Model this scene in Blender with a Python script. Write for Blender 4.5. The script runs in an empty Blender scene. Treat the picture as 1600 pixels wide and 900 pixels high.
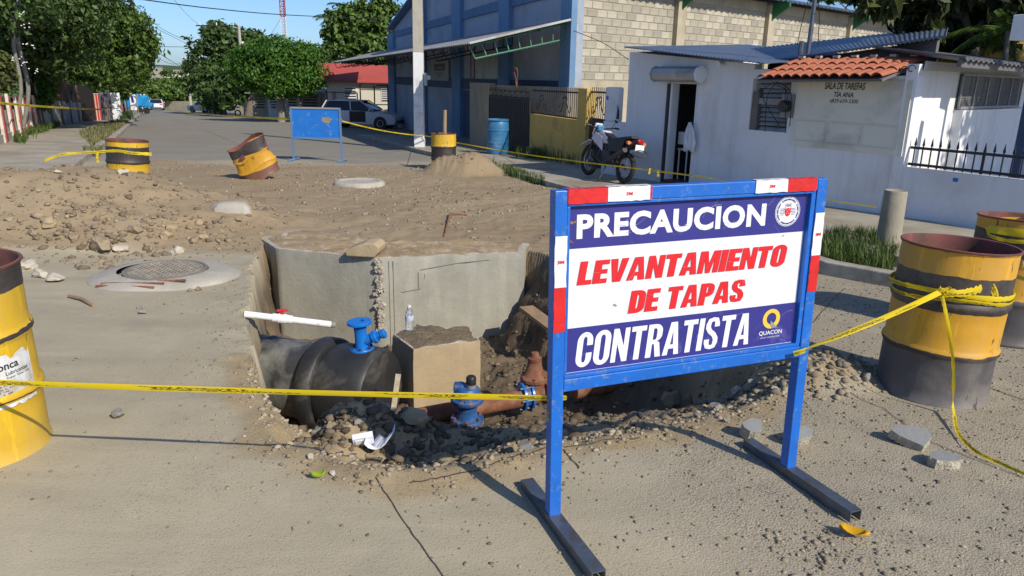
import bpy, bmesh, math, random, bisect
import numpy as np
from mathutils import Vector, Matrix, noise as mnoise
from mathutils.geometry import tessellate_polygon
R = math.radians
random.seed(7)
rng = np.random.default_rng(7)
SC = bpy.context.scene
COL = SC.collection

# ------------------------------------------------------------------ camera
FPX, DPX, X0 = 1150.0, 4043.0, 722.0          # focal length in px of 1600, nadir distance, nadir x
ROLL = math.atan2(X0 - 800, DPX)
PITCH = math.atan2(FPX, math.hypot(X0 - 800, DPX))
EYE = Vector((0, 0, 1.53))
cam_d = bpy.data.cameras.new('camera')
cam = bpy.data.objects.new('camera', cam_d)
COL.objects.link(cam)
SC.camera = cam
cam_d.sensor_width = 36
cam_d.lens = FPX / 1600 * 36
cam_d.clip_start = 0.05
cam_d.clip_end = 3000
FW = Vector((0, math.cos(PITCH), -math.sin(PITCH)))
UP0 = Vector((0, math.sin(PITCH), math.cos(PITCH)))
RT0 = Vector((1, 0, 0))
cr, sr = math.cos(ROLL), math.sin(ROLL)
RT = RT0 * cr - UP0 * sr
UP = RT0 * sr + UP0 * cr
cam.matrix_world = Matrix(((RT.x, UP.x, -FW.x, EYE.x), (RT.y, UP.y, -FW.y, EYE.y), (RT.z, UP.z, -FW.z, EYE.z), (0, 0, 0, 1)))

# ------------------------------------------------------------------ light
SHADOW = Vector((-0.67, 0.74))                 # horizontal direction shadows fall in
SUN_EL = R(36)
to_sun = Vector((-SHADOW.x * math.cos(SUN_EL), -SHADOW.y * math.cos(SUN_EL), math.sin(SUN_EL))).normalized()
w = bpy.data.worlds.new('World')
SC.world = w
w.use_nodes = True
wn = w.node_tree
sky = wn.nodes.new('ShaderNodeTexSky')
sky.sky_type = 'NISHITA'
sky.sun_disc = False
sky.sun_elevation = SUN_EL
sky.sun_rotation = math.atan2(to_sun.x, to_sun.y)
sky.air_density = 0.9
sky.dust_density = 1.6
sky.ozone_density = 8.0
sky.altitude = 800
bg = wn.nodes['Background']
wn.links.new(sky.outputs[0], bg.inputs[0])
bg.inputs[1].default_value = 0.118
sd = bpy.data.lights.new('sun', 'SUN')
sd.energy = 4.0
sd.angle = R(0.5)
sd.color = (1.0, 0.91, 0.765)
so = bpy.data.objects.new('sun', sd)
COL.objects.link(so)
so.rotation_euler = to_sun.to_track_quat('Z', 'Y').to_euler()
so.location = (20, -20, 30)
SC.view_settings.view_transform = 'Standard'
SC.view_settings.look = 'None'
SC.view_settings.exposure = 0.28
SC.view_settings.gamma = 1

# ------------------------------------------------------------------ pixel rays onto real places
def ray(px, py):
    u, v = px - 800, py - 450
    a = u * cr - v * sr
    b = -(u * sr + v * cr)
    return FW * FPX + RT0 * a + UP0 * b
def gz(y):
    if y < 3: return 0.0
    if y < 20: return -0.03 * (y - 3)
    if y < 130: return -0.51 - 0.036 * (y - 20)
    return -4.47
def G(px, py, off=0.0):                         # where that sight line meets the sloping ground
    d = ray(px, py); d = d / d.y
    lo, hi = 0.3, 400.0
    f = lambda y: EYE.z + d.z * y - gz(y) - off
    for _ in range(60):
        m = (lo + hi) / 2
        if f(m) > 0: lo = m
        else: hi = m
    return EYE + d * lo
def at(px, py, y):
    d = ray(px, py)
    return EYE + d * (y / d.y)
def onz(px, py, z):
    d = ray(px, py)
    return EYE + d * ((z - EYE.z) / d.z)
class Plane:                                    # a vertical plane: origin, horizontal direction along it
    def __init__(s, p, d):
        s.p = Vector((p[0], p[1], 0)); s.d = Vector((d[0], d[1], 0)).normalized()
        s.n = Vector((s.d.y, -s.d.x, 0))        # to the right of d
        if s.n.dot(Vector((0, 0, 0)) - s.p) < 0: s.n = -s.n   # towards the viewer
    def hit(s, px, py, out=0.0):
        r = ray(px, py); q = s.p + s.n * out
        return EYE + r * ((q - EYE).dot(s.n) / r.dot(s.n))
    def pt(s, u, z, out=0.0):
        v = s.p + s.d * u + s.n * out
        return Vector((v.x, v.y, z))
    def u(s, p): return (Vector(p) - s.p).dot(s.d)

# ------------------------------------------------------------------ objects
def tag(o, label=None, cat=None, group=None, kind=None):
    if label: o['label'] = label
    if cat: o['category'] = cat
    if group: o['group'] = group
    if kind: o['kind'] = kind
    return o
def thing(name, label, cat, loc=(0, 0, 0), group=None):
    o = bpy.data.objects.new(name, None)
    o.empty_display_size = 0.1
    COL.objects.link(o)
    o.location = loc
    return tag(o, label, cat, group)
def put(name, me, mats, parent=None, world=True):
    """link a mesh as an object; geometry in world space is kept in place under its parent"""
    o = bpy.data.objects.new(name, me)
    COL.objects.link(o)
    for m in (mats if isinstance(mats, (list, tuple)) else [mats]):
        if m is not None and len(me.materials) < len(mats if isinstance(mats, (list, tuple)) else [mats]): me.materials.append(m)
    if parent is not None:
        o.parent = parent
        if world and parent.parent is None: o.location = -Vector(parent.location)
    return o
def copy_tree(o, parent=None):
    c = o.copy(); COL.objects.link(c)
    if parent is not None:
        c.parent = parent; c.matrix_parent_inverse = o.matrix_parent_inverse
    for ch in [x for x in o.children]: copy_tree(ch, c)
    return c
class MB:
    def __init__(s): s.v = []; s.f = []; s.m = []; s.uv = {}
    def add(s, vs, fs, mi=0):
        b = len(s.v); s.v += [tuple(x) for x in vs]
        for f in fs: s.f.append(tuple(b + i for i in f)); s.m.append(mi)
        return b
    def box(s, c, size, rot=None, mi=0):
        x, y, z = size[0] / 2, size[1] / 2, size[2] / 2
        vs = [Vector(p) for p in ((-x, -y, -z), (x, -y, -z), (x, y, -z), (-x, y, -z), (-x, -y, z), (x, -y, z), (x, y, z), (-x, y, z))]
        if rot is not None: vs = [rot @ p for p in vs]
        c = Vector(c)
        s.add([p + c for p in vs], [(0, 3, 2, 1), (4, 5, 6, 7), (0, 1, 5, 4), (1, 2, 6, 5), (2, 3, 7, 6), (3, 0, 4, 7)], mi)
        return s
    def prism(s, pts, ext, mi=0):
        pts = [Vector(p) for p in pts]; ext = Vector(ext); n = len(pts)
        nrm = Vector((0, 0, 0))
        for i in range(n):
            nrm += (pts[i] - pts[0]).cross(pts[(i + 1) % n] - pts[0])
        if nrm.dot(ext) > 0: pts = pts[::-1]
        vs = pts + [p + ext for p in pts]
        fs = [tuple(range(n)), tuple(range(2 * n - 1, n - 1, -1))]
        for i in range(n):
            j = (i + 1) % n; fs.append((j, i, n + i, n + j))
        s.add(vs, fs, mi); return s
    def tube(s, path, r, n=8, cap=True, mi=0, flat=1.0):
        path = [Vector(p) for p in path]; k = len(path)
        rs = r if isinstance(r, (list, tuple)) else [r] * k
        prev = None; rings = []
        for i, p in enumerate(path):
            t = (path[min(i + 1, k - 1)] - path[max(i - 1, 0)]).normalized()
            if prev is None:
                a = Vector((0, 0, 1)) if abs(t.z) < 0.9 else Vector((1, 0, 0))
                x = t.cross(a).normalized()
            else:
                x = (prev - t * prev.dot(t)).normalized()
            prev = x; y = t.cross(x)
            rings.append([p + (x * math.cos(2 * math.pi * j / n) + y * math.sin(2 * math.pi * j / n) * flat) * rs[i] for j in range(n)])
        vs = [q for g in rings for q in g]; fs = []
        for i in range(k - 1):
            for j in range(n):
                a, b = i * n + j, i * n + (j + 1) % n
                fs.append((a, b, b + n, a + n))
        if cap: fs.append(tuple(range(n - 1, -1, -1))); fs.append(tuple((k - 1) * n + j for j in range(n)))
        s.add(vs, fs, mi); return s
    def lathe(s, prof, n=32, M=None, mi=0, a0=0.0, a1=2 * math.pi):
        closed = abs(a1 - a0 - 2 * math.pi) < 1e-6
        k = n if closed else n + 1
        vs = []
        for r, z in prof:
            for j in range(k):
                a = a0 + (a1 - a0) * j / n
                vs.append(Vector((r * math.cos(a), r * math.sin(a), z)))
        if M is not None: vs = [M @ p for p in vs]
        fs = []
        for i in range(len(prof) - 1):
            for j in range(n):
                a, b = i * k + j, i * k + (j + 1) % k
                fs.append((a, b, b + k, a + k))
        s.add(vs, fs, mi); return s
    def poly(s, pts, mi=0): s.add(pts, [tuple(range(len(pts)))], mi); return s
    def mesh(s, name, smooth=None):
        me = bpy.data.meshes.new(name)
        me.from_pydata(s.v, [], s.f); me.validate(clean_customdata=False)
        if len(me.polygons) == len(s.m): me.polygons.foreach_set('material_index', s.m)
        if smooth is not None:
            me.polygons.foreach_set('use_smooth', [True] * len(me.polygons))
            if smooth < 179: me.set_sharp_from_angle(angle=R(smooth))
        me.update(); return me
    def build(s, name, mats, parent=None, smooth=None, bevel=0, world=True, seg=2):
        o = put(name, s.mesh(name, smooth), mats, parent, world)
        if bevel:
            b = o.modifiers.new('bevel', 'BEVEL'); b.width = bevel; b.segments = seg; b.limit_method = 'ANGLE'; b.angle_limit = R(35)
        return o
def rotz(a): return Matrix.Rotation(a, 3, 'Z')
def frame(d):                                    # 3x3 with x along horizontal d, z up
    d = Vector((d[0], d[1], 0)).normalized()
    return Matrix(((d.x, -d.y, 0), (d.y, d.x, 0), (0, 0, 1)))

# ------------------------------------------------------------------ materials
def nt(name):
    m = bpy.data.materials.new(name); m.use_nodes = True
    t = m.node_tree; b = t.nodes['Principled BSDF']
    return m, t, b
def N(t, typ, **k):
    n = t.nodes.new('ShaderNode' + typ)
    for a, v in k.items(): setattr(n, a, v)
    return n
def noise(t, co, scale, detail=4, rough=0.55, dist=0.0):
    n = N(t, 'TexNoise'); n.inputs['Scale'].default_value = scale; n.inputs['Detail'].default_value = detail
    n.inputs['Roughness'].default_value = rough; n.inputs['Distortion'].default_value = dist
    t.links.new(co, n.inputs['Vector']); return n.outputs['Fac']
def ramp(t, fac, stops, interp='LINEAR'):
    r = N(t, 'ValToRGB'); r.color_ramp.interpolation = interp
    e = r.color_ramp.elements
    while len(e) < len(stops): e.new(0.5)
    for x, (p, c) in zip(e, stops):
        x.position = p; x.color = (*c, 1) if len(c) == 3 else c
    t.links.new(fac, r.inputs[0]); return r.outputs[0]
def fr(t, fac, a, b): return ramp(t, fac, [(a, (0, 0, 0)), (b, (1, 1, 1))])
def mix(t, fac, a, b, mode='MIX'):
    n = N(t, 'Mix'); n.data_type = 'RGBA'; n.blend_type = mode
    for val, idx in ((fac, 0), (a, 6), (b, 7)):
        if isinstance(val, (int, float)): n.inputs[idx].default_value = val
        elif isinstance(val, (tuple, list)): n.inputs[idx].default_value = (*val, 1)
        else: t.links.new(val, n.inputs[idx])
    return n.outputs[2]
def mth(t, op, a, b=0.0):
    n = N(t, 'Math'); n.operation = op
    for i, v in enumerate((a, b)):
        if isinstance(v, (int, float)): n.inputs[i].default_value = v
        else: t.links.new(v, n.inputs[i])
    return n.outputs[0]
def bump(t, b, h, strength=0.3, dist=0.01, prev=None):
    n = N(t, 'Bump'); n.inputs['Strength'].default_value = strength; n.inputs['Distance'].default_value = dist
    t.links.new(h, n.inputs['Height'])
    if prev is not None: t.links.new(prev, n.inputs['Normal'])
    t.links.new(n.outputs[0], b.inputs['Normal']); return n.outputs[0]
def objco(t): return N(t, 'TexCoord').outputs['Object']
def sc(c, k): return tuple(min(1, x * k) for x in c)
def mat(name, col, rough=0.8, metal=0.0, var=0.25, scale=6, dirt=None, dirt_amt=0.4, dirt_scale=3, bmp=0.0, bscale=80, bdist=0.005, spec=0.5, isl=0.0, streak=0.0):
    m, t, b = nt(name); co = objco(t)
    n1 = noise(t, co, scale, 5, 0.6)
    c = ramp(t, n1, [(0.25, sc(col, 1 - var)), (0.75, sc(col, 1 + var * 0.6))])
    if dirt:
        n2 = noise(t, co, dirt_scale, 6, 0.65, 0.3)
        c = mix(t, fr(t, n2, 0.62 - dirt_amt * 0.35, 0.78 - dirt_amt * 0.25), c, dirt)
    if streak:
        ms = N(t, 'Mapping'); ms.inputs['Scale'].default_value = (5, 5, .45); t.links.new(co, ms.inputs[0])
        c = mix(t, mth(t, 'MULTIPLY', fr(t, noise(t, ms.outputs[0], 1.3, 6, 0.65), 0.50, 0.74), streak), c, sc(dirt or col, 0.72))
    if isl:
        g = N(t, 'NewGeometry')
        c = mix(t, 1.0, c, ramp(t, g.outputs['Random Per Island'], [(0, (1 - isl,) * 3), (1, (1 + isl * 0.0,) * 3)]), 'MULTIPLY')
    t.links.new(c, b.inputs['Base Color'])
    b.inputs['Roughness'].default_value = rough; b.inputs['Metallic'].default_value = metal
    b.inputs['Specular IOR Level'].default_value = spec
    if bmp: bump(t, b, noise(t, co, bscale, 5, 0.6), bmp, bdist)
    return m
def leafmat(name, dark, light, trans=0.25, clump=1.2):
    m, t, b = nt(name); co = objco(t)
    g = N(t, 'NewGeometry')
    n1 = noise(t, co, clump, 3, 0.6)
    k = mth(t, 'ADD', mth(t, 'MULTIPLY', g.outputs['Random Per Island'], 0.5), mth(t, 'MULTIPLY', n1, 0.75))
    c = ramp(t, k, [(0.3, dark), (0.85, light)])
    t.links.new(c, b.inputs['Base Color'])
    b.inputs['Roughness'].default_value = 0.5; b.inputs['Specular IOR Level'].default_value = 0.35
    tr = N(t, 'BsdfTranslucent'); t.links.new(c, tr.inputs[0])
    mx = N(t, 'MixShader'); mx.inputs[0].default_value = trans
    t.links.new(b.outputs[0], mx.inputs[1]); t.links.new(tr.outputs[0], mx.inputs[2])
    t.links.new(mx.outputs[0], t.nodes['Material Output'].inputs[0])
    return m

MT = {}
MT['blue_paint'] = mat('blue_paint', (0.008, 0.125, 0.52), 0.38, var=0.18, scale=9, dirt=(0.14, 0.21, 0.32), dirt_amt=0.16, dirt_scale=34, bmp=0.12, bscale=120)
MT['print_blue'] = mat('print_blue', (0.026, 0.026, 0.21), 0.5, var=0.10, scale=7, dirt=(0.09, 0.09, 0.30), dirt_amt=0.12, dirt_scale=9)
MT['print_white'] = mat('print_white', (0.71, 0.73, 0.77), 0.42, var=0.05, scale=6, dirt=(0.50, 0.50, 0.50), dirt_amt=0.0, dirt_scale=22)
MT['print_red'] = mat('print_red', (0.62, 0.015, 0.022), 0.42, var=0.08, scale=9)
MT['print_black'] = mat('print_black', (0.02, 0.02, 0.022), 0.5, var=0.2)
MT['strip_red'] = mat('strip_red', (0.60, 0.02, 0.02), 0.35, var=0.2, scale=20, bmp=0.35, bscale=45)
MT['strip_white'] = mat('strip_white', (0.72, 0.73, 0.73), 0.35, var=0.12, scale=20, bmp=0.35, bscale=45)
MT['gold'] = mat('gold', (0.75, 0.50, 0.06), 0.45, var=0.06)
MT['logo_grey'] = mat('logo_grey', (0.25, 0.25, 0.26), 0.5, var=0.05)
MT['steel_bare'] = mat('steel_bare', (0.12, 0.15, 0.19), 0.42, metal=0.55, var=0.3, scale=14, dirt=(0.13, 0.09, 0.06), dirt_amt=0.35, dirt_scale=20)
MT['rust'] = mat('rust', (0.19, 0.072, 0.04), 0.9, var=0.4, scale=12, dirt=(0.27, 0.15, 0.09), dirt_amt=0.5, dirt_scale=8, bmp=0.5, bscale=60)
MT['rust_red'] = mat('rust_red', (0.23, 0.075, 0.065), 0.8, var=0.3, scale=8, dirt=(0.10, 0.05, 0.04), dirt_amt=0.5, dirt_scale=4)
MT['rust_dark'] = mat('rust_dark', (0.09, 0.045, 0.035), 0.9, var=0.4, scale=10, bmp=0.3)
MT['valve_blue'] = mat('valve_blue', (0.008, 0.16, 0.56), 0.33, var=0.15, scale=12, dirt=(0.12, 0.16, 0.22), dirt_amt=0.12, dirt_scale=22)
MT['valve_blue_old'] = mat('valve_blue_old', (0.02, 0.10, 0.30), 0.5, var=0.3, scale=16, dirt=(0.20, 0.13, 0.09), dirt_amt=0.35, dirt_scale=20)
MT['pipe_black'] = mat('pipe_black', (0.042, 0.044, 0.047), 0.55, var=0.35, scale=5, dirt=(0.20, 0.20, 0.18), dirt_amt=0.62, dirt_scale=3.2, bmp=0.12, bscale=30)
MT['pipe_sleeve'] = mat('pipe_sleeve', (0.026, 0.027, 0.029), 0.5, var=0.4, scale=6, dirt=(0.12, 0.115, 0.10), dirt_amt=0.25, dirt_scale=2.6, bmp=0.2, bscale=25)
MT['pvc'] = mat('pvc', (0.76, 0.76, 0.74), 0.3, var=0.08, dirt=(0.45, 0.4, 0.32), dirt_amt=0.12, dirt_scale=14)
MT['plastic_red'] = mat('plastic_red', (0.5, 0.015, 0.02), 0.35)
MT['black_plastic'] = mat('black_plastic', (0.02, 0.02, 0.022), 0.45, var=0.2)
MT['white_plastic'] = mat('white_plastic', (0.75, 0.76, 0.76), 0.4, var=0.06)
MT['paper'] = mat('paper', (0.72, 0.74, 0.80), 0.8, var=0.06)
MT['wood'] = mat('wood', (0.32, 0.22, 0.13), 0.85, var=0.3, scale=14)
MT['green_steel'] = mat('green_steel', (0.10, 0.26, 0.17), 0.6, var=0.2)
MT['green_bracket'] = mat('green_bracket', (0.02, 0.15, 0.06), 0.6, var=0.2)
MT['dark_steel'] = mat('dark_steel', (0.035, 0.035, 0.04), 0.55, var=0.3)
MT['rock'] = mat('rock', (0.29, 0.225, 0.15), 0.95, var=0.35, scale=9, dirt=(0.34, 0.27, 0.18), dirt_amt=0.5, dirt_scale=5, bmp=0.5, bscale=40, bdist=0.01)
MT['rock_grey'] = mat('rock_grey', (0.28, 0.27, 0.25), 0.95, var=0.3, scale=9, dirt=(0.33, 0.28, 0.2), dirt_amt=0.35, dirt_scale=6, bmp=0.5, bscale=40, bdist=0.01)
MT['rock_pale'] = mat('rock_pale', (0.52, 0.47, 0.38), 0.95, var=0.2, scale=9, bmp=0.5, bscale=40, bdist=0.01)
MT['pebble'] = mat('pebble', (0.36, 0.305, 0.22), 0.95, var=0.4, scale=2.0, isl=0.6)
MT['pebble_pale'] = mat('pebble_pale', (0.43, 0.36, 0.25), 0.95, var=0.4, scale=2.0, isl=0.55)
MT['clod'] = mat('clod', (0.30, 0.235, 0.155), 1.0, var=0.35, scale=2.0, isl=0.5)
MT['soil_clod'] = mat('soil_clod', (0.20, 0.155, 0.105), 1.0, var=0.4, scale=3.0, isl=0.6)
# ------------------------------------------------------------------ ground
def vn(x, y, f, seed=0):
    x = np.asarray(x, float) * f; y = np.asarray(y, float) * f
    xi = np.floor(x).astype(np.int64); yi = np.floor(y).astype(np.int64)
    fx = x - xi; fy = y - yi
    fx = fx * fx * (3 - 2 * fx); fy = fy * fy * (3 - 2 * fy)
    def hsh(a, b):
        n = (a * 374761393 + b * 668265263 + seed * 974634777) & 0x7fffffff
        n = ((n ^ (n >> 13)) * 1274126177) & 0x7fffffff
        return ((n ^ (n >> 16)) & 0xffff) / 65535.0
    return (hsh(xi, yi) * (1 - fx) + hsh(xi + 1, yi) * fx) * (1 - fy) + (hsh(xi, yi + 1) * (1 - fx) + hsh(xi + 1, yi + 1) * fx) * fy - 0.5
def fbm(x, y, f, oct=4, seed=0):
    s = 0; a = 1.0
    for i in range(oct): s = s + a * vn(x, y, f * 2.03 ** i, seed + i * 17); a *= 0.5
    return s
def sm(t): t = np.clip(t, 0, 1); return t * t * (3 - 2 * t)
def gzv(y):
    return np.where(y < 3, 0.0, np.where(y < 20, -0.03 * (y - 3), np.where(y < 130, -0.51 - 0.036 * (y - 20), -4.47)))
def hill(x, y): return sm((y - 150) / 260) * (8 + 5 * vn(x, y, 0.008, 3) + 2 * vn(x, y, 0.02, 5))
# pit outline: (x, y, slope width of the edge that starts here, depth at that edge)
PIT = [(-2.35, 6.55, .16, 1.05), (-2.02, 5.55, .16, 1.05), (-1.86, 4.92, .18, 1.05), (-1.62, 4.3, .20, 1.05), (-1.42, 3.82, .25, 1.0), (-1.14, 3.25, .6, .95), (-0.99, 2.84, 1.6, .9),
       (-0.78, 2.70, 1.9, .88), (-0.45, 2.64, 2.0, .88), (-0.08, 2.75, 2.0, .88), (0.2, 2.92, 1.95, .88), (0.6, 3.02, 1.8, .88), (1.08, 3.32, 1.4, .9), (1.5, 3.66, .9, .9),
       (1.62, 4.05, .5, 1.0), (1.35, 5.0, .6, 1.0), (0.85, 6.0, .5, 1.0), (0.35, 6.9, .2, 1.0), (0.12, 7.1, .1, 1.0), (-1.2, 6.75, .1, 1.0), (-2.1, 7.0, .1, 1.0), (-2.5, 7.3, .2, 1.0)]
def pit_depth(x, y):
    x = np.asarray(x, float); y = np.asarray(y, float)
    jx = x + 0.07 * fbm(x, y, 5, 4, 91); jy = y + 0.07 * fbm(x, y, 5, 4, 57)
    ins = np.zeros(x.shape, bool); d = np.full(x.shape, 9.0); sd_ = np.full(x.shape, 9.0)
    n = len(PIT)
    for i in range(n):
        ax, ay, wd, dp = PIT[i]; bx, by = PIT[(i + 1) % n][:2]
        c = ((ay > jy) != (by > jy)) & (jx < (bx - ax) * (jy - ay) / (by - ay + 1e-12) + ax)
        ins ^= c
        tt = np.clip(((jx - ax) * (bx - ax) + (jy - ay) * (by - ay)) / ((bx - ax) ** 2 + (by - ay) ** 2), 0, 1)
        ds = np.hypot(jx - ax - tt * (bx - ax), jy - ay - tt * (by - ay))
        q = np.clip(ds / wd, 0, 1)
        prof = np.where(wd < 0.4, q ** 0.6, q ** 0.95)
        d = np.minimum(d, dp * prof); sd_ = np.minimum(sd_, ds)
    return np.where(ins, d, 0.0), np.where(ins, sd_, -sd_)
def mounds(x, y):
    jx = x + 0.35 * fbm(x, y, 0.9, 3, 4); jy = y + 0.3 * fbm(x, y, 0.9, 3, 8)
    def m(cx, cy, rx, ry, h, p=1.0):
        q = np.sqrt(((jx - cx) / rx) ** 2 + ((jy - cy) / ry) ** 2)
        return h * sm(1 - q) ** p
    a = m(-5.2, 8.2, 3.2, 2.0, .58, .8)
    b = m(-7.6, 7.9, 2.8, 1.9, .34)
    c = m(-1.0, 15.2, 1.0, .85, .40, .8)
    e = m(1.75, 3.85, .55, .5, .10)
    return np.maximum(a, b) + c + e
def region(x, y):                                # how much loose dirt covers the street
    k = fbm(x, y, 0.5, 4, 21)
    far = sm((17.6 + 2.5 * k - y) / 3.0)
    near = sm((y - (6.15 + 0.4 * k) + 0.10 * np.clip(x + 1.5, -4, 9)) / 0.9)
    left = sm((x + 9.5 + 1.5 * k) / 1.5)
    right = sm((2.2 + 0.7 * k - 0.10 * (y - 8) - x) / 1.0)
    return far * near * left * right
def ground_z(x, y):
    x = np.asarray(x, float); y = np.asarray(y, float)
    pd, sdist = pit_depth(x, y)
    dm = region(x, y); mo = mounds(x, y)
    z = gzv(y) + hill(x, y) + mo - pd
    hx = x + .10 * fbm(x, y, 4, 3, 301); hy = y + .10 * fbm(x, y, 4, 3, 302)
    z = z + sm((sdist - .02) / .35) * .24 * sm(1.05 - np.sqrt(((hx + .80) / .72) ** 2 + ((hy - 3.55) / .62) ** 2)) * (1 + .6 * np.abs(fbm(x, y, 9, 3, 303)))      # rubble heap thrown back into the pit
    rough = np.clip(dm + sm(mo / 0.12) + sm((sdist + 0.25) / 0.3), 0, 1)
    near = np.exp(-np.maximum(0, y - 14) / 12)
    z = z + near * (rough * (0.035 * fbm(x, y, 1.6, 4, 31) + 0.022 * fbm(x, y, 7, 3, 41)) + sm(mo / 0.15) * (0.10 * fbm(x, y, 2.6, 4, 77) + 0.045 * np.abs(fbm(x, y, 9, 4, 78))) + 0.012 * fbm(x, y, 1.1, 3, 5))
    z = z + sm((sdist) / 0.15) * (0.08 * fbm(x, y, 3.5, 4, 66) + 0.06 * np.abs(fbm(x, y, 10, 4, 67)))
    z = z + dm * 0.03
    return z
def grow(a, b, step, k): 
    out = [a]
    while out[-1] < b: out.append(out[-1] + step); step *= k
    return out
xs = np.array([-v for v in grow(2.8, 500, 0.03, 1.04)][::-1] + list(np.arange(-2.78, 2.4, 0.024)) + grow(2.4, 500, 0.03, 1.045))
ys = np.array(list(np.linspace(-60, 0, 12)) + list(np.linspace(0.1, 2.4, 40)) + list(np.arange(2.42, 7.4, 0.024)) + list(np.arange(7.4, 12, 0.05)) + grow(12, 620, 0.06, 1.035))
GX, GY = np.meshgrid(xs, ys)
GZ = ground_z(GX, GY)
XL, YL = xs.tolist(), ys.tolist()
def gzp(x, y):                                   # height of the built ground sheet
    i = min(max(bisect.bisect_right(XL, x) - 1, 0), len(XL) - 2); j = min(max(bisect.bisect_right(YL, y) - 1, 0), len(YL) - 2)
    u = (x - XL[i]) / (XL[i + 1] - XL[i]); v = (y - YL[j]) / (YL[j + 1] - YL[j])
    return float((GZ[j, i] * (1 - u) + GZ[j, i + 1] * u) * (1 - v) + (GZ[j + 1, i] * (1 - u) + GZ[j + 1, i + 1] * u) * v)
pdv, sdv = pit_depth(GX, GY)
dm = region(GX, GY); mo = mounds(GX, GY)
k1 = fbm(GX, GY, 0.8, 4, 11); k2 = fbm(GX, GY, 2.5, 4, 12)
dirt = np.clip(np.maximum(dm, sm(mo / 0.10)), 0, 1)
asph = sm((GY - 15.5 + 2.2 * k1) / 3.0)
soil_and_shade = sm((sdv - 0.02) / 0.12) * sm((pdv - 0.36 + 0.22 * k2) / 0.35)
soil_and_shade = np.maximum(soil_and_shade, sm((sdv + .01) / .05) * sm((GY - 4.5) / .5))  # far cut walls take dark soil colour, painting in the shade of an undercut
sand = sm((sdv + np.where(GY < 4.0, 0.20, 0.02) + 0.14 * k2) / 0.10) * (1 - soil_and_shade)
greyp = sm((GX - 0.15 - 0.35 * k1 + 0.12 * (GY - 3)) / 0.8) * sm((14 - GY) / 6) + 0.8 * sm((0.35 - np.hypot(GX + 0.95, (GY - 3.0))) / 0.3)
green = sm((GY - 115) / 30)
nx, ny = len(xs), len(ys)
me = bpy.data.meshes.new('ground')
idx = np.arange(nx * ny).reshape(ny, nx)
F = np.stack([idx[:-1, :-1], idx[:-1, 1:], idx[1:, 1:], idx[1:, :-1]], -1).reshape(-1, 4)
wall = sm(sdv / 0.02) * sm((0.55 - sdv) / 0.3) * sm((pdv - .05) / .15)      # break up the cut faces sideways as well
PXg = GX + wall * (0.07 * fbm(GX * 1.5 + GY, GZ * 1.6, 4.5, 3, 201)); PYg = GY + wall * (0.05 * fbm(GY * 1.5 + GX, GZ * 1.6, 4.5, 3, 202))
me.vertices.add(nx * ny); me.vertices.foreach_set('co', np.stack([PXg, PYg, GZ], -1).astype(np.float32).ravel())
me.loops.add(F.size); me.loops.foreach_set('vertex_index', F.astype(np.int32).ravel())
me.polygons.add(len(F)); me.polygons.foreach_set('loop_start', np.arange(0, F.size, 4, dtype=np.int32)); me.polygons.foreach_set('loop_total', np.full(len(F), 4, np.int32))
me.polygons.foreach_set('use_smooth', np.ones(len(F), bool))
me.update()
a1 = me.color_attributes.new('zone', 'FLOAT_COLOR', 'POINT')
a1.data.foreach_set('color', np.stack([dirt, asph, soil_and_shade, np.ones_like(dirt)], -1).astype(np.float32).ravel())
a2 = me.color_attributes.new('zone_two', 'FLOAT_COLOR', 'POINT')
a2.data.foreach_set('color', np.stack([np.clip(greyp, 0, 1), sand, green, np.ones_like(dirt)], -1).astype(np.float32).ravel())
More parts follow.
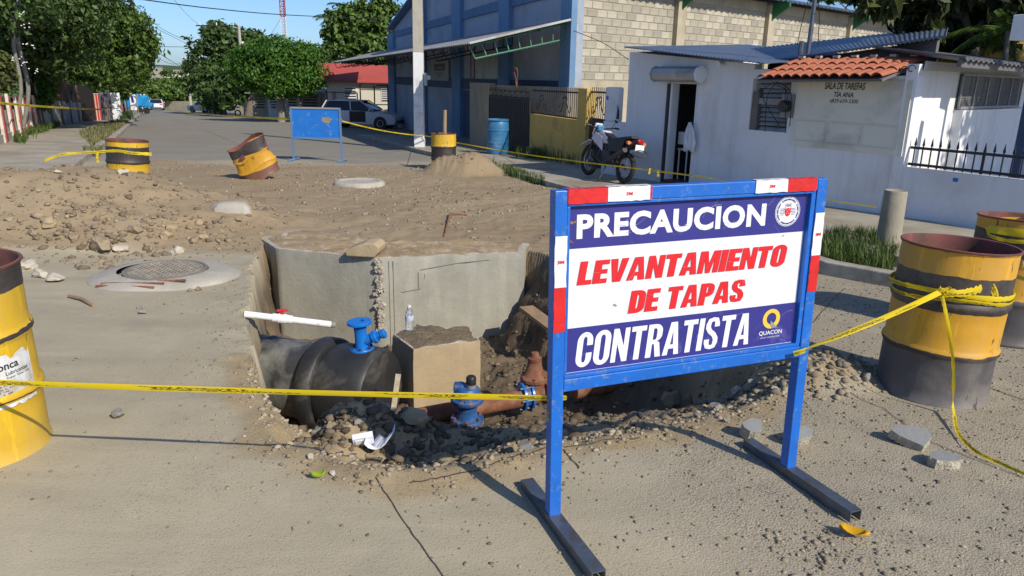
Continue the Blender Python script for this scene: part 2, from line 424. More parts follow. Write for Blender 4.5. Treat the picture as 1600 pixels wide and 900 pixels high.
def ground_mat():
    m, t, b = nt('ground'); co = objco(t)
    def att(n):
        a = N(t, 'Attribute'); a.attribute_name = n; s = N(t, 'SeparateColor'); t.links.new(a.outputs['Color'], s.inputs[0]); return s.outputs
    za, zb = att('zone'), att('zone_two')
    n_big = noise(t, co, 0.7, 5, 0.6); n_mid = noise(t, co, 5, 6, 0.65); n_fin = noise(t, co, 70, 4, 0.7); n_grit = noise(t, co, 190, 2, 0.6)
    pave = mix(t, fr(t, n_big, 0.35, 0.7), (0.41, 0.362, 0.262), (0.365, 0.318, 0.222))
    pave = mix(t, mth(t, 'MULTIPLY', fr(t, n_mid, 0.5, 0.8), 0.55), pave, (0.48, 0.42, 0.31))
    pave = mix(t, mth(t, 'MULTIPLY', fr(t, n_fin, 0.60, 0.75), 0.5), pave, (0.20, 0.165, 0.115))
    swp = N(t, 'Mapping'); swp.inputs['Scale'].default_value = (.55, 2.6, 1); swp.inputs['Rotation'].default_value = (0, 0, -.42); t.links.new(co, swp.inputs[0])
    sweep = noise(t, swp.outputs[0], 1.3, 5, 0.6, 0.4)                     # dust swept and driven along the street
    pave = mix(t, mth(t, 'MULTIPLY', fr(t, sweep, 0.46, 0.66), 0.75), pave, (0.325, 0.288, 0.205))
    pave = mix(t, mth(t, 'MULTIPLY', fr(t, noise(t, co, 1.9, 6, 0.7, 0.6), 0.56, 0.70), 0.55), pave, (0.27, 0.25, 0.20))
    pave = mix(t, mth(t, 'MULTIPLY', fr(t, n_grit, 0.62, 0.72), 0.35), pave, (0.52, 0.47, 0.37))
    grey = mix(t, fr(t, n_big, 0.35, 0.7), (0.295, 0.262, 0.20), (0.34, 0.295, 0.215))
    grey = mix(t, mth(t, 'MULTIPLY', fr(t, n_fin, 0.52, 0.66), 0.65), grey, (0.13, 0.115, 0.09))
    grey = mix(t, mth(t, 'MULTIPLY', fr(t, n_grit, 0.6, 0.72), 0.6), grey, (0.50, 0.46, 0.38))
    spk = noise(t, co, 135, 2, 0.5); spk2 = noise(t, co, 240, 2, 0.5); patch = fr(t, noise(t, co, 1.4, 5, 0.7), 0.40, 0.62)
    grey = mix(t, mth(t, 'MULTIPLY', fr(t, spk, 0.56, 0.62), mth(t, 'ADD', 0.35, mth(t, 'MULTIPLY', patch, 0.5))), grey, (0.115, 0.10, 0.075))
    grey = mix(t, mth(t, 'MULTIPLY', fr(t, spk2, 0.60, 0.66), 0.6), grey, (0.50, 0.46, 0.37))
    pave = mix(t, mth(t, 'MULTIPLY', fr(t, spk, 0.60, 0.66), mth(t, 'MULTIPLY', patch, 0.75)), pave, (0.17, 0.145, 0.10))
    pave = mix(t, mth(t, 'MULTIPLY', fr(t, spk2, 0.64, 0.70), 0.4), pave, (0.52, 0.48, 0.38))
    c = mix(t, mth(t, 'MULTIPLY', zb[0], fr(t, n_mid, 0.2, 0.6)), pave, grey)
    asp = mix(t, fr(t, n_big, 0.3, 0.7), (0.215, 0.20, 0.17), (0.26, 0.238, 0.195))
    asp = mix(t, mth(t, 'MULTIPLY', fr(t, n_mid, 0.55, 0.8), 0.5), asp, (0.24, 0.22, 0.18))
    c = mix(t, za[1], c, asp)
    dirt = mix(t, fr(t, n_big, 0.3, 0.7), (0.275, 0.205, 0.125), (0.325, 0.255, 0.165))
    dirt = mix(t, mth(t, 'MULTIPLY', fr(t, n_mid, 0.5, 0.75), 0.7), dirt, (0.25, 0.20, 0.135))
    dirt = mix(t, mth(t, 'MULTIPLY', fr(t, n_fin, 0.60, 0.72), 0.65), dirt, (0.13, 0.095, 0.055))
    dirt = mix(t, mth(t, 'MULTIPLY', fr(t, n_grit, 0.64, 0.74), 0.5), dirt, (0.46, 0.38, 0.26))
    dk = mth(t, 'ADD', za[0], mth(t, 'MULTIPLY', mth(t, 'SUBTRACT', n_mid, 0.5), 0.5))
    c = mix(t, fr(t, dk, 0.25, 0.65), c, dirt)
    sandc = mix(t, fr(t, n_mid, 0.35, 0.7), (0.37, 0.295, 0.18), (0.30, 0.23, 0.14))
    sandc = mix(t, mth(t, 'MULTIPLY', fr(t, n_fin, 0.56, 0.7), 0.6), sandc, (0.15, 0.11, 0.065))
    c = mix(t, zb[1], c, sandc)
    soil_and_shade = mix(t, fr(t, n_mid, 0.35, 0.7), (0.115, 0.088, 0.06), (0.18, 0.138, 0.092))
    soil_and_shade = mix(t, mth(t, 'MULTIPLY', fr(t, n_fin, 0.56, 0.7), 0.6), soil_and_shade, (0.07, 0.052, 0.036))
    c = mix(t, za[2], c, soil_and_shade)
    c = mix(t, zb[2], c, (0.055, 0.09, 0.028))
    t.links.new(c, b.inputs['Base Color']); b.inputs['Roughness'].default_value = 0.95; b.inputs['Specular IOR Level'].default_value = 0.2
    loose = mth(t, 'ADD', 0.30, mth(t, 'MULTIPLY', mth(t, 'MAXIMUM', mth(t, 'MAXIMUM', za[0], za[2]), zb[1]), 0.7))
    vor = N(t, 'TexVoronoi'); vor.inputs['Scale'].default_value = 95; t.links.new(co, vor.inputs['Vector'])
    agg = mth(t, 'MULTIPLY', mth(t, 'SUBTRACT', 0.6, vor.outputs['Distance']), mth(t, 'MULTIPLY', fr(t, noise(t, co, 3.1, 5, 0.7), 0.42, 0.68), 0.9))
    h = mth(t, 'ADD', mth(t, 'MULTIPLY', mth(t, 'MULTIPLY', n_mid, loose), 0.9), mth(t, 'MULTIPLY', n_fin, mth(t, 'ADD', 0.10, mth(t, 'MULTIPLY', loose, 0.3))))
    h = mth(t, 'ADD', h, mth(t, 'MULTIPLY', spk, mth(t, 'ADD', -0.25, mth(t, 'MULTIPLY', zb[0], -0.45))))
    h = mth(t, 'ADD', h, mth(t, 'MULTIPLY', agg, mth(t, 'ADD', 0.12, mth(t, 'MULTIPLY', zb[0], 0.5))))
    bump(t, b, h, 0.7, 0.011)
    return m
MT['ground'] = ground_mat()
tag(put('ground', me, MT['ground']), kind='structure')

# --- strips that follow the street
def strip(name, line, width_vec_fn, h, matl, bevel=0, kind='structure', step=0.6):
    """a raised slab along a polyline; line = list of (inner xy, outer xy)"""
    mb = MB(); rows = []
    for (a, b_) in line:
        rows.append((Vector(a), Vector(b_)))
    pts = []
    for i in range(len(rows) - 1):
        L = (rows[i + 1][0] - rows[i][0]).length; k = max(1, int(L / step))
        for j in range(k):
            f = j / k; pts.append((rows[i][0].lerp(rows[i + 1][0], f), rows[i][1].lerp(rows[i + 1][1], f)))
    pts.append(rows[-1])
    vs = []
    for a, b_ in pts:
        za, zb = gz(a.y), gz(b_.y)
        vs += [(a.x, a.y, za - .3), (a.x, a.y, za + h), (b_.x, b_.y, zb + h), (b_.x, b_.y, zb - .3)]
    fs = []
    for i in range(len(pts) - 1):
        o = i * 4
        for j in range(3): fs.append((o + j, o + j + 1, o + j + 5, o + j + 4))
    fs += [(3, 2, 1, 0), tuple(len(vs) - 4 + j for j in range(4))]
    mb.add(vs, [tuple(reversed(f)) for f in fs])
    o = mb.build(name, matl, bevel=bevel); tag(o, kind=kind); return o
MT['sidewalk'] = mat('sidewalk', (0.36, 0.325, 0.255), 0.95, var=0.25, scale=1.6, dirt=(0.24, 0.20, 0.14), dirt_amt=0.45, dirt_scale=0.9, bmp=0.4, bscale=50)
MT['kerb'] = mat('kerb', (0.40, 0.37, 0.31), 0.95, var=0.3, scale=5, dirt=(0.22, 0.19, 0.14), dirt_amt=0.5, dirt_scale=4, bmp=0.4, bscale=40)
def g2(px, py): v = G(px, py); return (v.x, v.y)
# right-hand kerb and pavement
K = [g2(560, 214), g2(655, 240), g2(770, 268), g2(870, 298), g2(1060, 352), g2(1285, 428), (3.55, 5.5), (5.4, 3.2), (7.4, 0.8)]
Kin = []
for i, p in enumerate(K):
    q = Vector(K[min(i + 1, len(K) - 1)]) - Vector(K[max(i - 1, 0)]); q.normalize()
    nrm = Vector((-q.y, q.x))
    if nrm.x < 0: nrm = -nrm
    Kin.append((p[0] + nrm.x * .15, p[1] + nrm.y * .15, nrm))
strip('kerb', [((k[0], k[1]), (i[0], i[1])) for k, i in zip(K, Kin)], None, 0.115, MT['kerb'], bevel=0.012)
strip('sidewalk', [((i[0] + i[2].x * (0.003 if n < 4 else 0.75), i[1] + i[2].y * (0.003 if n < 4 else 0.75)), (i[0] + i[2].x * (2.9 if n > 1 else 5.5), i[1] + i[2].y * (2.9 if n > 1 else 5.5))) for n, i in enumerate(Kin)], None, 0.105, MT['sidewalk'])
# left-hand kerb and path
KL = [(-6.6, 10.2), g2(150, 240), g2(180, 222), g2(205, 196), g2(222, 178)]
KLo = []
for i, p in enumerate(KL):
    q = (Vector(KL[min(i + 1, len(KL) - 1)]) - Vector(KL[max(i - 1, 0)])).normalized(); nrm = Vector((-q.y, q.x))
    if nrm.x > 0: nrm = -nrm
    KLo.append((p[0] + nrm.x * .18, p[1] + nrm.y * .18, nrm))
strip('kerb', [((k[0], k[1]), (i[0], i[1])) for k, i in zip(KL, KLo)], None, 0.13, MT['kerb'], bevel=0.012)
strip('path', [((i[0] + i[2].x * .003, i[1] + i[2].y * .003), (i[0] + i[2].x * 9, i[1] + i[2].y * 9)) for i in KLo], None, 0.09, MT['sidewalk'])
# saw cut and cracks in the near pavement: narrow dark grooves
def crack(pts, wd, seed=1):
    mb = MB(); rr = random.Random(seed); L = []
    for i in range(len(pts) - 1):
        for j in range(12):
            p = Vector(pts[i]).lerp(Vector(pts[i + 1]), j / 12); L.append(p)
    L.append(Vector(pts[-1])); vs = []
    for i, p in enumerate(L):
        d = (L[min(i + 1, len(L) - 1)] - L[max(i - 1, 0)]); d.z = 0; d.normalize(); n = Vector((-d.y, d.x, 0))
        j = rr.uniform(-1, 1) * wd * 0.7
        for s in (-1, 1):
            q = p + n * (s * wd * rr.uniform(.4, .6) + j); vs.append((q.x, q.y, gzp(q.x, q.y) + 0.004))
    mb.add(vs, [(2 * i, 2 * i + 1, 2 * i + 3, 2 * i + 2) for i in range(len(L) - 1)])
    tag(mb.build('pavement_crack', MT['crack']), kind='structure')
MT['crack'] = mat('crack', (0.075, 0.055, 0.04), 1.0, var=0.3)
crack([G(588, 752), G(640, 830), G(695, 905)], 0.0035, 1)
crack([G(1310, 612), G(1380, 640), G(1450, 690), G(1600, 748)], 0.004, 2)
crack([G(640, 758), G(740, 742), G(800, 722), G(860, 700), G(1000, 684)], 0.007, 3)
crack([G(1500, 590), G(1600, 625)], 0.006, 4)
crack([G(880, 702), G(905, 735)], 0.005, 5)
crack([G(1270, 505), G(1300, 470), G(1320, 450)], 0.005, 6)
# ------------------------------------------------------------------ lettering
def arc(cx, cy, rx, ry, a0, a1, n=7):
    return [(cx + rx * math.cos(R(a0 + (a1 - a0) * i / n)), cy + ry * math.sin(R(a0 + (a1 - a0) * i / n))) for i in range(n + 1)]
def rrect(x0, y0, x1, y1, r, ry=None):
    ry = ry or r
    return arc(x1 - r, y1 - ry, r, ry, 0, 90) + arc(x0 + r, y1 - ry, r, ry, 90, 180) + arc(x0 + r, y0 + ry, r, ry, 180, 270) + arc(x1 - r, y0 + ry, r, ry, 270, 360)
def glyph(ch, w, v, h):
    """heavy condensed capitals: list of (outer, [holes]) with cap height 1"""
    r = min(w * .5, .3)
    if ch == 'I': return v, [([(0, 0), (v, 0), (v, 1), (0, 1)], [])]
    if ch == 'L': return w * .85, [([(0, 0), (w * .85, 0), (w * .85, h), (v, h), (v, 1), (0, 1)], [])]
    if ch == 'T':
        c = w / 2; return w, [([(c - v / 2, 0), (c + v / 2, 0), (c + v / 2, 1 - h), (w, 1 - h), (w, 1), (0, 1), (0, 1 - h), (c - v / 2, 1 - h)], [])]
    if ch == 'E':
        e = w * .88; return e, [([(0, 0), (e, 0), (e, h), (v, h), (v, .5 - h * .45), (e * .94, .5 - h * .45), (e * .94, .5 + h * .5), (v, .5 + h * .5), (v, 1 - h), (e, 1 - h), (e, 1), (0, 1)], [])]
    if ch == 'N': return w * 1.08, [([(0, 0), (v * .85, 0), (v * .85, .55), (w * 1.08 - v * .9, 0), (w * 1.08, 0), (w * 1.08, 1), (w * 1.08 - v * .85, 1), (w * 1.08 - v * .85, .47), (v * .9, 1), (0, 1)], [])]
    if ch == 'M':
        W = w * 1.4; c = W / 2; q = v * .82
        return W, [([(0, 0), (q, 0), (q, .66), (c - q * .42, 0), (c + q * .42, 0), (W - q, .66), (W - q, 0), (W, 0), (W, 1), (W - q * 1.35, 1), (c, .42), (q * 1.35, 1), (0, 1)], [])]
    if ch == 'V':
        W = w * 1.12; c = W / 2; return W, [([(c - v * .55, 0), (c + v * .55, 0), (W, 1), (W - v * .98, 1), (c, .30), (v * .98, 1), (0, 1)], [])]
    if ch == 'A':
        W = w * 1.15; c = W / 2
        return W, [([(0, 0), (v * .93, 0), (v * 1.05, .19), (W - v * 1.05, .19), (W - v * .93, 0), (W, 0), (c + v * .6, 1), (c - v * .6, 1)], [[(c - v * .28, .19 + h * .85), (c + v * .28, .19 + h * .85), (c, .74)]])]
    if ch == 'O': return w * 1.05, [(rrect(0, -.012, w * 1.05, 1.012, r, .26), [rrect(v, h * .8, w * 1.05 - v, 1 - h * .8, (w * 1.05 - 2 * v) * .48, .12)])]
    if ch == 'D': return w * 1.02, [([(0, 0)] + arc(w * 1.02 - r, .25, r, .25, 270, 360) + arc(w * 1.02 - r, .75, r, .25, 0, 90) + [(0, 1)], [[(v, h)] + arc(w * 1.02 - v - .05, h + .1, .05, .1, 270, 360) + arc(w * 1.02 - v - .05, 1 - h - .1, .05, .1, 0, 90) + [(v, 1 - h)]])]
    if ch == 'P': return w, [([(0, 0), (v, 0), (v, .38)] + arc(w - r, .60, r, .22, 270, 360) + arc(w - r, .78, r, .22, 0, 90) + [(0, 1)], [[(v, .38 + h * .9), (w - v - .02, .38 + h * .95), (w - v, .5 + h * .5), (w - v, .86 - h * .3), (w - v - .03, 1 - h * .85), (v, 1 - h * .85)]])]
    if ch == 'R': return w * 1.05, [([(0, 0), (v, 0), (v, .40), (w * .5, .40), (w * 1.05 - v, .0), (w * 1.05, 0), (w * .86, .44)] + arc(w - r, .67, r, .20, 290, 360) + arc(w - r, .78, r, .22, 0, 90) + [(0, 1)], [[(v, .40 + h * .85), (w - v - .02, .40 + h * .9), (w - v, .55 + h * .4), (w - v, .86 - h * .3), (w - v - .03, 1 - h * .85), (v, 1 - h * .85)]])]
    if ch == 'C':
        out = [(w, .62)] + arc(w - r, .74, r, .272, 0, 90) + arc(r, .74, r, .272, 90, 180) + arc(r, .26, r, .272, 180, 270) + arc(w - r, .26, r, .272, 270, 360) + [(w, .40)]
        q = (w - 2 * v) * .5
        inn = [(w - v, .40)] + arc(v + q, h * .8 + .12, q, .12, 360, 180) + arc(v + q, 1 - h * .8 - .12, q, .12, 180, 0) + [(w - v, .62)]
        return w, [(out + inn, [])]
    if ch == 'S':
        t = h * .98; c = [(w - v * .5, .70), (w - v * .52, .79), (w * .72, .915), (w * .5, .935), (w * .26, .90), (v * .48, .78), (v * .48, .69), (w * .34, .565), (w * .64, .46), (w - v * .48, .32), (w - v * .48, .21), (w * .74, .095), (w * .5, .065), (w * .28, .10), (v * .5, .22), (v * .5, .32)]
        L = []; Rr = []
        for i, p in enumerate(c):
            a = c[max(0, i - 1)]; b = c[min(len(c) - 1, i + 1)]; dx, dy = b[0] - a[0], b[1] - a[1]; l = math.hypot(dx, dy); nx_, ny_ = -dy / l, dx / l
            hw = (v * .5 * abs(nx_) + t * .42 * abs(ny_)) / (abs(nx_) + abs(ny_))
            L.append((p[0] + nx_ * hw, p[1] + ny_ * hw)); Rr.append((p[0] - nx_ * hw, p[1] - ny_ * hw))
        return w, [(L + Rr[::-1], [])]
    return w * .5, []
def glyph_text(txt, w, v, h, gap=.07, shear=.0, space=.35):
    x = 0; out = []
    for ch in txt:
        if ch == ' ': x += space * w; continue
        cw, gs = glyph(ch, w, v, h)
        for o, hs in gs:
            f = lambda pl: [(px + x + shear * py, py) for px, py in pl]
            out.append((f(o), [f(q) for q in hs]))
        x += cw + gap
    return x - gap, out
def fill(contours):                              # [(outer, holes)] -> verts 2d, tris
    V = []; F = []
    for o, hs in contours:
        polys = [o] + hs
        tris = tessellate_polygon([[Vector((p[0], p[1], 0)) for p in q] for q in polys])
        b = len(V)
        for q in polys: V += q
        F += [tuple(b + i for i in t) for t in tris]
    return V, F
def font_text(txt, off=0.0, shear=0.0, sp=1.0):
    c = bpy.data.curves.new('lettering', 'FONT'); c.body = txt; c.size = 1; c.offset = off; c.shear = shear; c.space_character = sp; c.resolution_u = 4
    o = bpy.data.objects.new('lettering', c); COL.objects.link(o)
    dg = bpy.context.evaluated_depsgraph_get(); m = bpy.data.meshes.new_from_object(o.evaluated_get(dg))
    V = [(v.co.x, v.co.y) for v in m.vertices]; F = [tuple(p.vertices) for p in m.polygons]
    bpy.data.objects.remove(o); bpy.data.curves.remove(c); bpy.data.meshes.remove(m)
    return V, F
def fit(VF, x0, x1, y0, y1):
    V, F = VF; a = [p[0] for p in V]; b = [p[1] for p in V]
    ax, bx, ay, by = min(a), max(a), min(b), max(b)
    return [((p[0] - ax) / (bx - ax) * (x1 - x0) + x0, (p[1] - ay) / (by - ay) * (y1 - y0) + y0) for p in V], F
def flat(name, VF, place, matl, parent, world=True):
    """flat print: place(u, z) -> 3D point"""
    V, F = VF; mb = MB(); mb.add([place(*p) for p in V], F)
    return mb.build(name, matl, parent, world=world)
def ellipse(cx, cy, rx, ry, n=28): return [(cx + rx * math.cos(2 * math.pi * i / n), cy + ry * math.sin(2 * math.pi * i / n)) for i in range(n)]

# ------------------------------------------------------------------ caution sign
SA = Vector((0.1616, 2.311, 0)); ang = 0.3645
sign = thing('caution_sign', 'white and blue PRECAUCION sign board on a blue steel stand before the pit', 'sign', (SA.x, SA.y, gzp(SA.x, SA.y)))
sign.rotation_euler = (Matrix.Rotation(ang, 3, 'Z') @ Matrix.Rotation(-.0088, 3, 'Y') @ Matrix.Rotation(-.021, 3, 'X')).to_euler()
SW = 1.040                                       # distance between the outer faces is about 1.06
def sp(x, y, z): return (x, y, z)
for x, zb in ((0, 0.02), (SW, -0.005)):
    mb = MB(); mb.box((x, 0, (1.19 + zb) / 2), (.044, .044, 1.19 - zb)); mb.build('post', MT['blue_paint'], sign, bevel=.003, world=False)
mb = MB(); mb.box((SW / 2, 0, 1.17), (SW - .0446, .043, .044)); mb.build('top_rail', MT['blue_paint'], sign, bevel=.003, world=False)
mb = MB(); mb.box((SW / 2, 0, .527), (SW - .0446, .043, .044)); mb.build('bottom_rail', MT['blue_paint'], sign, bevel=.003, world=False)
mb = MB()                                        # angle-iron frame round the panel
for (cx, cz, sx, sz) in ((SW / 2, 1.142, SW - .05, .010), (SW / 2, .556, SW - .05, .012), (.0285, .849, .010, .574), (SW - .033, .849, .019, .574)):
    mb.box((cx, -.004, cz), (sx, .028, sz))
mb.build('panel_frame', MT['blue_paint'], sign, bevel=.0015, world=False)
PX0, PX1, PZ0, PZ1 = .034, SW - .044, .562, 1.137
mb = MB(); mb.box(((PX0 + PX1) / 2, 0.004, (PZ0 + PZ1) / 2), (PX1 - PX0, .004, PZ1 - PZ0)); mb.build('panel', MT['print_white'], sign, world=False)
KX = 1.0246
pf = lambda k: (lambda u, z: (u * (KX if k > 1 else 1), 0.002 - 0.0012 * k, z))
band = lambda z0, z1: ([(PX0 + .002, z0), (PX1 - .002, z0), (PX1 - .002, z1), (PX0 + .002, z1)], [(0, 1, 2, 3)])
flat('print_band', band(.995, PZ1 - .002), pf(1), MT['print_blue'], sign, False)
flat('print_band', band(PZ0 + .002, .722), pf(1), MT['print_blue'], sign, False)
flat('lettering', fit(font_text('PRECAUCION', .042, 0, 1.07), .064, .795, 1.026, 1.108), pf(2), MT['print_white'], sign, False)
_, g = glyph_text('LEVANTAMIENTO', .58, .262, .2, .035, .13); flat('lettering', fit(fill(g), .069, .905, .869, .951), pf(2), MT['print_red'], sign, False)
_, g = glyph_text('DE TAPAS', .60, .268, .2, .035, .13, .5); flat('lettering', fit(fill(g), .262, .735, .750, .834), pf(2), MT['print_red'], sign, False)
_, g = glyph_text('CONTRATISTA', .46, .172, .15, .06, .10); flat('lettering', fit(fill(g), .072, .768, .578, .703), pf(2), MT['print_white'], sign, False)
# round municipal seal: rings, coat of arms, lines
cx, cz = .889, 1.073
def ring(ro, ri, cx=cx, cz=cz): return fill([(ellipse(cx, cz, ro, ro, 40), [ellipse(cx, cz, ri, ri, 40)])])
flat('seal', ring(.0545, .0525), pf(2), MT['print_white'], sign, False)
flat('seal', ring(.0505, .0375), pf(2), MT['print_white'], sign, False)
dots = []
for i in range(46):
    a = 2 * math.pi * i / 46
    if i % 12 == 5: continue
    c_, s_ = math.cos(a), math.sin(a); hw = .0016 + .0008 * (i * 7 % 3)
    dots.append(([(cx + c_ * .0415 - s_ * hw, cz + s_ * .0415 + c_ * hw), (cx + c_ * .0415 + s_ * hw, cz + s_ * .0415 - c_ * hw), (cx + c_ * .0468 + s_ * hw, cz + s_ * .0468 - c_ * hw), (cx + c_ * .0468 - s_ * hw, cz + s_ * .0468 + c_ * hw)], []))
flat('seal_lettering', fill(dots), pf(3), MT['print_blue'], sign, False)
flat('seal', fill([(ellipse(cx, cz, .0372, .0372, 40), [])]), pf(2), MT['print_white'], sign, False)
ln = []
for s in (-1, 1):
    for k in range(5):
        z = cz + .010 - k * .0055; x0, x1 = cx + s * .016, cx + s * math.sqrt(.0345 ** 2 - (z - cz) ** 2)
        ln.append(([(min(x0, x1), z), (max(x0, x1), z), (max(x0, x1), z + .0016), (min(x0, x1), z + .0016)], []))
ln.append(([(cx - .012, cz + .0195), (cx + .012, cz + .0195), (cx + .012, cz + .0225), (cx - .012, cz + .0225)], []))
flat('seal_lines', fill(ln), pf(3), MT['print_blue'], sign, False)
shd = [(cx - .0125, cz + .013), (cx - .006, cz + .011), (cx, cz + .014), (cx + .006, cz + .011), (cx + .0125, cz + .013), (cx + .0125, cz - .006), (cx + .008, cz - .014), (cx, cz - .0185), (cx - .008, cz - .014), (cx - .0125, cz - .006)]
flat('coat_of_arms', fill([(shd, [ellipse(cx + dx, cz + dz, .0022, .0022, 8) for dx, dz in ((-.0055, .006), (.0055, .006), (0, 0), (-.005, -.006), (.005, -.006))])] + [(ellipse(cx + dx, cz + dz, .002, .002, 6), []) for dx, dz in ((0, .019), (-.013, .0165), (.013, .0165), (-.016, .009), (.016, .009), (-.016, 0), (.016, 0))]), pf(3), MT['print_red'], sign, False)
flat('seal_lettering', fit(font_text('CORAASAN', .01), cx - .016, cx + .016, cz + .0245, cz + .029), pf(3), MT['print_blue'], sign, False)
# gold Q emblem and name
qx, qz = .864, .668
flat('emblem', fill([(ellipse(qx, qz, .0385, .0385, 36), [ellipse(qx, qz + .001, .0215, .0225, 36)])]), pf(2), MT['gold'], sign, False)
flat('emblem', fill([([(qx - .004, qz - .006), (qx + .030, qz - .037), (qx + .006, qz - .037), (qx - .004, qz - .022)], [])]), pf(3), MT['logo_grey'], sign, False)
flat('lettering', fit(font_text('QUACON', .012), .814, .917, .603, .622), pf(2), MT['print_white'], sign, False)
flat('lettering', fit(font_text('QUALITY CONSTRUCTION', .0), .822, .908, .592, .598), pf(2), MT['print_white'], sign, False)
# wear on the print: scratches, dark scuffs and rust at the edge
rs = random.Random(12)
def strokes(n, u0, u1, z0, z1, L0, L1, w_):
    out = []
    for i in range(n):
        u, z, a, l = rs.uniform(u0, u1), rs.uniform(z0, z1), rs.gauss(.6, .9), rs.uniform(L0, L1); k = 5; c = rs.uniform(-1.5, 1.5); P_ = []
        for j in range(k + 1):
            P_.append((u, z)); u += math.cos(a) * l / k; z += math.sin(a) * l / k; a += c / k
        P_ = [(min(max(x, .045), .965), min(max(y, .568), 1.13)) for x, y in P_]
        up = [(x, y + w_ * rs.uniform(.3, 1)) for x, y in P_]; dn = [(x, y - w_ * rs.uniform(.3, 1)) for x, y in P_]
        for j in range(k): out.append(([dn[j], dn[j + 1], up[j + 1], up[j]], []))
    return fill(out)
MT['scuff'] = mat('scuff', (.42, .42, .44), .7, var=.3, scale=30); MT['scuff_pale'] = mat('scuff_pale', (.36, .37, .55), .6, var=.3, scale=30)
flat('scratches', strokes(20, .06, .92, .735, .985, .008, .06, .0006), pf(3.4), MT['scuff'], sign, False)
flat('scratches', strokes(16, .06, .92, 1.01, 1.12, .02, .10, .0007), pf(3.4), MT['scuff_pale'], sign, False)
flat('scratches', strokes(9, .06, .92, .58, .715, .02, .07, .0007), pf(3.4), MT['scuff_pale'], sign, False)
flat('rust_spots', fill([([(u + r * math.cos(t_) * rs.uniform(.6, 1.2), z + r * math.sin(t_) * rs.uniform(.6, 1.2)) for t_ in [k * .7 for k in range(9)]], []) for u, z, r in ((.046, 1.082, .006), (.056, 1.084, .004), (.044, 1.02, .005), (.05, 1.016, .003), (.21, .79, .004), (.216, .786, .003), (.88, .985, .003), (.50, 1.005, .002))]), pf(3.4), MT['rust'], sign, False)
for o in sign.children:
    if o.name.startswith(('scratches', 'rust_spots', 'seal_lettering', 'seal_lines')): tag(o, kind='stuff')
# reflective strips, a little wrinkled, with the maker's small red mark
def refl(u0, u1, z0, z1, m, seed, mark=False):
    mb = MB(); rr = random.Random(seed); n = 9; hor = (u1 - u0) > (z1 - z0); vs = []
    for i in range(n + 1):
        f = i / n
        for s in (0, 1):
            o = -.0238 - rr.uniform(0, .0016)
            e = rr.uniform(-.0012, .0012)
            vs.append((u0 + (u1 - u0) * f, o, (z1 if s else z0) + e) if hor else ((u1 if s else u0) + e, o, z0 + (z1 - z0) * f))
    mb.add(vs, [(2 * i, 2 * i + 2, 2 * i + 3, 2 * i + 1) if hor else (2 * i, 2 * i + 1, 2 * i + 3, 2 * i + 2) for i in range(n)])
    ob = mb.build('reflective_strip', m, sign, 40, world=False)
    if hor:                                      # folds over the rail
        mb = MB(); mb.add([(u0, -.0236, z1 + .001), (u1, -.0236, z1 + .001), (u1, .0, z1 + .0016), (u0, .0, z1 + .0016)], [(0, 1, 2, 3)]); mb.build('strip_fold', m, ob, world=False)
    if mark:
        cu, cz_ = (u0 + u1) / 2, (z0 + z1) / 2
        V, F = fit(font_text('3M', .03), cu - .012, cu + .012, cz_ - .0055, cz_ + .0055)
        k = MB(); k.add([(p[0], -.0262, p[1]) for p in V], F); k.build('strip_mark', MT['print_red'], ob, world=False)
        if not hor: pass
refl(.022, .162, 1.146, 1.194, MT['strip_red'], 1); refl(.163, .318, 1.147, 1.195, MT['strip_white'], 2, True); refl(.3185, .326, 1.147, 1.194, MT['strip_red'], 6)
refl(.742, .880, 1.149, 1.194, MT['strip_white'], 3, True); refl(.881, 1.010, 1.148, 1.194, MT['strip_red'], 4)
refl(-.021, .021, .875, 1.045, MT['strip_white'], 5, True); refl(-.021, .021, .722, .874, MT['strip_red'], 7)
refl(SW - .021, SW + .021, .905, 1.065, MT['strip_white'], 8, True); refl(SW - .021, SW + .021, .765, .904, MT['strip_red'], 9)
# feet: steel channel, open below, running square to the board
for x, zf in ((0, -.004), (SW, -.014)):
    mb = MB(); L0, L1 = -.36, .25
    mb.box((x, (L0 + L1) / 2, .042 + zf), (.05, L1 - L0, .004)); mb.box((x - .0235, (L0 + L1) / 2, .02 + zf), (.003, L1 - L0, .0396)); mb.box((x + .0235, (L0 + L1) / 2, .02 + zf), (.003, L1 - L0, .0396))
    mb.build('foot', MT['steel_bare'], sign, world=False)
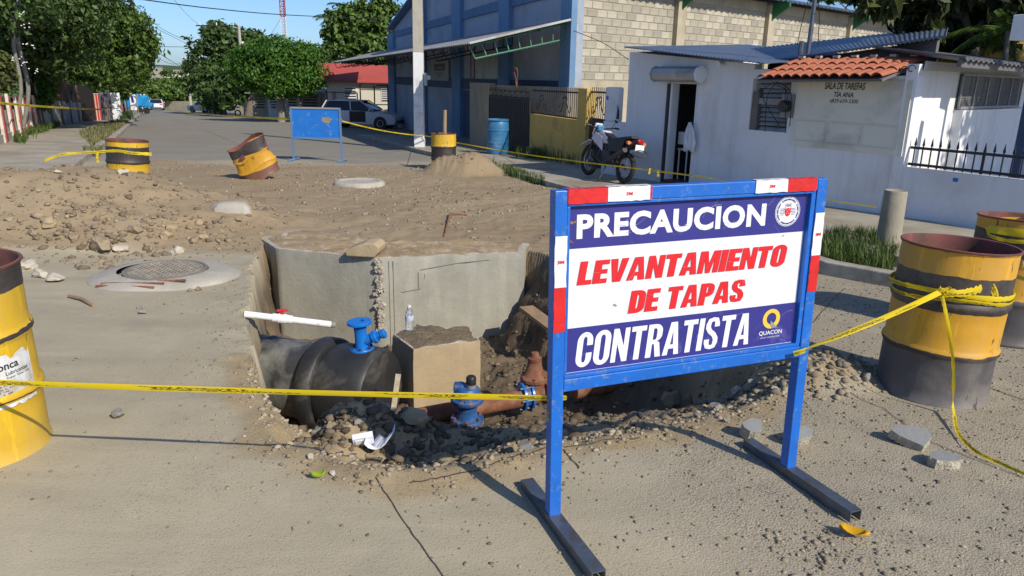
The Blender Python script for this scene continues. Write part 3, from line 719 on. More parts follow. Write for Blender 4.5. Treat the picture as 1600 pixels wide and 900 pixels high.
# ------------------------------------------------------------------ steel drums
DH, DR = 0.885, 0.292
def drum_mat(name, bands, dusty=0.3, grime=(0.20, 0.17, 0.13), sc_=1.0):
    """painted hoops of colour up the side: bands = [(from height, colour)]"""
    m, t, b = nt(name); co = objco(t)
    s = N(t, 'SeparateXYZ'); t.links.new(co, s.inputs[0])
    wob = noise(t, co, 5, 3, 0.6)
    h = mth(t, 'ADD', s.outputs[2], mth(t, 'MULTIPLY', mth(t, 'SUBTRACT', wob, 0.5), 0.045))
    c = ramp(t, mth(t, 'DIVIDE', h, 0.95), [(max(0, z / 0.95), col) for z, col in bands], 'CONSTANT')
    tone = noise(t, co, 3.5, 4, 0.6)
    c = mix(t, 0.6, c, ramp(t, tone, [(0.3, (0.75, 0.72, 0.7)), (0.7, (1.1, 1.08, 1.05))]), 'MULTIPLY')
    d = noise(t, co, 2.6, 6, 0.7, 0.4)
    c = mix(t, mth(t, 'MULTIPLY', fr(t, d, 0.45, 0.8), dusty), c, (0.40, 0.35, 0.26))
    low = mth(t, 'ADD', mth(t, 'MULTIPLY', s.outputs[2], -1.0), mth(t, 'MULTIPLY', d, 0.35))
    c = mix(t, mth(t, 'MULTIPLY', fr(t, low, -0.10, 0.22), 0.5), c, grime)
    # scratches and chips
    mp = N(t, 'Mapping'); mp.inputs['Scale'].default_value = (1, 1, .22); mp.inputs['Rotation'].default_value = (.3, .2, 0); t.links.new(co, mp.inputs[0])
    chips = noise(t, mp.outputs[0], 26 * sc_, 3, 0.6)
    c = mix(t, fr(t, chips, 0.665, 0.69), c, (0.07, 0.045, 0.035))
    st = N(t, 'Mapping'); st.inputs['Scale'].default_value = (9, 9, .8); t.links.new(co, st.inputs[0])
    run = noise(t, st.outputs[0], 1.4, 5, 0.65)
    c = mix(t, mth(t, 'MULTIPLY', fr(t, run, 0.58, 0.76), 0.22), c, (0.30, 0.29, 0.26))
    c = mix(t, mth(t, 'MULTIPLY', fr(t, run, 0.40, 0.28), 0.16), c, (0.10, 0.05, 0.03))
    rim = mth(t, 'GREATER_THAN', s.outputs[2], DH - 0.012)
    c = mix(t, mth(t, 'MULTIPLY', rim, fr(t, noise(t, co, 9, 4), 0.35, 0.5)), c, (0.17, 0.08, 0.05))
    t.links.new(c, b.inputs['Base Color'])
    rg = N(t, 'MapRange'); rg.inputs['To Min'].default_value = 0.38; rg.inputs['To Max'].default_value = 0.75; t.links.new(d, rg.inputs[0]); t.links.new(rg.outputs[0], b.inputs['Roughness'])
    bump(t, b, mth(t, 'ADD', noise(t, co, 3.0, 2), mth(t, 'MULTIPLY', chips, 0.15)), 0.35, 0.02)
    return m
YEL = (0.68, 0.36, 0.018); BLK = (0.028, 0.028, 0.032); DGR = (0.075, 0.08, 0.092); YEL2 = (0.72, 0.46, 0.02); RST = (0.19, 0.085, 0.06); YDU = (0.60, 0.36, 0.10)
def drum_profile():
    P = [(DR - .012, .004), (DR, .0), (DR + .004, .006), (DR + .004, .018), (DR - .002, .026)]
    for zc in (.31, .58):
        P += [(DR - .002, zc - .036), (DR + .003, zc - .022), (DR + .011, zc - .008), (DR + .011, zc + .008), (DR + .003, zc + .022), (DR - .002, zc + .036)]
    P += [(DR - .002, DH - .03), (DR - .001, DH - .018), (DR + .005, DH - .012), (DR + .006, DH - .003), (DR + .002, DH)]
    out = []
    for i, p in enumerate(P):
        if i and P[i][1] - P[i - 1][1] > .06:
            k = int((P[i][1] - P[i - 1][1]) / .05)
            for j in range(1, k): out.append((P[i - 1][0] + (p[0] - P[i - 1][0]) * j / k, P[i - 1][1] + (p[1] - P[i - 1][1]) * j / k))
        out.append(p)
    return out
def warp(me, fn):
    for v in me.vertices: v.co = fn(v.co)
    me.update()
def dent(amount, seed, squash=None):
    def f(c):
        p = Vector((c.x * 3 + seed * 7.1, c.y * 3, c.z * 2.5))
        k = 1 + amount * mnoise.noise(p)
        q = Vector((c.x * k, c.y * k, c.z + amount * .12 * mnoise.noise(p + Vector((9, 3, 1)))))
        return squash(q) if squash else q
    return f
def drum(label, m, loc, rot=(0, 0, 0), seed=1, amount=.02, inner='rust_red', squash=None, group='striped steel drums'):
    root = thing('steel_drum', label, 'drum', loc, group); root.rotation_euler = rot; root.scale = (.9, .9, .905) if squash is None else (.95, .95, .95)
    d = dent(amount, seed, squash)
    def part(name, prof, mm, sm_=38):
        mb = MB(); mb.lathe(prof, 72); o = mb.build(name, mm, root, sm_, world=False); warp(o.data, d); return o
    part('body', drum_profile(), m)
    part('lining', [(DR + .002, DH + .0005), (DR - .006, DH - .001), (DR - .007, DH - .03), (DR - .009, .45), (DR - .009, .03), (0.0, .03)], MT[inner])
    part('rim', [(DR + .003, DH - .010), (DR + .008, DH - .007), (DR + .0085, DH + .001), (DR + .003, DH + .004), (DR - .004, DH + .002), (DR - .006, DH - .006)], MT['rust_red'] if inner == 'rust_red' else MT['dark_steel'], 60)
    return root
bX = G(1448, 640)
D1 = Vector((2.23, 3.63)); D2 = Vector((3.25, 4.62)); D3 = Vector((-2.225, 2.775))
M_A = drum_mat('drum_paint_amber', [(0, DGR), (.285, BLK), (.312, YEL), (.545, BLK), (.745, YEL)], .45, (0.26, 0.25, 0.24))
M_B = drum_mat('drum_paint_two', [(0, DGR), (.33, YEL), (.62, BLK), (.80, YEL)], .25)
M_C = drum_mat('drum_paint_lemon', [(0, YEL2), (.29, BLK), (.30, YEL2), (.565, BLK), (.588, YEL2), (.77, BLK)], .25, (0.50, 0.36, 0.14))
M_D = drum_mat('drum_paint_banded', [(0, YEL2), (.55, BLK), (.80, YEL2)], .06, (0.45, 0.3, 0.08))
M_E = drum_mat('drum_paint_wrecked', [(0, RST), (.20, YEL), (.52, BLK), (.74, YEL)], .25, RST)
M_F = drum_mat('drum_paint_third', [(0, YEL2), (.28, BLK), (.60, YEL2)], .15)
drum('amber and black dented drum with tape tied round it, right of the sign', M_A, (D1.x, D1.y, gzp(D1.x, D1.y) - .01), (R(-1), R(2.0), 0), 3, .022)
drum('amber drum with black hoop cut off by the right edge of the view', M_B, (D2.x, D2.y, gz(D2.y) - .01), (0, R(3), 1.1), 5, .025)
dl = drum('yellow drum with torn paper label at the left edge of the view', M_C, (D3.x, D3.y, gzp(D3.x, D3.y) - .012), (R(-.5), R(-.5), 2.2), 9, .03)
p = at(200, 290, 10.0); drum('yellow drum with two black hoops standing behind the dirt mound', M_D, (p.x, 10.0, gz(10.0) + .05), (0, R(4), .4), 11, .02)
def crush(q):
    k = sm(1 - q.z / .3); return Vector((q.x * (1.25 - .15 * float(k)), q.y * (.55 + .25 * (1 - q.z)), q.z * .82 + .05 * math.sin(q.x * 9)))
p = G(408, 283); dc = drum('crushed yellow and black drum tilted over on the dirt', M_E, (p.x, p.y + .15, gzp(p.x, p.y) + .02), (R(12), R(-22), R(8)), 17, .17, squash=crush)
p = G(692, 268); dd = drum('yellow drum with a stick standing in it by the light pole', M_F, (p.x, p.y + .25, gz(p.y) - .03), (0, R(1), 2), 23, .025)
# the stick
p = Vector((p.x, p.y + .25, gz(p.y)))
s = MB(); s.tube([p + Vector((.02, -.1, .1)), p + Vector((.02, -.02, .7)), p + Vector((.03, .0, 1.25))], [.045, .04, .036], 8)
tag(s.build('wooden_stick', MT['wood'], None, 40), 'thick wooden stick standing upright inside a yellow drum', 'stick')
# torn paper label with printing on the left drum
def wrapf(rad, a0):
    return lambda u, z: (rad * math.cos(a0 + u / DR), rad * math.sin(a0 + u / DR), z)
az = math.atan2(-.72, .62) - 2.2 + .42
pl = []; nU, nZ = 26, 10; rr = random.Random(4); vs = []; top = [.50 + .02 * rr.uniform(-1, 1) - (.06 if 11 < i < 16 else 0) for i in range(nU + 1)]; bot = [.275 + .008 * rr.uniform(-1, 1) for i in range(nU + 1)]
dfn = dent(.03, 9)
def onlabel(u, z, k): q = dfn(Vector(wrapf(DR + .0015 + k, az)(u, z))); return q
for i in range(nU + 1):
    for j in range(nZ + 1): vs.append(onlabel(-.24 + .40 * i / nU, bot[i] + (top[i] - bot[i]) * j / nZ, .0015))
mb = MB(); mb.add(vs, [(i * (nZ + 1) + j, (i + 1) * (nZ + 1) + j, (i + 1) * (nZ + 1) + j + 1, i * (nZ + 1) + j + 1) for i in range(nU) for j in range(nZ)])
lab = mb.build('paper_label', mat('paper_label', (0.66, 0.68, 0.70), 0.6, var=.12, dirt=(0.35, 0.29, 0.2), dirt_amt=.35, dirt_scale=7), dl, world=False)
def lt(txt, u0, u1, z0, z1, m='print_black', off=.02):
    V, F = fit(font_text(txt, off), u0, u1, z0, z1); k = MB(); k.add([onlabel(a, b_, .0035) for a, b_ in V], F); k.build('lettering', MT[m], lab, world=False)
lt('Lionca', -.045, .085, .445, .480); lt('Lubricantes', .02, .13, .418, .436, off=.01); lt('Super Gear Oil', .02, .135, .400, .412, off=0)
for i in range(8): lt(['Cont. Neto 55 Gal', 'Lote 2021', 'Hecho en R.D.', 'SAE 140', 'GL-4  EP', 'Precaucion', 'No inhalar', 'Inflamable'][i], -.04, .02 + .015 * (i % 3), .385 - i * .013, .393 - i * .013, off=0)
# ------------------------------------------------------------------ warning tape
def tape_mat():
    m, t, b = nt('tape'); uv = N(t, 'UVMap').outputs[0]
    s = N(t, 'SeparateXYZ'); t.links.new(uv, s.inputs[0])
    mp = N(t, 'Mapping'); mp.inputs['Scale'].default_value = (1, .25, 1); t.links.new(uv, mp.inputs[0])
    n1 = noise(t, mp.outputs[0], 55, 1, .5); n2 = noise(t, mp.outputs[0], 2.4, 1, .5)
    v = s.outputs[1]
    inb = mth(t, 'MULTIPLY', mth(t, 'GREATER_THAN', v, .22), mth(t, 'LESS_THAN', v, .78))
    k = mth(t, 'MULTIPLY', inb, mth(t, 'MULTIPLY', mth(t, 'GREATER_THAN', n1, .5), mth(t, 'GREATER_THAN', n2, .5)))
    c = mix(t, k, (0.80, 0.605, 0.015), (0.02, 0.02, 0.02))
    t.links.new(c, b.inputs['Base Color']); b.inputs['Roughness'].default_value = .38
    tr = N(t, 'BsdfTranslucent'); t.links.new(c, tr.inputs[0]); mx = N(t, 'MixShader'); mx.inputs[0].default_value = .25
    t.links.new(b.outputs[0], mx.inputs[1]); t.links.new(tr.outputs[0], mx.inputs[2]); t.links.new(mx.outputs[0], t.nodes['Material Output'].inputs[0])
    return m
MT['tape'] = tape_mat()
def smoothpath(pts, n):
    pts = [Vector(p) for p in pts]; out = []
    for i in range(len(pts) - 1):
        p0, p1, p2, p3 = pts[max(i - 1, 0)], pts[i], pts[i + 1], pts[min(i + 2, len(pts) - 1)]
        for j in range(n):
            t = j / n
            out.append(0.5 * ((2 * p1) + (p2 - p0) * t + (2 * p0 - 5 * p1 + 4 * p2 - p3) * t * t + (3 * p1 - p0 - 3 * p2 + p3) * t ** 3))
    out.append(pts[-1]); return out
def ribbon(pts, width, twist=0.0, tw_rate=0.0, n=20, seed=1, crumple=0.0):
    P = smoothpath(pts, n) if len(pts) > 2 else [Vector(pts[0]).lerp(Vector(pts[1]), i / (n * 3)) for i in range(n * 3 + 1)]
    rr = random.Random(seed); vs = []; uv = []; L = rr.uniform(0, 5)
    for i, p in enumerate(P):
        t = (P[min(i + 1, len(P) - 1)] - P[max(i - 1, 0)]).normalized()
        if i: L += (p - P[i - 1]).length
        a = twist + tw_rate * L + .5 * mnoise.noise(Vector((L * 1.3, seed, 0)))
        x = t.cross(Vector((0, 0, 1)));  x = x.normalized() if x.length > .01 else Vector((1, 0, 0))
        y = x.cross(t)
        wv = (y * math.cos(a) + x * math.sin(a)) * width / 2 * (1 - crumple * rr.random())
        vs += [p - wv, p, p + wv]; uv += [(L, 0), (L, .5), (L, 1)]
        o = x * math.cos(a) - y * math.sin(a)
        vs[-2] = vs[-2] + o * width * .10
    fs = []
    for i in range(len(P) - 1):
        for j in (0, 1): fs.append((3 * i + j, 3 * i + j + 1, 3 * i + j + 4, 3 * i + j + 3))
    return vs, fs, uv
def tape(label, runs, name='warning_tape', group='yellow warning tape round the works'):
    V = []; F = []; U = []
    for r in runs:
        v, f, u = ribbon(*r[:2], **(r[2] if len(r) > 2 else {})); b = len(V); V += v; U += u; F += [tuple(b + i for i in q) for q in f]
    me = bpy.data.meshes.new(name); me.from_pydata([tuple(v) for v in V], [], F)
    ul = me.uv_layers.new(name='UVMap'); ul.data.foreach_set('uv', np.array([U[l.vertex_index] for l in me.loops], np.float32).ravel())
    me.polygons.foreach_set('use_smooth', [True] * len(me.polygons)); me.update()
    return tag(put(name, me, MT['tape']), label, 'tape', group)
def sag(a, b, s): a = Vector(a); b = Vector(b); m = (a + b) / 2; m.z -= s; return [a, a.lerp(m, .5) - Vector((0, 0, s * .25)), m, b.lerp(m, .5) - Vector((0, 0, s * .25)), b]
a = at(0, 597, 2.46); b_ = at(858, 622, 2.33); a = a + (a - b_) * .12
pk = at(862, 620, 2.32)
tape('yellow tape stretched from the left drum to the left post of the sign', [(sag(a, b_, .006), .024, dict(twist=.15, n=22, seed=3)),
     ([b_, at(870, 622, 2.33), at(880, 622, 2.335), at(884, 621, 2.42), at(858, 621, 2.43), b_], .016, dict(n=8)),
     ([pk, at(861, 632, 2.31), at(866, 642, 2.31), at(861, 655, 2.31), at(872, 664, 2.31)], .03, dict(n=6, seed=8, crumple=.7, twist=.6)), ([pk, at(858, 640, 2.31), at(858, 655, 2.31), at(864, 666, 2.31)], .014, dict(n=6, seed=9, crumple=.5))])
kn = at(1470, 456, 3.33)
tape('yellow tape running from the right post of the sign to the amber drum', [(sag(at(1254, 547, 2.63), kn, .01), .026, dict(twist=.5, tw_rate=1.2, n=16, seed=5)),
     ([at(1240, 553, 2.615), at(1257, 548, 2.615), at(1259, 546, 2.66)], .02, dict(n=6))])
dz = gzp(D1.x, D1.y)
def rnd(hf, rad=DR * .9 + .016, n=40, a0=0, a1=2 * math.pi): return [(D1.x + .02 * (hf(a) / .9) + rad * math.cos(a), D1.y + .012 + rad * math.sin(a), dz + hf(a)) for a in [a0 + (a1 - a0) * i / n for i in range(n + 1)]]
down = [kn, at(1476, 480, 3.31), at(1485, 530, 3.30), at(1490, 580, 3.29), at(1489, 630, 3.28), G(1487, 655) + Vector((0, 0, .05)), G(1495, 680) + Vector((0, 0, .02)), G(1510, 700) + Vector((0, 0, .02)), G(1530, 716) + Vector((0, 0, .02)), G(1560, 728) + Vector((0, 0, .015)), G(1610, 750) + Vector((0, 0, .015))]
tape('yellow tape wrapped and knotted round the amber drum, its end trailing on the ground', [(rnd(lambda a: .585 + .012 * math.sin(a * 2)), .03, dict(n=2, seed=2, crumple=.3)), (rnd(lambda a: .555 + .012 * math.sin(a * 3 + 1)), .026, dict(n=2, seed=4, crumple=.5, twist=.3)),
     (down, .020, dict(n=8, seed=6, tw_rate=3, crumple=.4)), ([kn, kn + Vector((.06, -.02, .0)), kn + Vector((.13, .0, .0)), kn + Vector((.2, .02, .015))], .05, dict(n=6, crumple=.5, seed=12)),
     ([kn + Vector((.26, .06, .03)), kn + Vector((.28, .05, .0)), kn + Vector((.30, .05, -.04)), kn + Vector((.31, .06, -.06))], .03, dict(n=5, seed=14)), ([kn + Vector((-.02, -.01, .02)), kn + Vector((.02, -.02, .0)), kn + Vector((.03, -.01, .02)), kn + Vector((-.01, 0, -.015))], .03, dict(n=5, seed=15, crumple=.6))])
z2 = gz(D2.y)
def rnd2(hf, rad=DR * .9 + .014, n=40): return [(D2.x + .04 + rad * math.cos(a), D2.y + rad * math.sin(a), z2 + hf(a)) for a in [2 * math.pi * i / n for i in range(n + 1)]]
k2 = Vector((D2.x - .02, D2.y - DR * .9 - .03, z2 + .70))
tape('yellow printed tape wound round the drum at the right edge', [(rnd2(lambda a: .72 + .01 * math.sin(a * 2)), .05, dict(n=2, seed=21)), (rnd2(lambda a: .685 + .012 * math.sin(a * 3)), .03, dict(n=2, seed=22, crumple=.4)), ([k2, k2 + Vector((.04, -.02, -.05)), k2 + Vector((.10, -.02, -.02)), k2 + Vector((.05, -.03, .03)), k2 + Vector((.0, -.02, -.04))], .03, dict(n=6, seed=23, crumple=.5)), ([k2, k2 + Vector((.0, -.04, -.08)), k2 + Vector((.06, -.06, -.14))], .02, dict(n=6, seed=24))])
# ------------------------------------------------------------------ concrete in the pit
def conc(name, col, stain, edge=(0.55, 0.53, 0.47)):
    m, t, b = nt(name); co = objco(t)
    n1 = noise(t, co, 2.2, 6, 0.65, 0.3); n2 = noise(t, co, 30, 4, 0.7)
    mp = N(t, 'Mapping'); mp.inputs['Scale'].default_value = (6, 6, .7); t.links.new(co, mp.inputs[0])
    st = noise(t, mp.outputs[0], 1.6, 5, 0.6)
    c = mix(t, fr(t, n1, 0.38, 0.66), col, stain)
    c = mix(t, mth(t, 'MULTIPLY', fr(t, st, 0.5, 0.8), 0.5), c, sc(col, 1.3))
    c = mix(t, mth(t, 'MULTIPLY', fr(t, n2, 0.62, 0.72), 0.35), c, sc(stain, 0.55))
    g = N(t, 'NewGeometry'); p = fr(t, g.outputs['Pointiness'], 0.52, 0.56)
    t.links.new(c, b.inputs['Base Color']); b.inputs['Roughness'].default_value = 0.9
    bump(t, b, mth(t, 'ADD', n2, mth(t, 'MULTIPLY', n1, 1.5)), 0.35, 0.012); return m
MT['concrete'] = conc('concrete', (0.345, 0.335, 0.28), (0.265, 0.258, 0.215))
MT['concrete_tan'] = conc('concrete_tan', (0.40, 0.31, 0.19), (0.33, 0.255, 0.155))
MT['concrete_pale'] = conc('concrete_pale', (0.40, 0.375, 0.32), (0.33, 0.31, 0.26))
MT['mortar_rough'] = mat('mortar_rough', (0.45, 0.41, 0.33), 0.98, var=.35, scale=25, bmp=.9, bscale=45, bdist=.02)
MT['earth_top'] = mat('earth_top', (0.20, 0.15, 0.095), 1.0, var=.4, scale=14, dirt=(0.13, 0.10, 0.06), dirt_amt=.5, dirt_scale=20, bmp=.9, bscale=50, bdist=.02)
def slab_block(name, foot, zb, zt, matl, parent, seed=0, chip=.02, res=.05, top=None):
    """walls as fine grids with a broken upper edge; foot runs round the outside"""
    mb = MB(); n = len(foot); V = []; loop = []
    for i in range(n):
        a, b_ = Vector((*foot[i], 0)), Vector((*foot[(i + 1) % n], 0)); k = max(2, int((b_ - a).length / res))
        for j in range(k): loop.append(a.lerp(b_, j / k))
    c0 = sum((p for p in loop), Vector()) / len(loop); rows = max(3, int((zt - zb) / res)); m = len(loop)
    for r in range(rows + 1):
        f = r / rows
        for p in loop:
            ch = max(0, mnoise.noise(Vector((p.x * 6 + seed, p.y * 6, 3)))) * chip * 2.2 + abs(mnoise.noise(Vector((p.x * 25, p.y * 25, seed)))) * chip * .7
            top_in = (1 if f > .96 else .35 if f > .88 else 0) * ch
            q = p + (c0 - p).normalized() * (top_in * .9 + .004 * mnoise.noise(Vector((p.x * 8, p.y * 8, f * 6 + seed))))
            V.append((q.x, q.y, zb + (zt - zb) * f - (ch * .55 if f > .96 else 0)))
    mb.add(V, [(r * m + i, r * m + (i + 1) % m, (r + 1) * m + (i + 1) % m, (r + 1) * m + i) for r in range(rows) for i in range(m)])
    o = mb.build(name, matl, parent, 50)
    # rough top, ring by ring to the middle
    mb = MB(); R_ = 7; V = []
    for r in range(R_ + 1):
        f = (0, .05, .18, .35, .5, .65, .82, 1)[r]
        for i, p in enumerate(loop):
            e = Vector(mb_v(o, rows * m + i))
            q = e.lerp(Vector((c0.x, c0.y, e.z)), f)
            q.z = e.z + (0 if r == 0 else .02 * min(1, f * 3) + .018 * mnoise.noise(Vector((q.x * 9, q.y * 9, seed))))
            V.append(tuple(q))
    mb.add(V, [(r * m + i, r * m + (i + 1) % m, (r + 1) * m + (i + 1) % m, (r + 1) * m + i) for r in range(R_) for i in range(m)])
    mb.m = [0 if i < m * 1 else 1 for i in range(len(mb.f))]; mb.build('top', [MT['mortar_rough'], top or matl], parent, 60)
    return o
def mb_v(o, i):
    v = o.data.vertices[i].co; return (v.x, v.y, v.z)
MT['dirt_top'] = mat('dirt_top', (0.30, 0.22, 0.13), 1.0, var=.3, scale=5, dirt=(0.42, 0.36, 0.26), dirt_amt=.35, dirt_scale=9, bmp=.7, bscale=45, bdist=.015)
ZT = -.085
pA1, pA, pB, pC = [onz(*q, ZT) for q in ((405, 371), (431, 388), (592, 403), (820, 393))]
foot = [(pA1.x, pA1.y), (pA.x, pA.y), (pB.x, pB.y), (pC.x, pC.y), (pC.x + .06, pC.y + .42), (pB.x + .1, pB.y + .75), (pA1.x + .25, pA1.y + .45)]
ch = thing('concrete_chamber', 'large grey concrete chamber with angled faces rising from the back of the pit', 'concrete block', (pB.x, pB.y, -1.2))
slab_block('wall', foot, -1.25, ZT, MT['concrete'], ch, 2, .035, .045, MT['dirt_top'])
# broken white corner and mortar lines
mb = MB(); rr = random.Random(3)
for i in range(150):
    z = -.085 - .76 * rr.random(); k = rr.random() ** 2; mb.box((pB.x + rr.gauss(.0, .016), pB.y - .004 + rr.uniform(-.010, .006), z), (.012 + .035 * k, .02 + .012 * k, .010 + .03 * k), Matrix.Rotation(rr.uniform(0, 3), 3, 'Y') @ rotz(rr.uniform(0, 1.5)))
mb.build('broken_corner', MT['mortar_rough'], ch)
dBC = (pC - pB); dBC.z = 0; dBC.normalize(); nBC = Vector((dBC.y, -dBC.x, 0))
def on_bc(u, z, o=.004): q = pB + dBC * u + nBC * o; return (q.x, q.y, z)
mb = MB()
for u in (.085, .125): mb.add([on_bc(u, -1.0), on_bc(u + .006, -1.0), on_bc(u + .006, -.12), on_bc(u, -.12)], [(0, 1, 2, 3)])
for (u, z0, z1) in ((.36, -.24, -.40), (.42, -.26, -.31)): mb.add([on_bc(u, z0), on_bc(u + .006, z0), on_bc(u + .004, z1), on_bc(u, z1)], [(0, 1, 2, 3)])
mb.add([on_bc(.20, -.425), on_bc(.38, -.40), on_bc(.38, -.406), on_bc(.20, -.432)], [(0, 1, 2, 3)])
mb.add([on_bc(.38, -.215), on_bc(.75, -.165), on_bc(1.05, -.15), on_bc(1.05, -.155), on_bc(.75, -.172), on_bc(.38, -.222)], [(0, 1, 2, 3, 4, 5)])
mb.build('form_line', mat('form_line', (0.16, 0.145, 0.11), 1.0), ch)
# broken half-round lump lying on the chamber
p = onz(566, 402, ZT + .005); lump = thing('concrete_lump', 'broken half-round concrete lump lying on top of the large chamber', 'concrete lump', (p.x, p.y, ZT))
mb = MB(); prof = [(-.16, 0), (.11, 0), (.155, .05), (.165, .10), (.12, .135), (.02, .13), (-.10, .085), (-.165, .05)]
F3 = frame((.98, -.15))
mb.prism([p + F3 @ Vector((x, 0, z)) for x, z in prof], F3 @ Vector((0, .2, .01)))
o = mb.build('lump', MT['concrete_tan'], lump, bevel=.012)
# small tan block in front
zs = -.385
q = [onz(645, 545, zs), onz(751, 531, zs), onz(735, 510, zs), onz(650, 506, zs), onz(612, 521, zs)]
sb = thing('concrete_block', 'smaller tan concrete block with earth on top in the middle of the pit', 'concrete block', (q[0].x, q[0].y, -1.15))
slab_block('wall', [(v.x, v.y) for v in (q[4], q[0], q[1], q[2], q[3])], -1.2, zs, MT['concrete_tan'], sb, 5, .03, .035, MT['earth_top'])

# ------------------------------------------------------------------ pipes and valves
def axis_tube(mb, a, b_, r, n=32, cap=True): mb.tube([a, b_], r, n, cap); return mb
PA, PB_ = Vector((-2.35, 5.33, -.64)), Vector((-.82, 4.78, -.635)); pd = (PB_ - PA).normalized()
pipe = thing('black_pipe', 'wide black water main with a thick collar crossing the left of the pit', 'pipe', (PA.x, PA.y, -.93))
def along(L): return PA + pd * L
mb = MB(); mb.tube([along(0), along(.4), along(.8), along(1.06)], [.285, .285, .285, .285], 48); mb.build('pipe', MT['pipe_black'], pipe, 50)
mb = MB(); mb.tube([along(1.02), along(1.025), along(1.04), along(1.13), along(1.145), along(1.15)], [.29, .335, .345, .345, .335, .29], 48); mb.build('collar', MT['pipe_sleeve'], pipe, 50)
mb = MB(); mb.tube([along(1.15), along(1.2), along(1.3), along(1.42), along(1.5), along(1.53)], [.305, .32, .325, .325, .32, .30], 48); mb.build('sleeve', MT['pipe_sleeve'], pipe, 50)
mb = MB(); mb.tube([along(.56), along(.57), along(.60), along(.61)], [.286, .292, .292, .286], 48); mb.build('weld_band', MT['pipe_black'], pipe, 50)
def flange(mb, M_, r, th, z, n=36): mb.lathe([(0, z), (r * .97, z), (r, z + th * .2), (r, z + th * .8), (r * .97, z + th), (0, z + th)], n, M_)
def bolts(parent, M_, r, z, k, h, name='bolt', m='dark_steel', br=.008):
    for i in range(k):
        a = 2 * math.pi * (i + .5) / k; mb = MB(); mb.lathe([(0, z), (br, z), (br, z + h), (0, z + h)], 6, M_ @ Matrix.Translation((r * math.cos(a), r * math.sin(a), 0))); mb.build(name, MT[m], parent, 40)
# upper bright blue air valve on a rusty stub
vb = at(566, 549, 4.86); v1 = thing('blue_valve', 'bright blue flanged valve standing upright on the black pipe', 'valve', vb)
T = Matrix.Translation(vb) @ Matrix.Rotation(R(-3), 4, 'Y') @ Matrix.Scale(1.1, 4)
mb = MB(); mb.lathe([(0, -.14), (.034, -.14), (.034, -.005), (0, -.005)], 16, T); mb.build('stub', MT['rust'], v1, 40)
mb = MB(); flange(mb, T, .078, .012, -.01); mb.build('gasket', MT['steel_bare'], v1, 40)
mb = MB(); flange(mb, T, .078, .022, .004); mb.build('lower_flange', MT['valve_blue'], v1, 40)
mb = MB(); mb.lathe([(.042, .024), (.040, .05), (.038, .13), (.042, .165), (.05, .185)], 28, T); mb.build('body', MT['valve_blue'], v1, 50)
mb = MB(); mb.lathe([(.03, .207), (.075, .207), (.079, .203), (.079, .188), (.074, .184), (.045, .184)], 36, T); mb.lathe([(.03, .207), (.03, .12), (0, .12)], 24, T); mb.build('upper_flange', MT['valve_blue'], v1, 40)
mb = MB(); d_ = Vector((.9, -.12, .40)).normalized(); c0 = vb + Vector((.03, 0, .085))
mb.tube([c0, c0 + d_ * .05, c0 + d_ * .06, c0 + d_ * .085, c0 + d_ * .09, c0 + d_ * .13], [.036, .034, .046, .046, .026, .026], 20); mb.tube([c0 + d_ * .12, c0 + d_ * .125, c0 + d_ * .15, c0 + d_ * .155], [.028, .034, .034, .02], 8)
mb.build('side_branch', MT['valve_blue'], v1, 40)
bolts(v1, T, .063, .026, 6, .012)
# rusty line with blue coupling and old gate valve
RA, RB = at(640, 655, 4.72), at(985, 590, 5.35); rd = (RB - RA).normalized()
rp = thing('rusty_pipe', 'rust brown iron pipe running across the pit behind the sign post', 'pipe', (RA.x, RA.y, -.55))
mb = MB(); mb.tube([RA, RA.lerp(RB, .55)], .068, 28); mb.build('pipe', MT['rust'], rp, 50)
mb = MB(); mb.tube([RA.lerp(RB, .72), RB + rd * .35], .085, 28); mb.build('pipe', MT['rust'], rp, 50)
def ring_on(p, r0, r1, L, m, name, parent, n=32):
    mb = MB(); mb.tube([p - rd * L / 2, p - rd * (L / 2 - .003), p + rd * (L / 2 - .003), p + rd * L / 2], [r0, r1, r1, r0], n); mb.build(name, MT[m], parent, 40)
cpl = thing('pipe_coupling', 'blue bolted ring coupling clamped on the rusty pipe', 'coupling', at(824, 636, 4.9))
cp0 = at(822, 618, 5.05)
ring_on(cp0 - rd * .03, .075, .105, .022, 'valve_blue', 'ring', cpl); ring_on(cp0 + rd * .03, .075, .105, .022, 'valve_blue', 'ring', cpl); ring_on(cp0, .078, .085, .06, 'valve_blue_old', 'sleeve', cpl)
x_ = rd.cross(Vector((0, 0, 1))).normalized()
for i in range(6):
    a = 2 * math.pi * i / 6; q_ = cp0 + (x_ * math.cos(a) + Vector((0, 0, 1)) * math.sin(a)) * .094
    mb = MB(); mb.tube([q_ - rd * .065, q_ + rd * .065], .007, 6); mb.build('bolt', MT['valve_blue_old'], cpl, 40)
gb = at(834, 613, 5.1); gv = thing('gate_valve', 'old rust brown gate valve beside the left post of the sign', 'valve', gb - Vector((0, 0, .1)))
ring_on(gb - rd * .075, .07, .105, .024, 'rust', 'flange', gv); ring_on(gb + rd * .085, .07, .105, .024, 'rust', 'flange', gv)
T = Matrix.Translation(gb) @ Matrix.Scale(1.12, 4)
mb = MB(); mb.tube([gb - rd * .08, gb - rd * .03, gb + rd * .03, gb + rd * .08], [.068, .082, .082, .068], 24); mb.build('body', MT['rust'], gv, 50)
mb = MB(); mb.lathe([(.07, .04), (.078, .085), (.092, .09), (.094, .112), (.086, .118), (.066, .135), (.052, .19), (.040, .225), (.046, .23), (.046, .248), (.03, .255), (.024, .285), (0, .288)], 22, T); mb.build('bonnet', MT['rust'], gv, 45)
mb = MB(); mb.box(gb + Vector((0, 0, .30)), (.03, .03, .035), rotz(.4)); mb.build('spindle', MT['rust'], gv, bevel=.004)
bolts(gv, T, .084, .115, 6, .014, m='rust', br=.009)
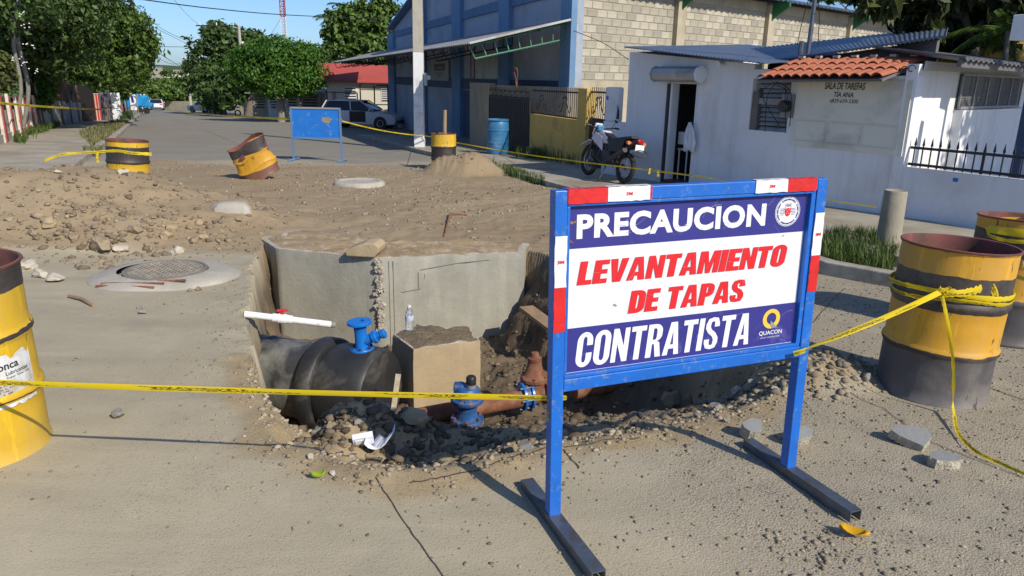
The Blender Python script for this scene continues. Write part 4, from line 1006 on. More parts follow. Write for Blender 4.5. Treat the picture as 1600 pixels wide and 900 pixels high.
# lower blue valve with black plug
lb = at(730, 658, 4.55); lv = thing('blue_valve', 'older mud-stained blue valve with a black plug low in the pit', 'valve', lb)
T = Matrix.Translation(lb) @ Matrix.Rotation(R(3), 4, 'X') @ Matrix.Scale(1.24, 4)
mb = MB(); flange(mb, T, .092, .016, -.018); mb.build('base_plate', MT['rust'], lv, 40)
mb = MB(); flange(mb, T, .090, .024, 0); mb.build('lower_flange', MT['valve_blue_old'], lv, 40)
mb = MB(); mb.lathe([(.06, .024), (.054, .05), (.052, .07), (.062, .115), (.064, .125)], 28, T); mb.build('body', MT['valve_blue_old'], lv, 50)
mb = MB(); mb.lathe([(.0, .122), (.086, .122), (.09, .128), (.09, .146), (.084, .152), (.075, .154), (.07, .19), (.055, .208), (0, .215)], 28, T); mb.build('cap', MT['valve_blue_old'], lv, 40)
mb = MB(); mb.box(T @ Vector((-.045, .01, .20)), (.07, .085, .055)); mb.build('side_lug', MT['valve_blue_old'], lv, bevel=.012)
mb = MB(); mb.lathe([(.0, .205), (.026, .205), (.028, .23), (.0, .231)], 20, T @ Matrix.Translation((.022, -.01, 0))); mb.build('collar', MT['logo_grey'], lv, 40)
mb = MB(); mb.lathe([(.0, .231), (.027, .231), (.027, .268), (.022, .275), (0, .276)], 20, T @ Matrix.Translation((.022, -.01, 0))); mb.build('plug', MT['black_plastic'], lv, 40)
bolts(lv, T, .076, .024, 6, .014, m='rust'); bolts(lv, T, .078, .150, 6, .010, m='rust')
# white plastic pipe with red valve handle
wa, wb = at(384, 491, 4.86), at(517, 507, 5.02)
wp = thing('white_pipe', 'white plastic pipe with a red valve handle sticking out of the left pit wall', 'pipe', wa)
dd_ = (wb - wa).normalized(); L = (wb - wa).length
mb = MB(); mb.tube([wa - dd_ * .01, wb], .024, 20); mb.build('pipe', MT['pvc'], wp, 50)
mb = MB(); mb.tube([wb - dd_ * .002, wb + dd_ * .03], .021, 16); mb.build('cut_end', MT['rock_grey'], wp, 50)
vc = wa + dd_ * L * .42
mb = MB(); mb.tube([vc - dd_ * .07, vc - dd_ * .068, vc - dd_ * .03, vc - dd_ * .028, vc + dd_ * .028, vc + dd_ * .03, vc + dd_ * .068, vc + dd_ * .07], [.024, .031, .031, .036, .036, .031, .031, .024], 20); mb.build('valve_body', MT['pvc'], wp, 40)
mb = MB(); mb.tube([vc + Vector((0, 0, .03)), vc + Vector((0, 0, .052))], .014, 12); mb.box(vc + Vector((.0, .01, .058)), (.075, .034, .014), frame(dd_)); mb.build('valve_handle', MT['plastic_red'], wp, bevel=.004)
# water bottle on the small block
bp = onz(640, 517, zs + .0) ; bt = thing('water_bottle', 'clear plastic water bottle standing on the smaller tan block', 'bottle', (bp.x, bp.y, zs))
m, t, b = nt('clear_plastic'); b.inputs['Base Color'].default_value = (.9, .95, 1, 1); b.inputs['Roughness'].default_value = .08; b.inputs['Transmission Weight'].default_value = .85; b.inputs['IOR'].default_value = 1.3; MT['clear_plastic'] = m
T = Matrix.Translation((bp.x, bp.y, zs + .012))
mb = MB(); mb.lathe([(0, 0), (.028, .0), (.032, .006), (.032, .05), (.030, .058), (.032, .066), (.032, .125), (.03, .14), (.018, .168), (.0135, .175), (.0135, .188)], 24, T); mb.build('bottle', MT['clear_plastic'], bt, 50)
mb = MB(); mb.lathe([(.0326, .078), (.0328, .079), (.0328, .120), (.0326, .121)], 24, T); mb.build('label', mat('bottle_label', (.55, .62, .75), .4, var=.5, scale=60), bt, 50)
mb = MB(); mb.lathe([(.0150, .182), (.0150, .198), (0, .199)], 16, T); mb.build('cap', MT['white_plastic'], bt, 40)
# plank and lath
a, b_ = at(622, 586, 4.52), at(611, 668, 4.36); mb = MB(); k = (b_ - a); s = k.cross(Vector((0, -1, .3))).normalized()
mb.prism([a - s * .018, a + s * .018, b_ + s * .018, b_ - s * .018], Vector((0, .012, .004))); tag(mb.build('wood_lath', mat('lath', (.42, .36, .26), .9, var=.3, scale=30), None, bevel=.002), 'thin pale wooden lath leaning upright against the black pipe', 'lath')
a, b_ = at(822, 478, 6.55), at(868, 512, 5.95); s = (b_ - a).cross(Vector((0, 0, 1))).normalized()
mb = MB(); mb.prism([a - s * .07, a + s * .07, b_ + s * .07, b_ - s * .07], Vector((0, 0, -.035))); tag(mb.build('wood_plank', MT['wood'], None, bevel=.003), 'brown wooden plank lying in the pit right of the large chamber', 'plank')

# ------------------------------------------------------------------ manholes
def surf(px, py):                                # first point where the sight line meets the real ground sheet
    d = ray(px, py); d = d / d.y; y = .8
    while y < 60 and EYE.z + d.z * y > gzp(d.x * y, y): y += .01 if y < 8 else .03
    return Vector((d.x * y, y, gzp(d.x * y, y)))
def gpt(px, py): v = G(px, py); v.z = gzp(v.x, v.y); return v
c0 = gpt(260, 433); zc = gz(c0.y) - .035
mh = thing('manhole', 'flush manhole with grey concrete collar and worn iron lid, left of the pit', 'manhole', (c0.x, c0.y, zc))
def blob(prof, n=56, amp=.05, seed=1, sx=1, sy=1, c=(0, 0, 0), rot=0):
    mb = MB(); mb.lathe(prof, n); vs = []
    for v in mb.v:
        a = math.atan2(v[1], v[0]); k = 1 + (amp * mnoise.noise(Vector((math.cos(a) * 1.7 + seed, math.sin(a) * 1.7, v[2] * 3))) if math.hypot(v[0], v[1]) > prof[-1][0] + .02 else 0)
        x, y = v[0] * k * sx, v[1] * k * sy; x, y = x * math.cos(rot) - y * math.sin(rot), x * math.sin(rot) + y * math.cos(rot)
        vs.append((x + c[0], y + c[1], v[2] + c[2]))
    mb.v = vs; return mb
blob([(.56, -.12), (.55, .045), (.50, .072), (.40, .090), (.33, .098), (.322, .098)], 64, .12, 3, 1.1, .9, (c0.x - .02, c0.y, zc)).build('collar', MT['concrete_pale'], mh, 50)
mb = MB(); mb.lathe([(.323, .08), (.320, .104), (.298, .106), (.295, .098), (0, .098)], 56, Matrix.Translation((c0.x, c0.y, zc)))
mb.build('iron_ring', mat('ring_iron', (0.20, 0.18, 0.15), .8, var=.3, scale=12), mh, 40)
mb = MB(); lr = .286
for i in range(-8, 9):
    for j in range(-8, 9):
        x, y = i * .036, j * .036
        if x * x + y * y < (lr - .03) ** 2: mb.box((c0.x + x, c0.y + y, zc + .1035), (.024, .012, .006), rotz(.78 if (i + j) % 2 else -.78))
mb.lathe([(lr, .10), (lr - .004, .104), (lr - .02, .104), (lr - .022, .101), (0, .101)], 48, Matrix.Translation((c0.x, c0.y, zc)))
mb.build('lid', mat('lid_iron', (0.25, 0.225, 0.185), .75, var=.35, scale=12, dirt=(.33, .28, .2), dirt_amt=.45, dirt_scale=9), mh, 40)
c2 = gpt(553, 296); c2.y += .42; z2_ = gz(c2.y)
m2 = thing('manhole', 'raised round concrete manhole collar alone in the middle of the dirt', 'manhole', (c2.x, c2.y, z2_))
blob([(.45, -.1), (.44, .06), (.41, .098), (.36, .108), (.33, .10), (.31, .085), (.27, .08), (0, .08)], 56, .04, 8, 1, .95, (c2.x, c2.y, z2_)).build('collar', MT['concrete_pale'], m2, 60)
c3 = surf(350, 335)
m3 = thing('manhole', 'half-buried pale concrete collar poking out of the dirt mound', 'manhole', c3)
blob([(.20, -.12), (.19, .05), (.14, .10), (.07, .115), (0, .115)], 40, .22, 21, 1.1, .7, (c3.x, c3.y + .20, c3.z - .01), .3).build('collar', MT['concrete_pale'], m3, 60)
# rebar lengths on the collar
for i, (p0, p1, lab_) in enumerate((((150, 447), (240, 449), 'rusty steel bar lying nearest the viewer on the manhole collar'), ((158, 443), (256, 443), 'rusty steel bar lying second on the manhole collar'), ((240, 440), (290, 438), 'short red-brown steel bar touching the manhole lid'))):
    a, b_ = onz(*p0, zc + .055 + .014 * i), onz(*p1, zc + .075 + .014 * i)
    mb = MB(); mb.tube([a, b_], .010, 8); tag(mb.build('steel_bar', MT['rust'], None, 40), lab_, 'bar', 'steel bars by the manhole')
a, b_ = G(108, 465), G(146, 480); mb = MB(); mb.tube([a + Vector((0, 0, .012)), a.lerp(b_, .5) + Vector((0, .02, .02)), b_ + Vector((0, 0, .012))], .012, 6); tag(mb.build('wood_stick', MT['wood'], None, 40), 'thin broken stick lying on the dusty pavement near the left drum', 'stick')
a, b_, c_ = [gpt(*q) for q in ((694, 375), (703, 340), (730, 339))]; mb = MB(); mb.tube([a + Vector((0, 0, .01)), b_ + Vector((0, 0, .03)), c_ + Vector((0, 0, .015))], .010, 6); tag(mb.build('steel_rod', MT['rust'], None, 40), 'bent rusty rod lying on the dirt behind the large chamber', 'rod')
# litter
def sheet(name, label, pts, matl, cat='litter', th=.004):
    mb = MB(); mb.prism(pts, Vector((0, 0, -th))); return tag(mb.build(name, matl), label, cat)
p = surf(570, 697) + Vector((0, -.03, .05))
mb = MB(); mb.box(p, (.095, .03, .065), Matrix.Rotation(.5, 3, 'X') @ rotz(.25)); mb.box(p + Vector((-.003, -.019, -.004)), (.06, .004, .03), Matrix.Rotation(.5, 3, 'X') @ rotz(.25)); tag(mb.build('paper_box', MT['paper'], None, bevel=.004), 'small crushed white carton lying in the shaded pit', 'litter')
p = surf(594, 706) + Vector((0, -.03, .025))
mb = MB(); vs = []
for i in range(8):
    for j in range(5):
        u, v = i / 7, j / 4; vs.append((p.x - .06 + .13 * u, p.y - .03 + .07 * v, p.z + .02 + .10 * (u - .35) ** 2 * 2 + .03 * math.sin(u * 9 + v * 4) * v + .02 * mnoise.noise(Vector((u * 4, v * 4, 1)))))
mb.add(vs, [(i * 5 + j, (i + 1) * 5 + j, (i + 1) * 5 + j + 1, i * 5 + j + 1) for i in range(7) for j in range(4)]); o = mb.build('paper_scrap', MT['paper'], None, 80); o.modifiers.new('thickness', 'SOLIDIFY').thickness = .003; tag(o, 'crumpled white paper bag lying in the shaded pit', 'litter')
def leaf(px, py, col, label, s=.05, rot=0):
    p = gpt(px, py); mb = MB(); vs = []; K_ = 7
    for i in range(K_ + 1):
        f = i / K_; wd = s * .45 * math.sin(math.pi * min(1, f * .95 + .05)) ** .8
        for sgn in (-1, 0, 1): vs.append(p + rotz(rot) @ Vector(((f - .5) * s * 1.6, sgn * wd, .012 + .018 * (abs(sgn) + (f - .5) ** 2 * 3))))
    mb.add(vs, [(3 * i + j, 3 * i + 3 + j, 3 * i + 4 + j, 3 * i + 1 + j) for i in range(K_) for j in (0, 1)])
    o = mb.build('fallen_leaf', col, None, 80); o.modifiers.new('thickness', 'SOLIDIFY').thickness = .001; return tag(o, label, 'leaf')
leaf(498, 752, mat('leaf_lime', (.24, .34, .02), .5), 'small lime green leaf lying at the near edge of the pit', .035, .3)
leaf(1333, 841, mat('leaf_yellow', (.60, .34, .01), .5), 'yellow fallen leaf on the pavement right of the sign foot', .06, -.5)
# ------------------------------------------------------------------ stones
def rock_mesh(name, seed, flat_=.7, sub=2, cuts=13, ang=.30):
    bm = bmesh.new(); bmesh.ops.create_icosphere(bm, subdivisions=sub, radius=1)
    rr = random.Random(seed); pls = []
    for i in range(cuts):
        d = Vector((rr.gauss(0, 1), rr.gauss(0, 1), rr.gauss(0, 1))).normalized(); pls.append((d, rr.uniform(.5, .82)))
    for v in bm.verts:
        c = v.co.copy()
        for d, h in pls:
            k = c.dot(d)
            if k > h: c -= d * (k - h)
        c *= 1 + ang * mnoise.noise(c * 1.6 + Vector((seed, 0, 0))) + .08 * mnoise.noise(c * 5 + Vector((seed, 3, 0)))
        c.z *= flat_; v.co = c
    me = bpy.data.meshes.new(name); bm.to_mesh(me); bm.free()
    me.polygons.foreach_set('use_smooth', [True] * len(me.polygons)); me.set_sharp_from_angle(angle=R(32)); me.update(); return me
RK = [[rock_mesh('rock', i * 7 + 1, .55 + .1 * (i % 4), 3 if i < 5 else 2) for i in range(6)] for _ in range(1)][0]
RKM = {}
def rockm(i, m):
    if (i, m) not in RKM:
        k = RK[i].copy(); k.materials.append(MT[m]); RKM[(i, m)] = k
    return RKM[(i, m)]
def stone(px, py, wpx, m, label, group=None, i=None, hsc=1.0, z=None, rot=None, sink=.25):
    p = gpt(px, py) if z is None else onz(px, py, z)
    if z is None:                                # settle on the real surface, not the smooth street
        d = ray(px, py); d = d / d.y; y = .8
        while y < 40 and EYE.z + d.z * y > gzp(d.x * y, y): y += .01 if y < 8 else .03
        p = Vector((d.x * y, y, gzp(d.x * y, y)))
    s = wpx / FPX * (p - EYE).length / 2
    i = random.randrange(6) if i is None else i
    o = bpy.data.objects.new('stone', rockm(i, m)); COL.objects.link(o)
    o.location = p + Vector((0, 0, s * .55 * (1 - sink) * hsc)); o.scale = (s, s * random.uniform(.75, 1.05), s * hsc)
    o.rotation_euler = (random.uniform(-.2, .2), random.uniform(-.2, .2), random.uniform(0, 6) if rot is None else rot)
    return tag(o, label, 'stone', group)
MG = 'brown stones in the face of the dirt mound'; ML = 'brown stone half buried in the face of the dirt mound'
for px, py, wd in ((210, 363, 26), (75, 352, 28), (52, 366, 20), (268, 358, 22), (282, 362, 16), (310, 352, 18), (232, 349, 14), (117, 374, 24), (55, 360, 14), (230, 384, 12), (340, 378, 14), (20, 356, 16), (132, 384, 14), (100, 390, 10), (320, 372, 16), (262, 372, 26), (302, 378, 20), (35, 345, 14), (240, 342, 12), (312, 340, 10), (105, 340, 12), (345, 365, 12), (290, 392, 12), (185, 395, 10), (150, 415, 12), (165, 412, 8), (90, 318, 10), (130, 330, 10), (200, 330, 9), (60, 300, 9), (15, 310, 10), (280, 300, 9), (372, 345, 16), (365, 362, 14), (388, 352, 12)):
    stone(px, py, wd * .92, random.choice(['rock', 'rock', 'concrete_tan']), ML, MG, sink=.55)
stone(160, 392, 40, 'rock', 'rounded boulder at the foot of the dirt mound, biggest stone of the mound', i=0, hsc=1.1)
stone(190, 393, 22, 'rock_pale', 'pale stone touching the rounded boulder at the foot of the mound', i=1)
stone(277, 398, 22, 'rock_pale', 'pale flat stone at the right foot of the dirt mound', i=2)
stone(192, 273, 16, 'rock_pale', 'white stone on the crest of the mound below the banded drum', i=3)
stone(90, 271, 11, 'rock_pale', 'pale stone on the crest of the mound left of the banded drum', i=4)
stone(46, 421, 28, 'rock_pale', 'white rock nearest the left drum, in the pile of pale rocks', 'pale rocks by the left drum', 3)
stone(64, 433, 24, 'rock_pale', 'middle rock in the pile of pale rocks by the left drum', 'pale rocks by the left drum', 0)
stone(86, 440, 26, 'rock_pale', 'rightmost and roughest rock of the pale pile by the left drum', 'pale rocks by the left drum', 4)
stone(187, 653, 24, 'rock_grey', 'rounded grey cobble alone on the pavement right of the left drum', i=1, sink=.05)
stone(225, 490, 18, 'rock_grey', 'flat grey stone on the pavement below the manhole', i=2, hsc=.6)
stone(218, 482, 12, 'rock_grey', 'small flat dark stone just behind a flat grey stone', i=5, hsc=.5)
stone(122, 561, 9, 'rock_grey', 'tiny dark stone on the pavement beside the left drum', i=5)
stone(311, 454, 12, 'rock', 'brown stone at the near edge of the manhole collar', i=5); stone(297, 456, 10, 'rock', 'small brown stone left of another at the collar edge', i=4)
stone(1354, 595, 17, 'rock_grey', 'small round stone touching the foot of the amber drum', i=0, hsc=1.3, sink=0)
stone(1046, 640, 34, 'rock', 'cone-shaped brown stone standing on the sandy edge behind the sign', i=3, hsc=1.5, sink=0)
stone(822, 703, 28, 'rock_grey', 'smooth grey cobble set in the sand left of the sign post', i=1); stone(795, 708, 22, 'rock', 'brown cobble in the sand left of the grey one', i=0)
stone(706, 703, 22, 'rock_grey', 'grey cobble in the shadowed sand at the pit edge', i=4)
stone(648, 664, 54, 'concrete_tan', 'big rough lump of earth and concrete below the smaller block', i=3, hsc=.95, sink=.1)
stone(643, 632, 16, 'rock', 'round stone on top of the big rough lump', i=1, sink=-2.2)
PG = 'rubble lumps in the shaded pit'; PL = 'grey lump of rubble on the shaded slope of the pit'
for px, py, wd in ((480, 655, 20), (498, 682, 26), (470, 690, 16), (520, 668, 18), (540, 700, 14), (460, 672, 14), (560, 665, 16), (590, 655, 18), (610, 690, 20), (575, 715, 12), (640, 700, 14), (505, 710, 16), (660, 690, 12), (450, 700, 12), (530, 652, 14), (600, 640, 22)):
    stone(px, py, wd, random.choice(['rock_grey', 'rock']), PL, PG)
SG = 'stones along the broken edge of the pavement'; SL = 'pale stone along the broken sandy edge of the pavement'
for px, py, wd in ((452, 715, 10), (485, 718, 16), (520, 742, 12), (478, 740, 12), (560, 748, 14), (440, 728, 9), (550, 715, 12), (600, 742, 9), (700, 735, 8), (1100, 605, 18), (1075, 625, 14), (1175, 600, 16), (1200, 590, 12), (1210, 610, 14), (1150, 615, 20), (1165, 630, 14), (1135, 660, 14), (1120, 640, 22), (1090, 652, 18), (1240, 590, 12), (1270, 612, 10), (1050, 650, 12), (960, 640, 10), (940, 660, 8), (1000, 650, 9), (905, 690, 9)):
    stone(px, py, wd, random.choice(['rock_pale', 'rock', 'rock_grey']), SL, SG)
# broken pieces of pavement, smooth cast face and rough underside
def chunk(px, py, L, W, H, rot, tilt, label, seed):
    p = gpt(px, py); root = thing('concrete_chunk', label, 'concrete chunk', p, 'broken concrete chunks right of the sign'); rr = random.Random(seed)
    pl = []
    for i in range(9):
        a = 2 * math.pi * i / 9; k = rr.uniform(.62, 1.15); pl.append((L / 2 * math.cos(a) * k, W / 2 * math.sin(a) * k))
    T = Matrix.Rotation(rot, 3, 'Z') @ Matrix.Rotation(tilt, 3, 'X')
    mb = MB(); vs = []; n = 45; rows = 5
    def edge(f):
        i = int(f * 9) % 9; g_ = f * 9 - int(f * 9); a, b_ = pl[i], pl[(i + 1) % 9]; return (a[0] + (b_[0] - a[0]) * g_, a[1] + (b_[1] - a[1]) * g_)
    for r in range(rows):
        for i in range(n):
            x, y = edge(i / n); k = 1 + (.0 if r == rows - 1 else rr.uniform(-.05, .06)); vs.append(T @ Vector((x * k, y * k, H * r / (rows - 1) + (rr.uniform(-.006, .006) if r < rows - 1 else 0))))
    mb.add(vs, [(r * n + i, r * n + (i + 1) % n, (r + 1) * n + (i + 1) % n, (r + 1) * n + i) for r in range(rows - 1) for i in range(n)] + [tuple(range(n - 1, -1, -1))])
    o = mb.build('rough_side', MT['mortar_rough'], root, world=False)
    mb = MB(); mb.poly([T @ Vector((*edge(i / n), H)) for i in range(n)]); mb.build('smooth_face', MT['chunk_face'], root, world=False)
    zmin = min(v.co.z for v in o.data.vertices)
    root.location.z = p.z - zmin - .008
MT['chunk_face'] = conc('chunk_face', (0.20, 0.21, 0.215), (0.26, 0.255, 0.24))
chunk(1172, 682, .115, .09, .06, .1, R(20), 'small upright concrete chunk leaning by the right foot of the sign', 1)
chunk(1243, 692, .12, .09, .06, .3, R(20), 'concrete chunk half hidden behind the right post of the sign', 2)
chunk(1422, 694, .20, .14, .045, -.1, R(16), 'largest flat concrete chunk, triangular, left of the trailing tape', 3)
chunk(1470, 726, .165, .09, .045, -.05, R(5), 'flat concrete chunk nearest the viewer below the triangular one', 4)
# loose gravel: thousands of small stones, one object per patch
ICO_V = []; ICO_F = []
bm = bmesh.new(); bmesh.ops.create_icosphere(bm, subdivisions=1, radius=1); ICO_V = np.array([v.co[:] for v in bm.verts]); ICO_F = np.array([[v.index for v in f.verts] for f in bm.faces]); bm.free()
def gravel(name, P, S, matl, label=None, flat_=.65):
    n = len(P); a = rng.uniform(0, 6.28, n); ca, sa = np.cos(a), np.sin(a)
    J = 1 + rng.uniform(-.36, .34, (n, len(ICO_V)))
    V = ICO_V[None] * J[..., None] * S[:, None, None] * np.stack([rng.uniform(.8, 1.3, n), rng.uniform(.7, 1.1, n), rng.uniform(.5, .8, n) * flat_ / .65], -1)[:, None, :]
    x = V[..., 0] * ca[:, None] - V[..., 1] * sa[:, None]; y = V[..., 0] * sa[:, None] + V[..., 1] * ca[:, None]
    V = np.stack([x, y, V[..., 2]], -1) + P[:, None, :]
    Fs = (ICO_F[None] + (np.arange(n) * len(ICO_V))[:, None, None]).reshape(-1, 3)
    me = bpy.data.meshes.new(name); V = V.reshape(-1, 3)
    me.vertices.add(len(V)); me.vertices.foreach_set('co', V.astype(np.float32).ravel()); me.loops.add(Fs.size); me.loops.foreach_set('vertex_index', Fs.astype(np.int32).ravel())
    me.polygons.add(len(Fs)); me.polygons.foreach_set('loop_start', np.arange(0, Fs.size, 3, dtype=np.int32)); me.polygons.foreach_set('loop_total', np.full(len(Fs), 3, np.int32)); me.update()
    return tag(put(name, me, matl), label, None, kind='stuff')
def scatter(n, x0, x1, y0, y1, wfn, smin, smax, p=2.2):
    x = rng.uniform(x0, x1, n * 6); y = rng.uniform(y0, y1, n * 6); k = rng.random(n * 6) < wfn(x, y); x, y = x[k][:n], y[k][:n]
    s = smin + (smax - smin) * rng.random(len(x)) ** p; z = ground_z(x, y) + s * .2
    return np.stack([x, y, z], -1), s
def w_pave(x, y):
    pdx, sx = pit_depth(x, y); return np.clip((sx < -.02) * (.05 + .30 * sm(fbm(x, y, 1.3, 3, 51) * 1.5 + .2) + .7 * sm((.5 + sx) / .5) + .5 * sm((x - .2) / .6)), 0, 1)
P, S = scatter(15000, -2.6, 4.2, .9, 6.2, w_pave, .0020, .0098, 3.2); gravel('gravel', P, S, MT['pebble'])
P, S = scatter(160, .9, 1.5, 1.75, 2.3, lambda x, y: np.clip(1.2 - np.hypot((x - 1.0) / .35, (y - 2.2) / .3), 0, 1), .004, .013, 2); gravel('gravel', P, S, MT['pebble'])
def w_edge(x, y):
    pdx, sx = pit_depth(x, y); return np.clip(sm((.35 - np.abs(sx - .15)) / .3), 0, 1) * (y < 4.6)
P, S = scatter(4200, -1.5, 2.1, 2.3, 4.6, w_edge, .003, .018, 3.4); gravel('gravel', P, S, MT['pebble_pale'])
def w_rub(x, y): return np.clip(sm((.75 - np.hypot((x - 1.55) / 1.0, (y - 3.85) / .6)) / .4), 0, 1)
P, S = scatter(700, .9, 2.4, 3.3, 4.5, w_rub, .008, .028, 2); gravel('gravel', P, S, MT['pebble'])
def w_soil(x, y):
    pdx, sx = pit_depth(x, y); return np.clip(sm((sx - .05) / .2), 0, 1)
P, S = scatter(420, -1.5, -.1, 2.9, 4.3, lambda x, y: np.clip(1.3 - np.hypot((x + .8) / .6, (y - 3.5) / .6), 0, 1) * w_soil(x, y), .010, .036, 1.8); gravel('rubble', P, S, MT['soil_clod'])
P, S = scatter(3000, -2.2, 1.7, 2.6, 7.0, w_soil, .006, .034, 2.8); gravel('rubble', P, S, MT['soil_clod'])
def w_md(x, y): return np.clip(sm(mounds(x, y) / .15) * (.25 + .9 * sm(fbm(x, y, 1.5, 3, 61) + .4)), 0, 1)
P, S = scatter(4600, -9, .5, 6, 16.5, w_md, .006, .036, 4); gravel('rubble', P, S, MT['clod'])
def w_dt(x, y):
    pdx, sx = pit_depth(x, y); return np.clip(region(x, y) * (sx < 0) * (.15 + .8 * sm(fbm(x, y, 1.1, 3, 71) + .3)), 0, 1)
P, S = scatter(5000, -8, 2.5, 5.8, 17, w_dt, .006, .03, 3.4); gravel('gravel', P, S, MT['pebble'])
def w_ml(x, y): return np.clip(sm((1.2 - np.hypot((x + 3.7) / 1.4, (y - 6.9) / .9)) / .6) * (.2 + .9 * sm(fbm(x, y, 2, 3, 81) + .3)), 0, 1)
P, S = scatter(420, -6, -2.2, 6.0, 8.4, w_ml, .010, .05, 3.4); gravel('rubble', P, S, MT['clod'])
# ------------------------------------------------------------------ buildings
MT['wall_blue'] = mat('wall_blue', (0.36, 0.42, 0.52), 0.85, var=.15, scale=1.2, dirt=(0.26, 0.29, 0.35), dirt_amt=.35, dirt_scale=.8, streak=.3)
MT['beam_blue'] = mat('beam_blue', (0.10, 0.19, 0.34), 0.8, var=.2, scale=1.5)
MT['pilaster_blue'] = mat('pilaster_blue', (0.13, 0.25, 0.42), 0.8, var=.2, scale=1.5)
MT['navy'] = mat('navy', (0.03, 0.055, 0.13), 0.7, var=.2)
MT['mortar'] = mat('mortar', (0.33, 0.30, 0.235), 0.95, var=.2, scale=5, bmp=.4, bscale=30)
MT['block_a'] = mat('block_a', (0.37, 0.34, 0.27), 0.95, var=.2, scale=3, bmp=.4, bscale=60)
MT['block_b'] = mat('block_b', (0.45, 0.415, 0.33), 0.95, var=.2, scale=3, bmp=.4, bscale=60)
MT['block_c'] = mat('block_c', (0.31, 0.29, 0.24), 0.95, var=.2, scale=3, bmp=.4, bscale=60)
MT['plaster_tan'] = mat('plaster_tan', (0.42, 0.37, 0.27), 0.95, var=.15, scale=1.5, dirt=(0.30, 0.26, 0.19), dirt_amt=.35, dirt_scale=1.2, streak=.4)
MT['yellow_wall'] = mat('yellow_wall', (0.64, 0.43, 0.11), 0.9, var=.15, scale=1.5, dirt=(0.25, 0.20, 0.09), dirt_amt=.3, dirt_scale=1.5)
MT['white_wall'] = mat('white_wall', (0.75, 0.76, 0.78), 0.85, var=.06, scale=1.0, dirt=(0.62, 0.61, 0.59), dirt_amt=.35, dirt_scale=1.1, bmp=.12, bscale=12, streak=.35)
MT['cream_wall'] = mat('cream_wall', (0.70, 0.68, 0.59), 0.8, var=.05, scale=1.0, dirt=(0.5, 0.49, 0.43), dirt_amt=.25, dirt_scale=1.3)
MT['roof_sheet'] = mat('roof_sheet', (0.12, 0.165, 0.25), 0.45, metal=.35, var=.2, scale=2, dirt=(0.22, 0.17, 0.14), dirt_amt=.12, dirt_scale=2)
MT['zinc'] = mat('zinc', (0.42, 0.43, 0.43), 0.5, metal=.3, var=.2, scale=2, dirt=(0.24, 0.17, 0.12), dirt_amt=.25, dirt_scale=1.6)
MT['zinc_rust'] = mat('zinc_rust', (0.20, 0.10, 0.065), 0.85, var=.4, scale=2, dirt=(0.30, 0.20, 0.14), dirt_amt=.5, dirt_scale=1.2)
MT['roof_grey'] = mat('roof_grey', (0.13, 0.13, 0.14), 0.7, var=.2, scale=3)
MT['tile'] = mat('tile', (0.46, 0.15, 0.075), 0.7, var=.25, scale=4, dirt=(0.30, 0.10, 0.05), dirt_amt=.25, dirt_scale=5)
MT['gate_dark'] = mat('gate_dark', (0.03, 0.026, 0.028), 0.6, var=.3, scale=4)
MT['railing_dark'] = mat('railing_dark', (0.015, 0.018, 0.028), 0.5, var=.2)
MT['glass_dark'] = mat('glass_dark', (0.02, 0.025, 0.03), 0.08, var=.1)
MT['room'] = mat('room', (0.20, 0.19, 0.18), 0.9)
MT['roof_red'] = mat('roof_red', (0.40, 0.075, 0.06), 0.7, var=.12, scale=1.2)
MT['house_cream'] = mat('house_cream', (0.62, 0.60, 0.50), 0.9, var=.08)
FP = Plane((1.5, 20.2), (-.3256, .9455)); SPL = Plane((1.5, 20.2), (.743, .669))
WP = Plane((1.46, 16.7), (-.345, .9386))
a, b_ = G(965, 283), G(1300, 335)
HP = Plane(a, b_ - a)
def uz(pl, px, py, out=0.0):
    p = pl.hit(px, py, out); return pl.u(p), p.z
def rect(mb, pl, u0, u1, z0, z1, out, th, mi=0):
    """upright slab on a plane: front face at `out`, thickness th going back"""
    mb.prism([pl.pt(u0, z0, out), pl.pt(u1, z0, out), pl.pt(u1, z1, out), pl.pt(u0, z1, out)], -pl.n * th, mi); return mb
def base(pl, u, z): v = pl.pt(u, z); return v
def corr_quad(mb, a, b_, c, d, n, amp, th=.012):
    """corrugated sheet: a->b is the eave, d->c the far edge; ridges run a->d"""
    a, b_, c, d = map(Vector, (a, b_, c, d)); nn = (b_ - a).cross(d - a).normalized()
    if nn.z < 0: nn = -nn
    top = []; k = n * 4
    for i in range(k + 1):
        f = i / k; h = nn * amp * math.cos(2 * math.pi * i / 4)
        top.append((a.lerp(b_, f) + h, d.lerp(c, f) + h))
    vs = [q for t in top for q in t] + [q - nn * th for t in top for q in t]; m = 2 * (k + 1); fs = []
    for i in range(k):
        fs.append((2 * i, 2 * i + 2, 2 * i + 3, 2 * i + 1)); fs.append((m + 2 * i + 1, m + 2 * i + 3, m + 2 * i + 2, m + 2 * i))
        fs.append((2 * i + 2, 2 * i, m + 2 * i, m + 2 * i + 2)); fs.append((2 * i + 1, 2 * i + 3, m + 2 * i + 3, m + 2 * i + 1))
    fs.append((0, 1, m + 1, m)); fs.append((2 * k + 1, 2 * k, m + 2 * k, m + 2 * k + 1))
    mb.add(vs, fs); return mb
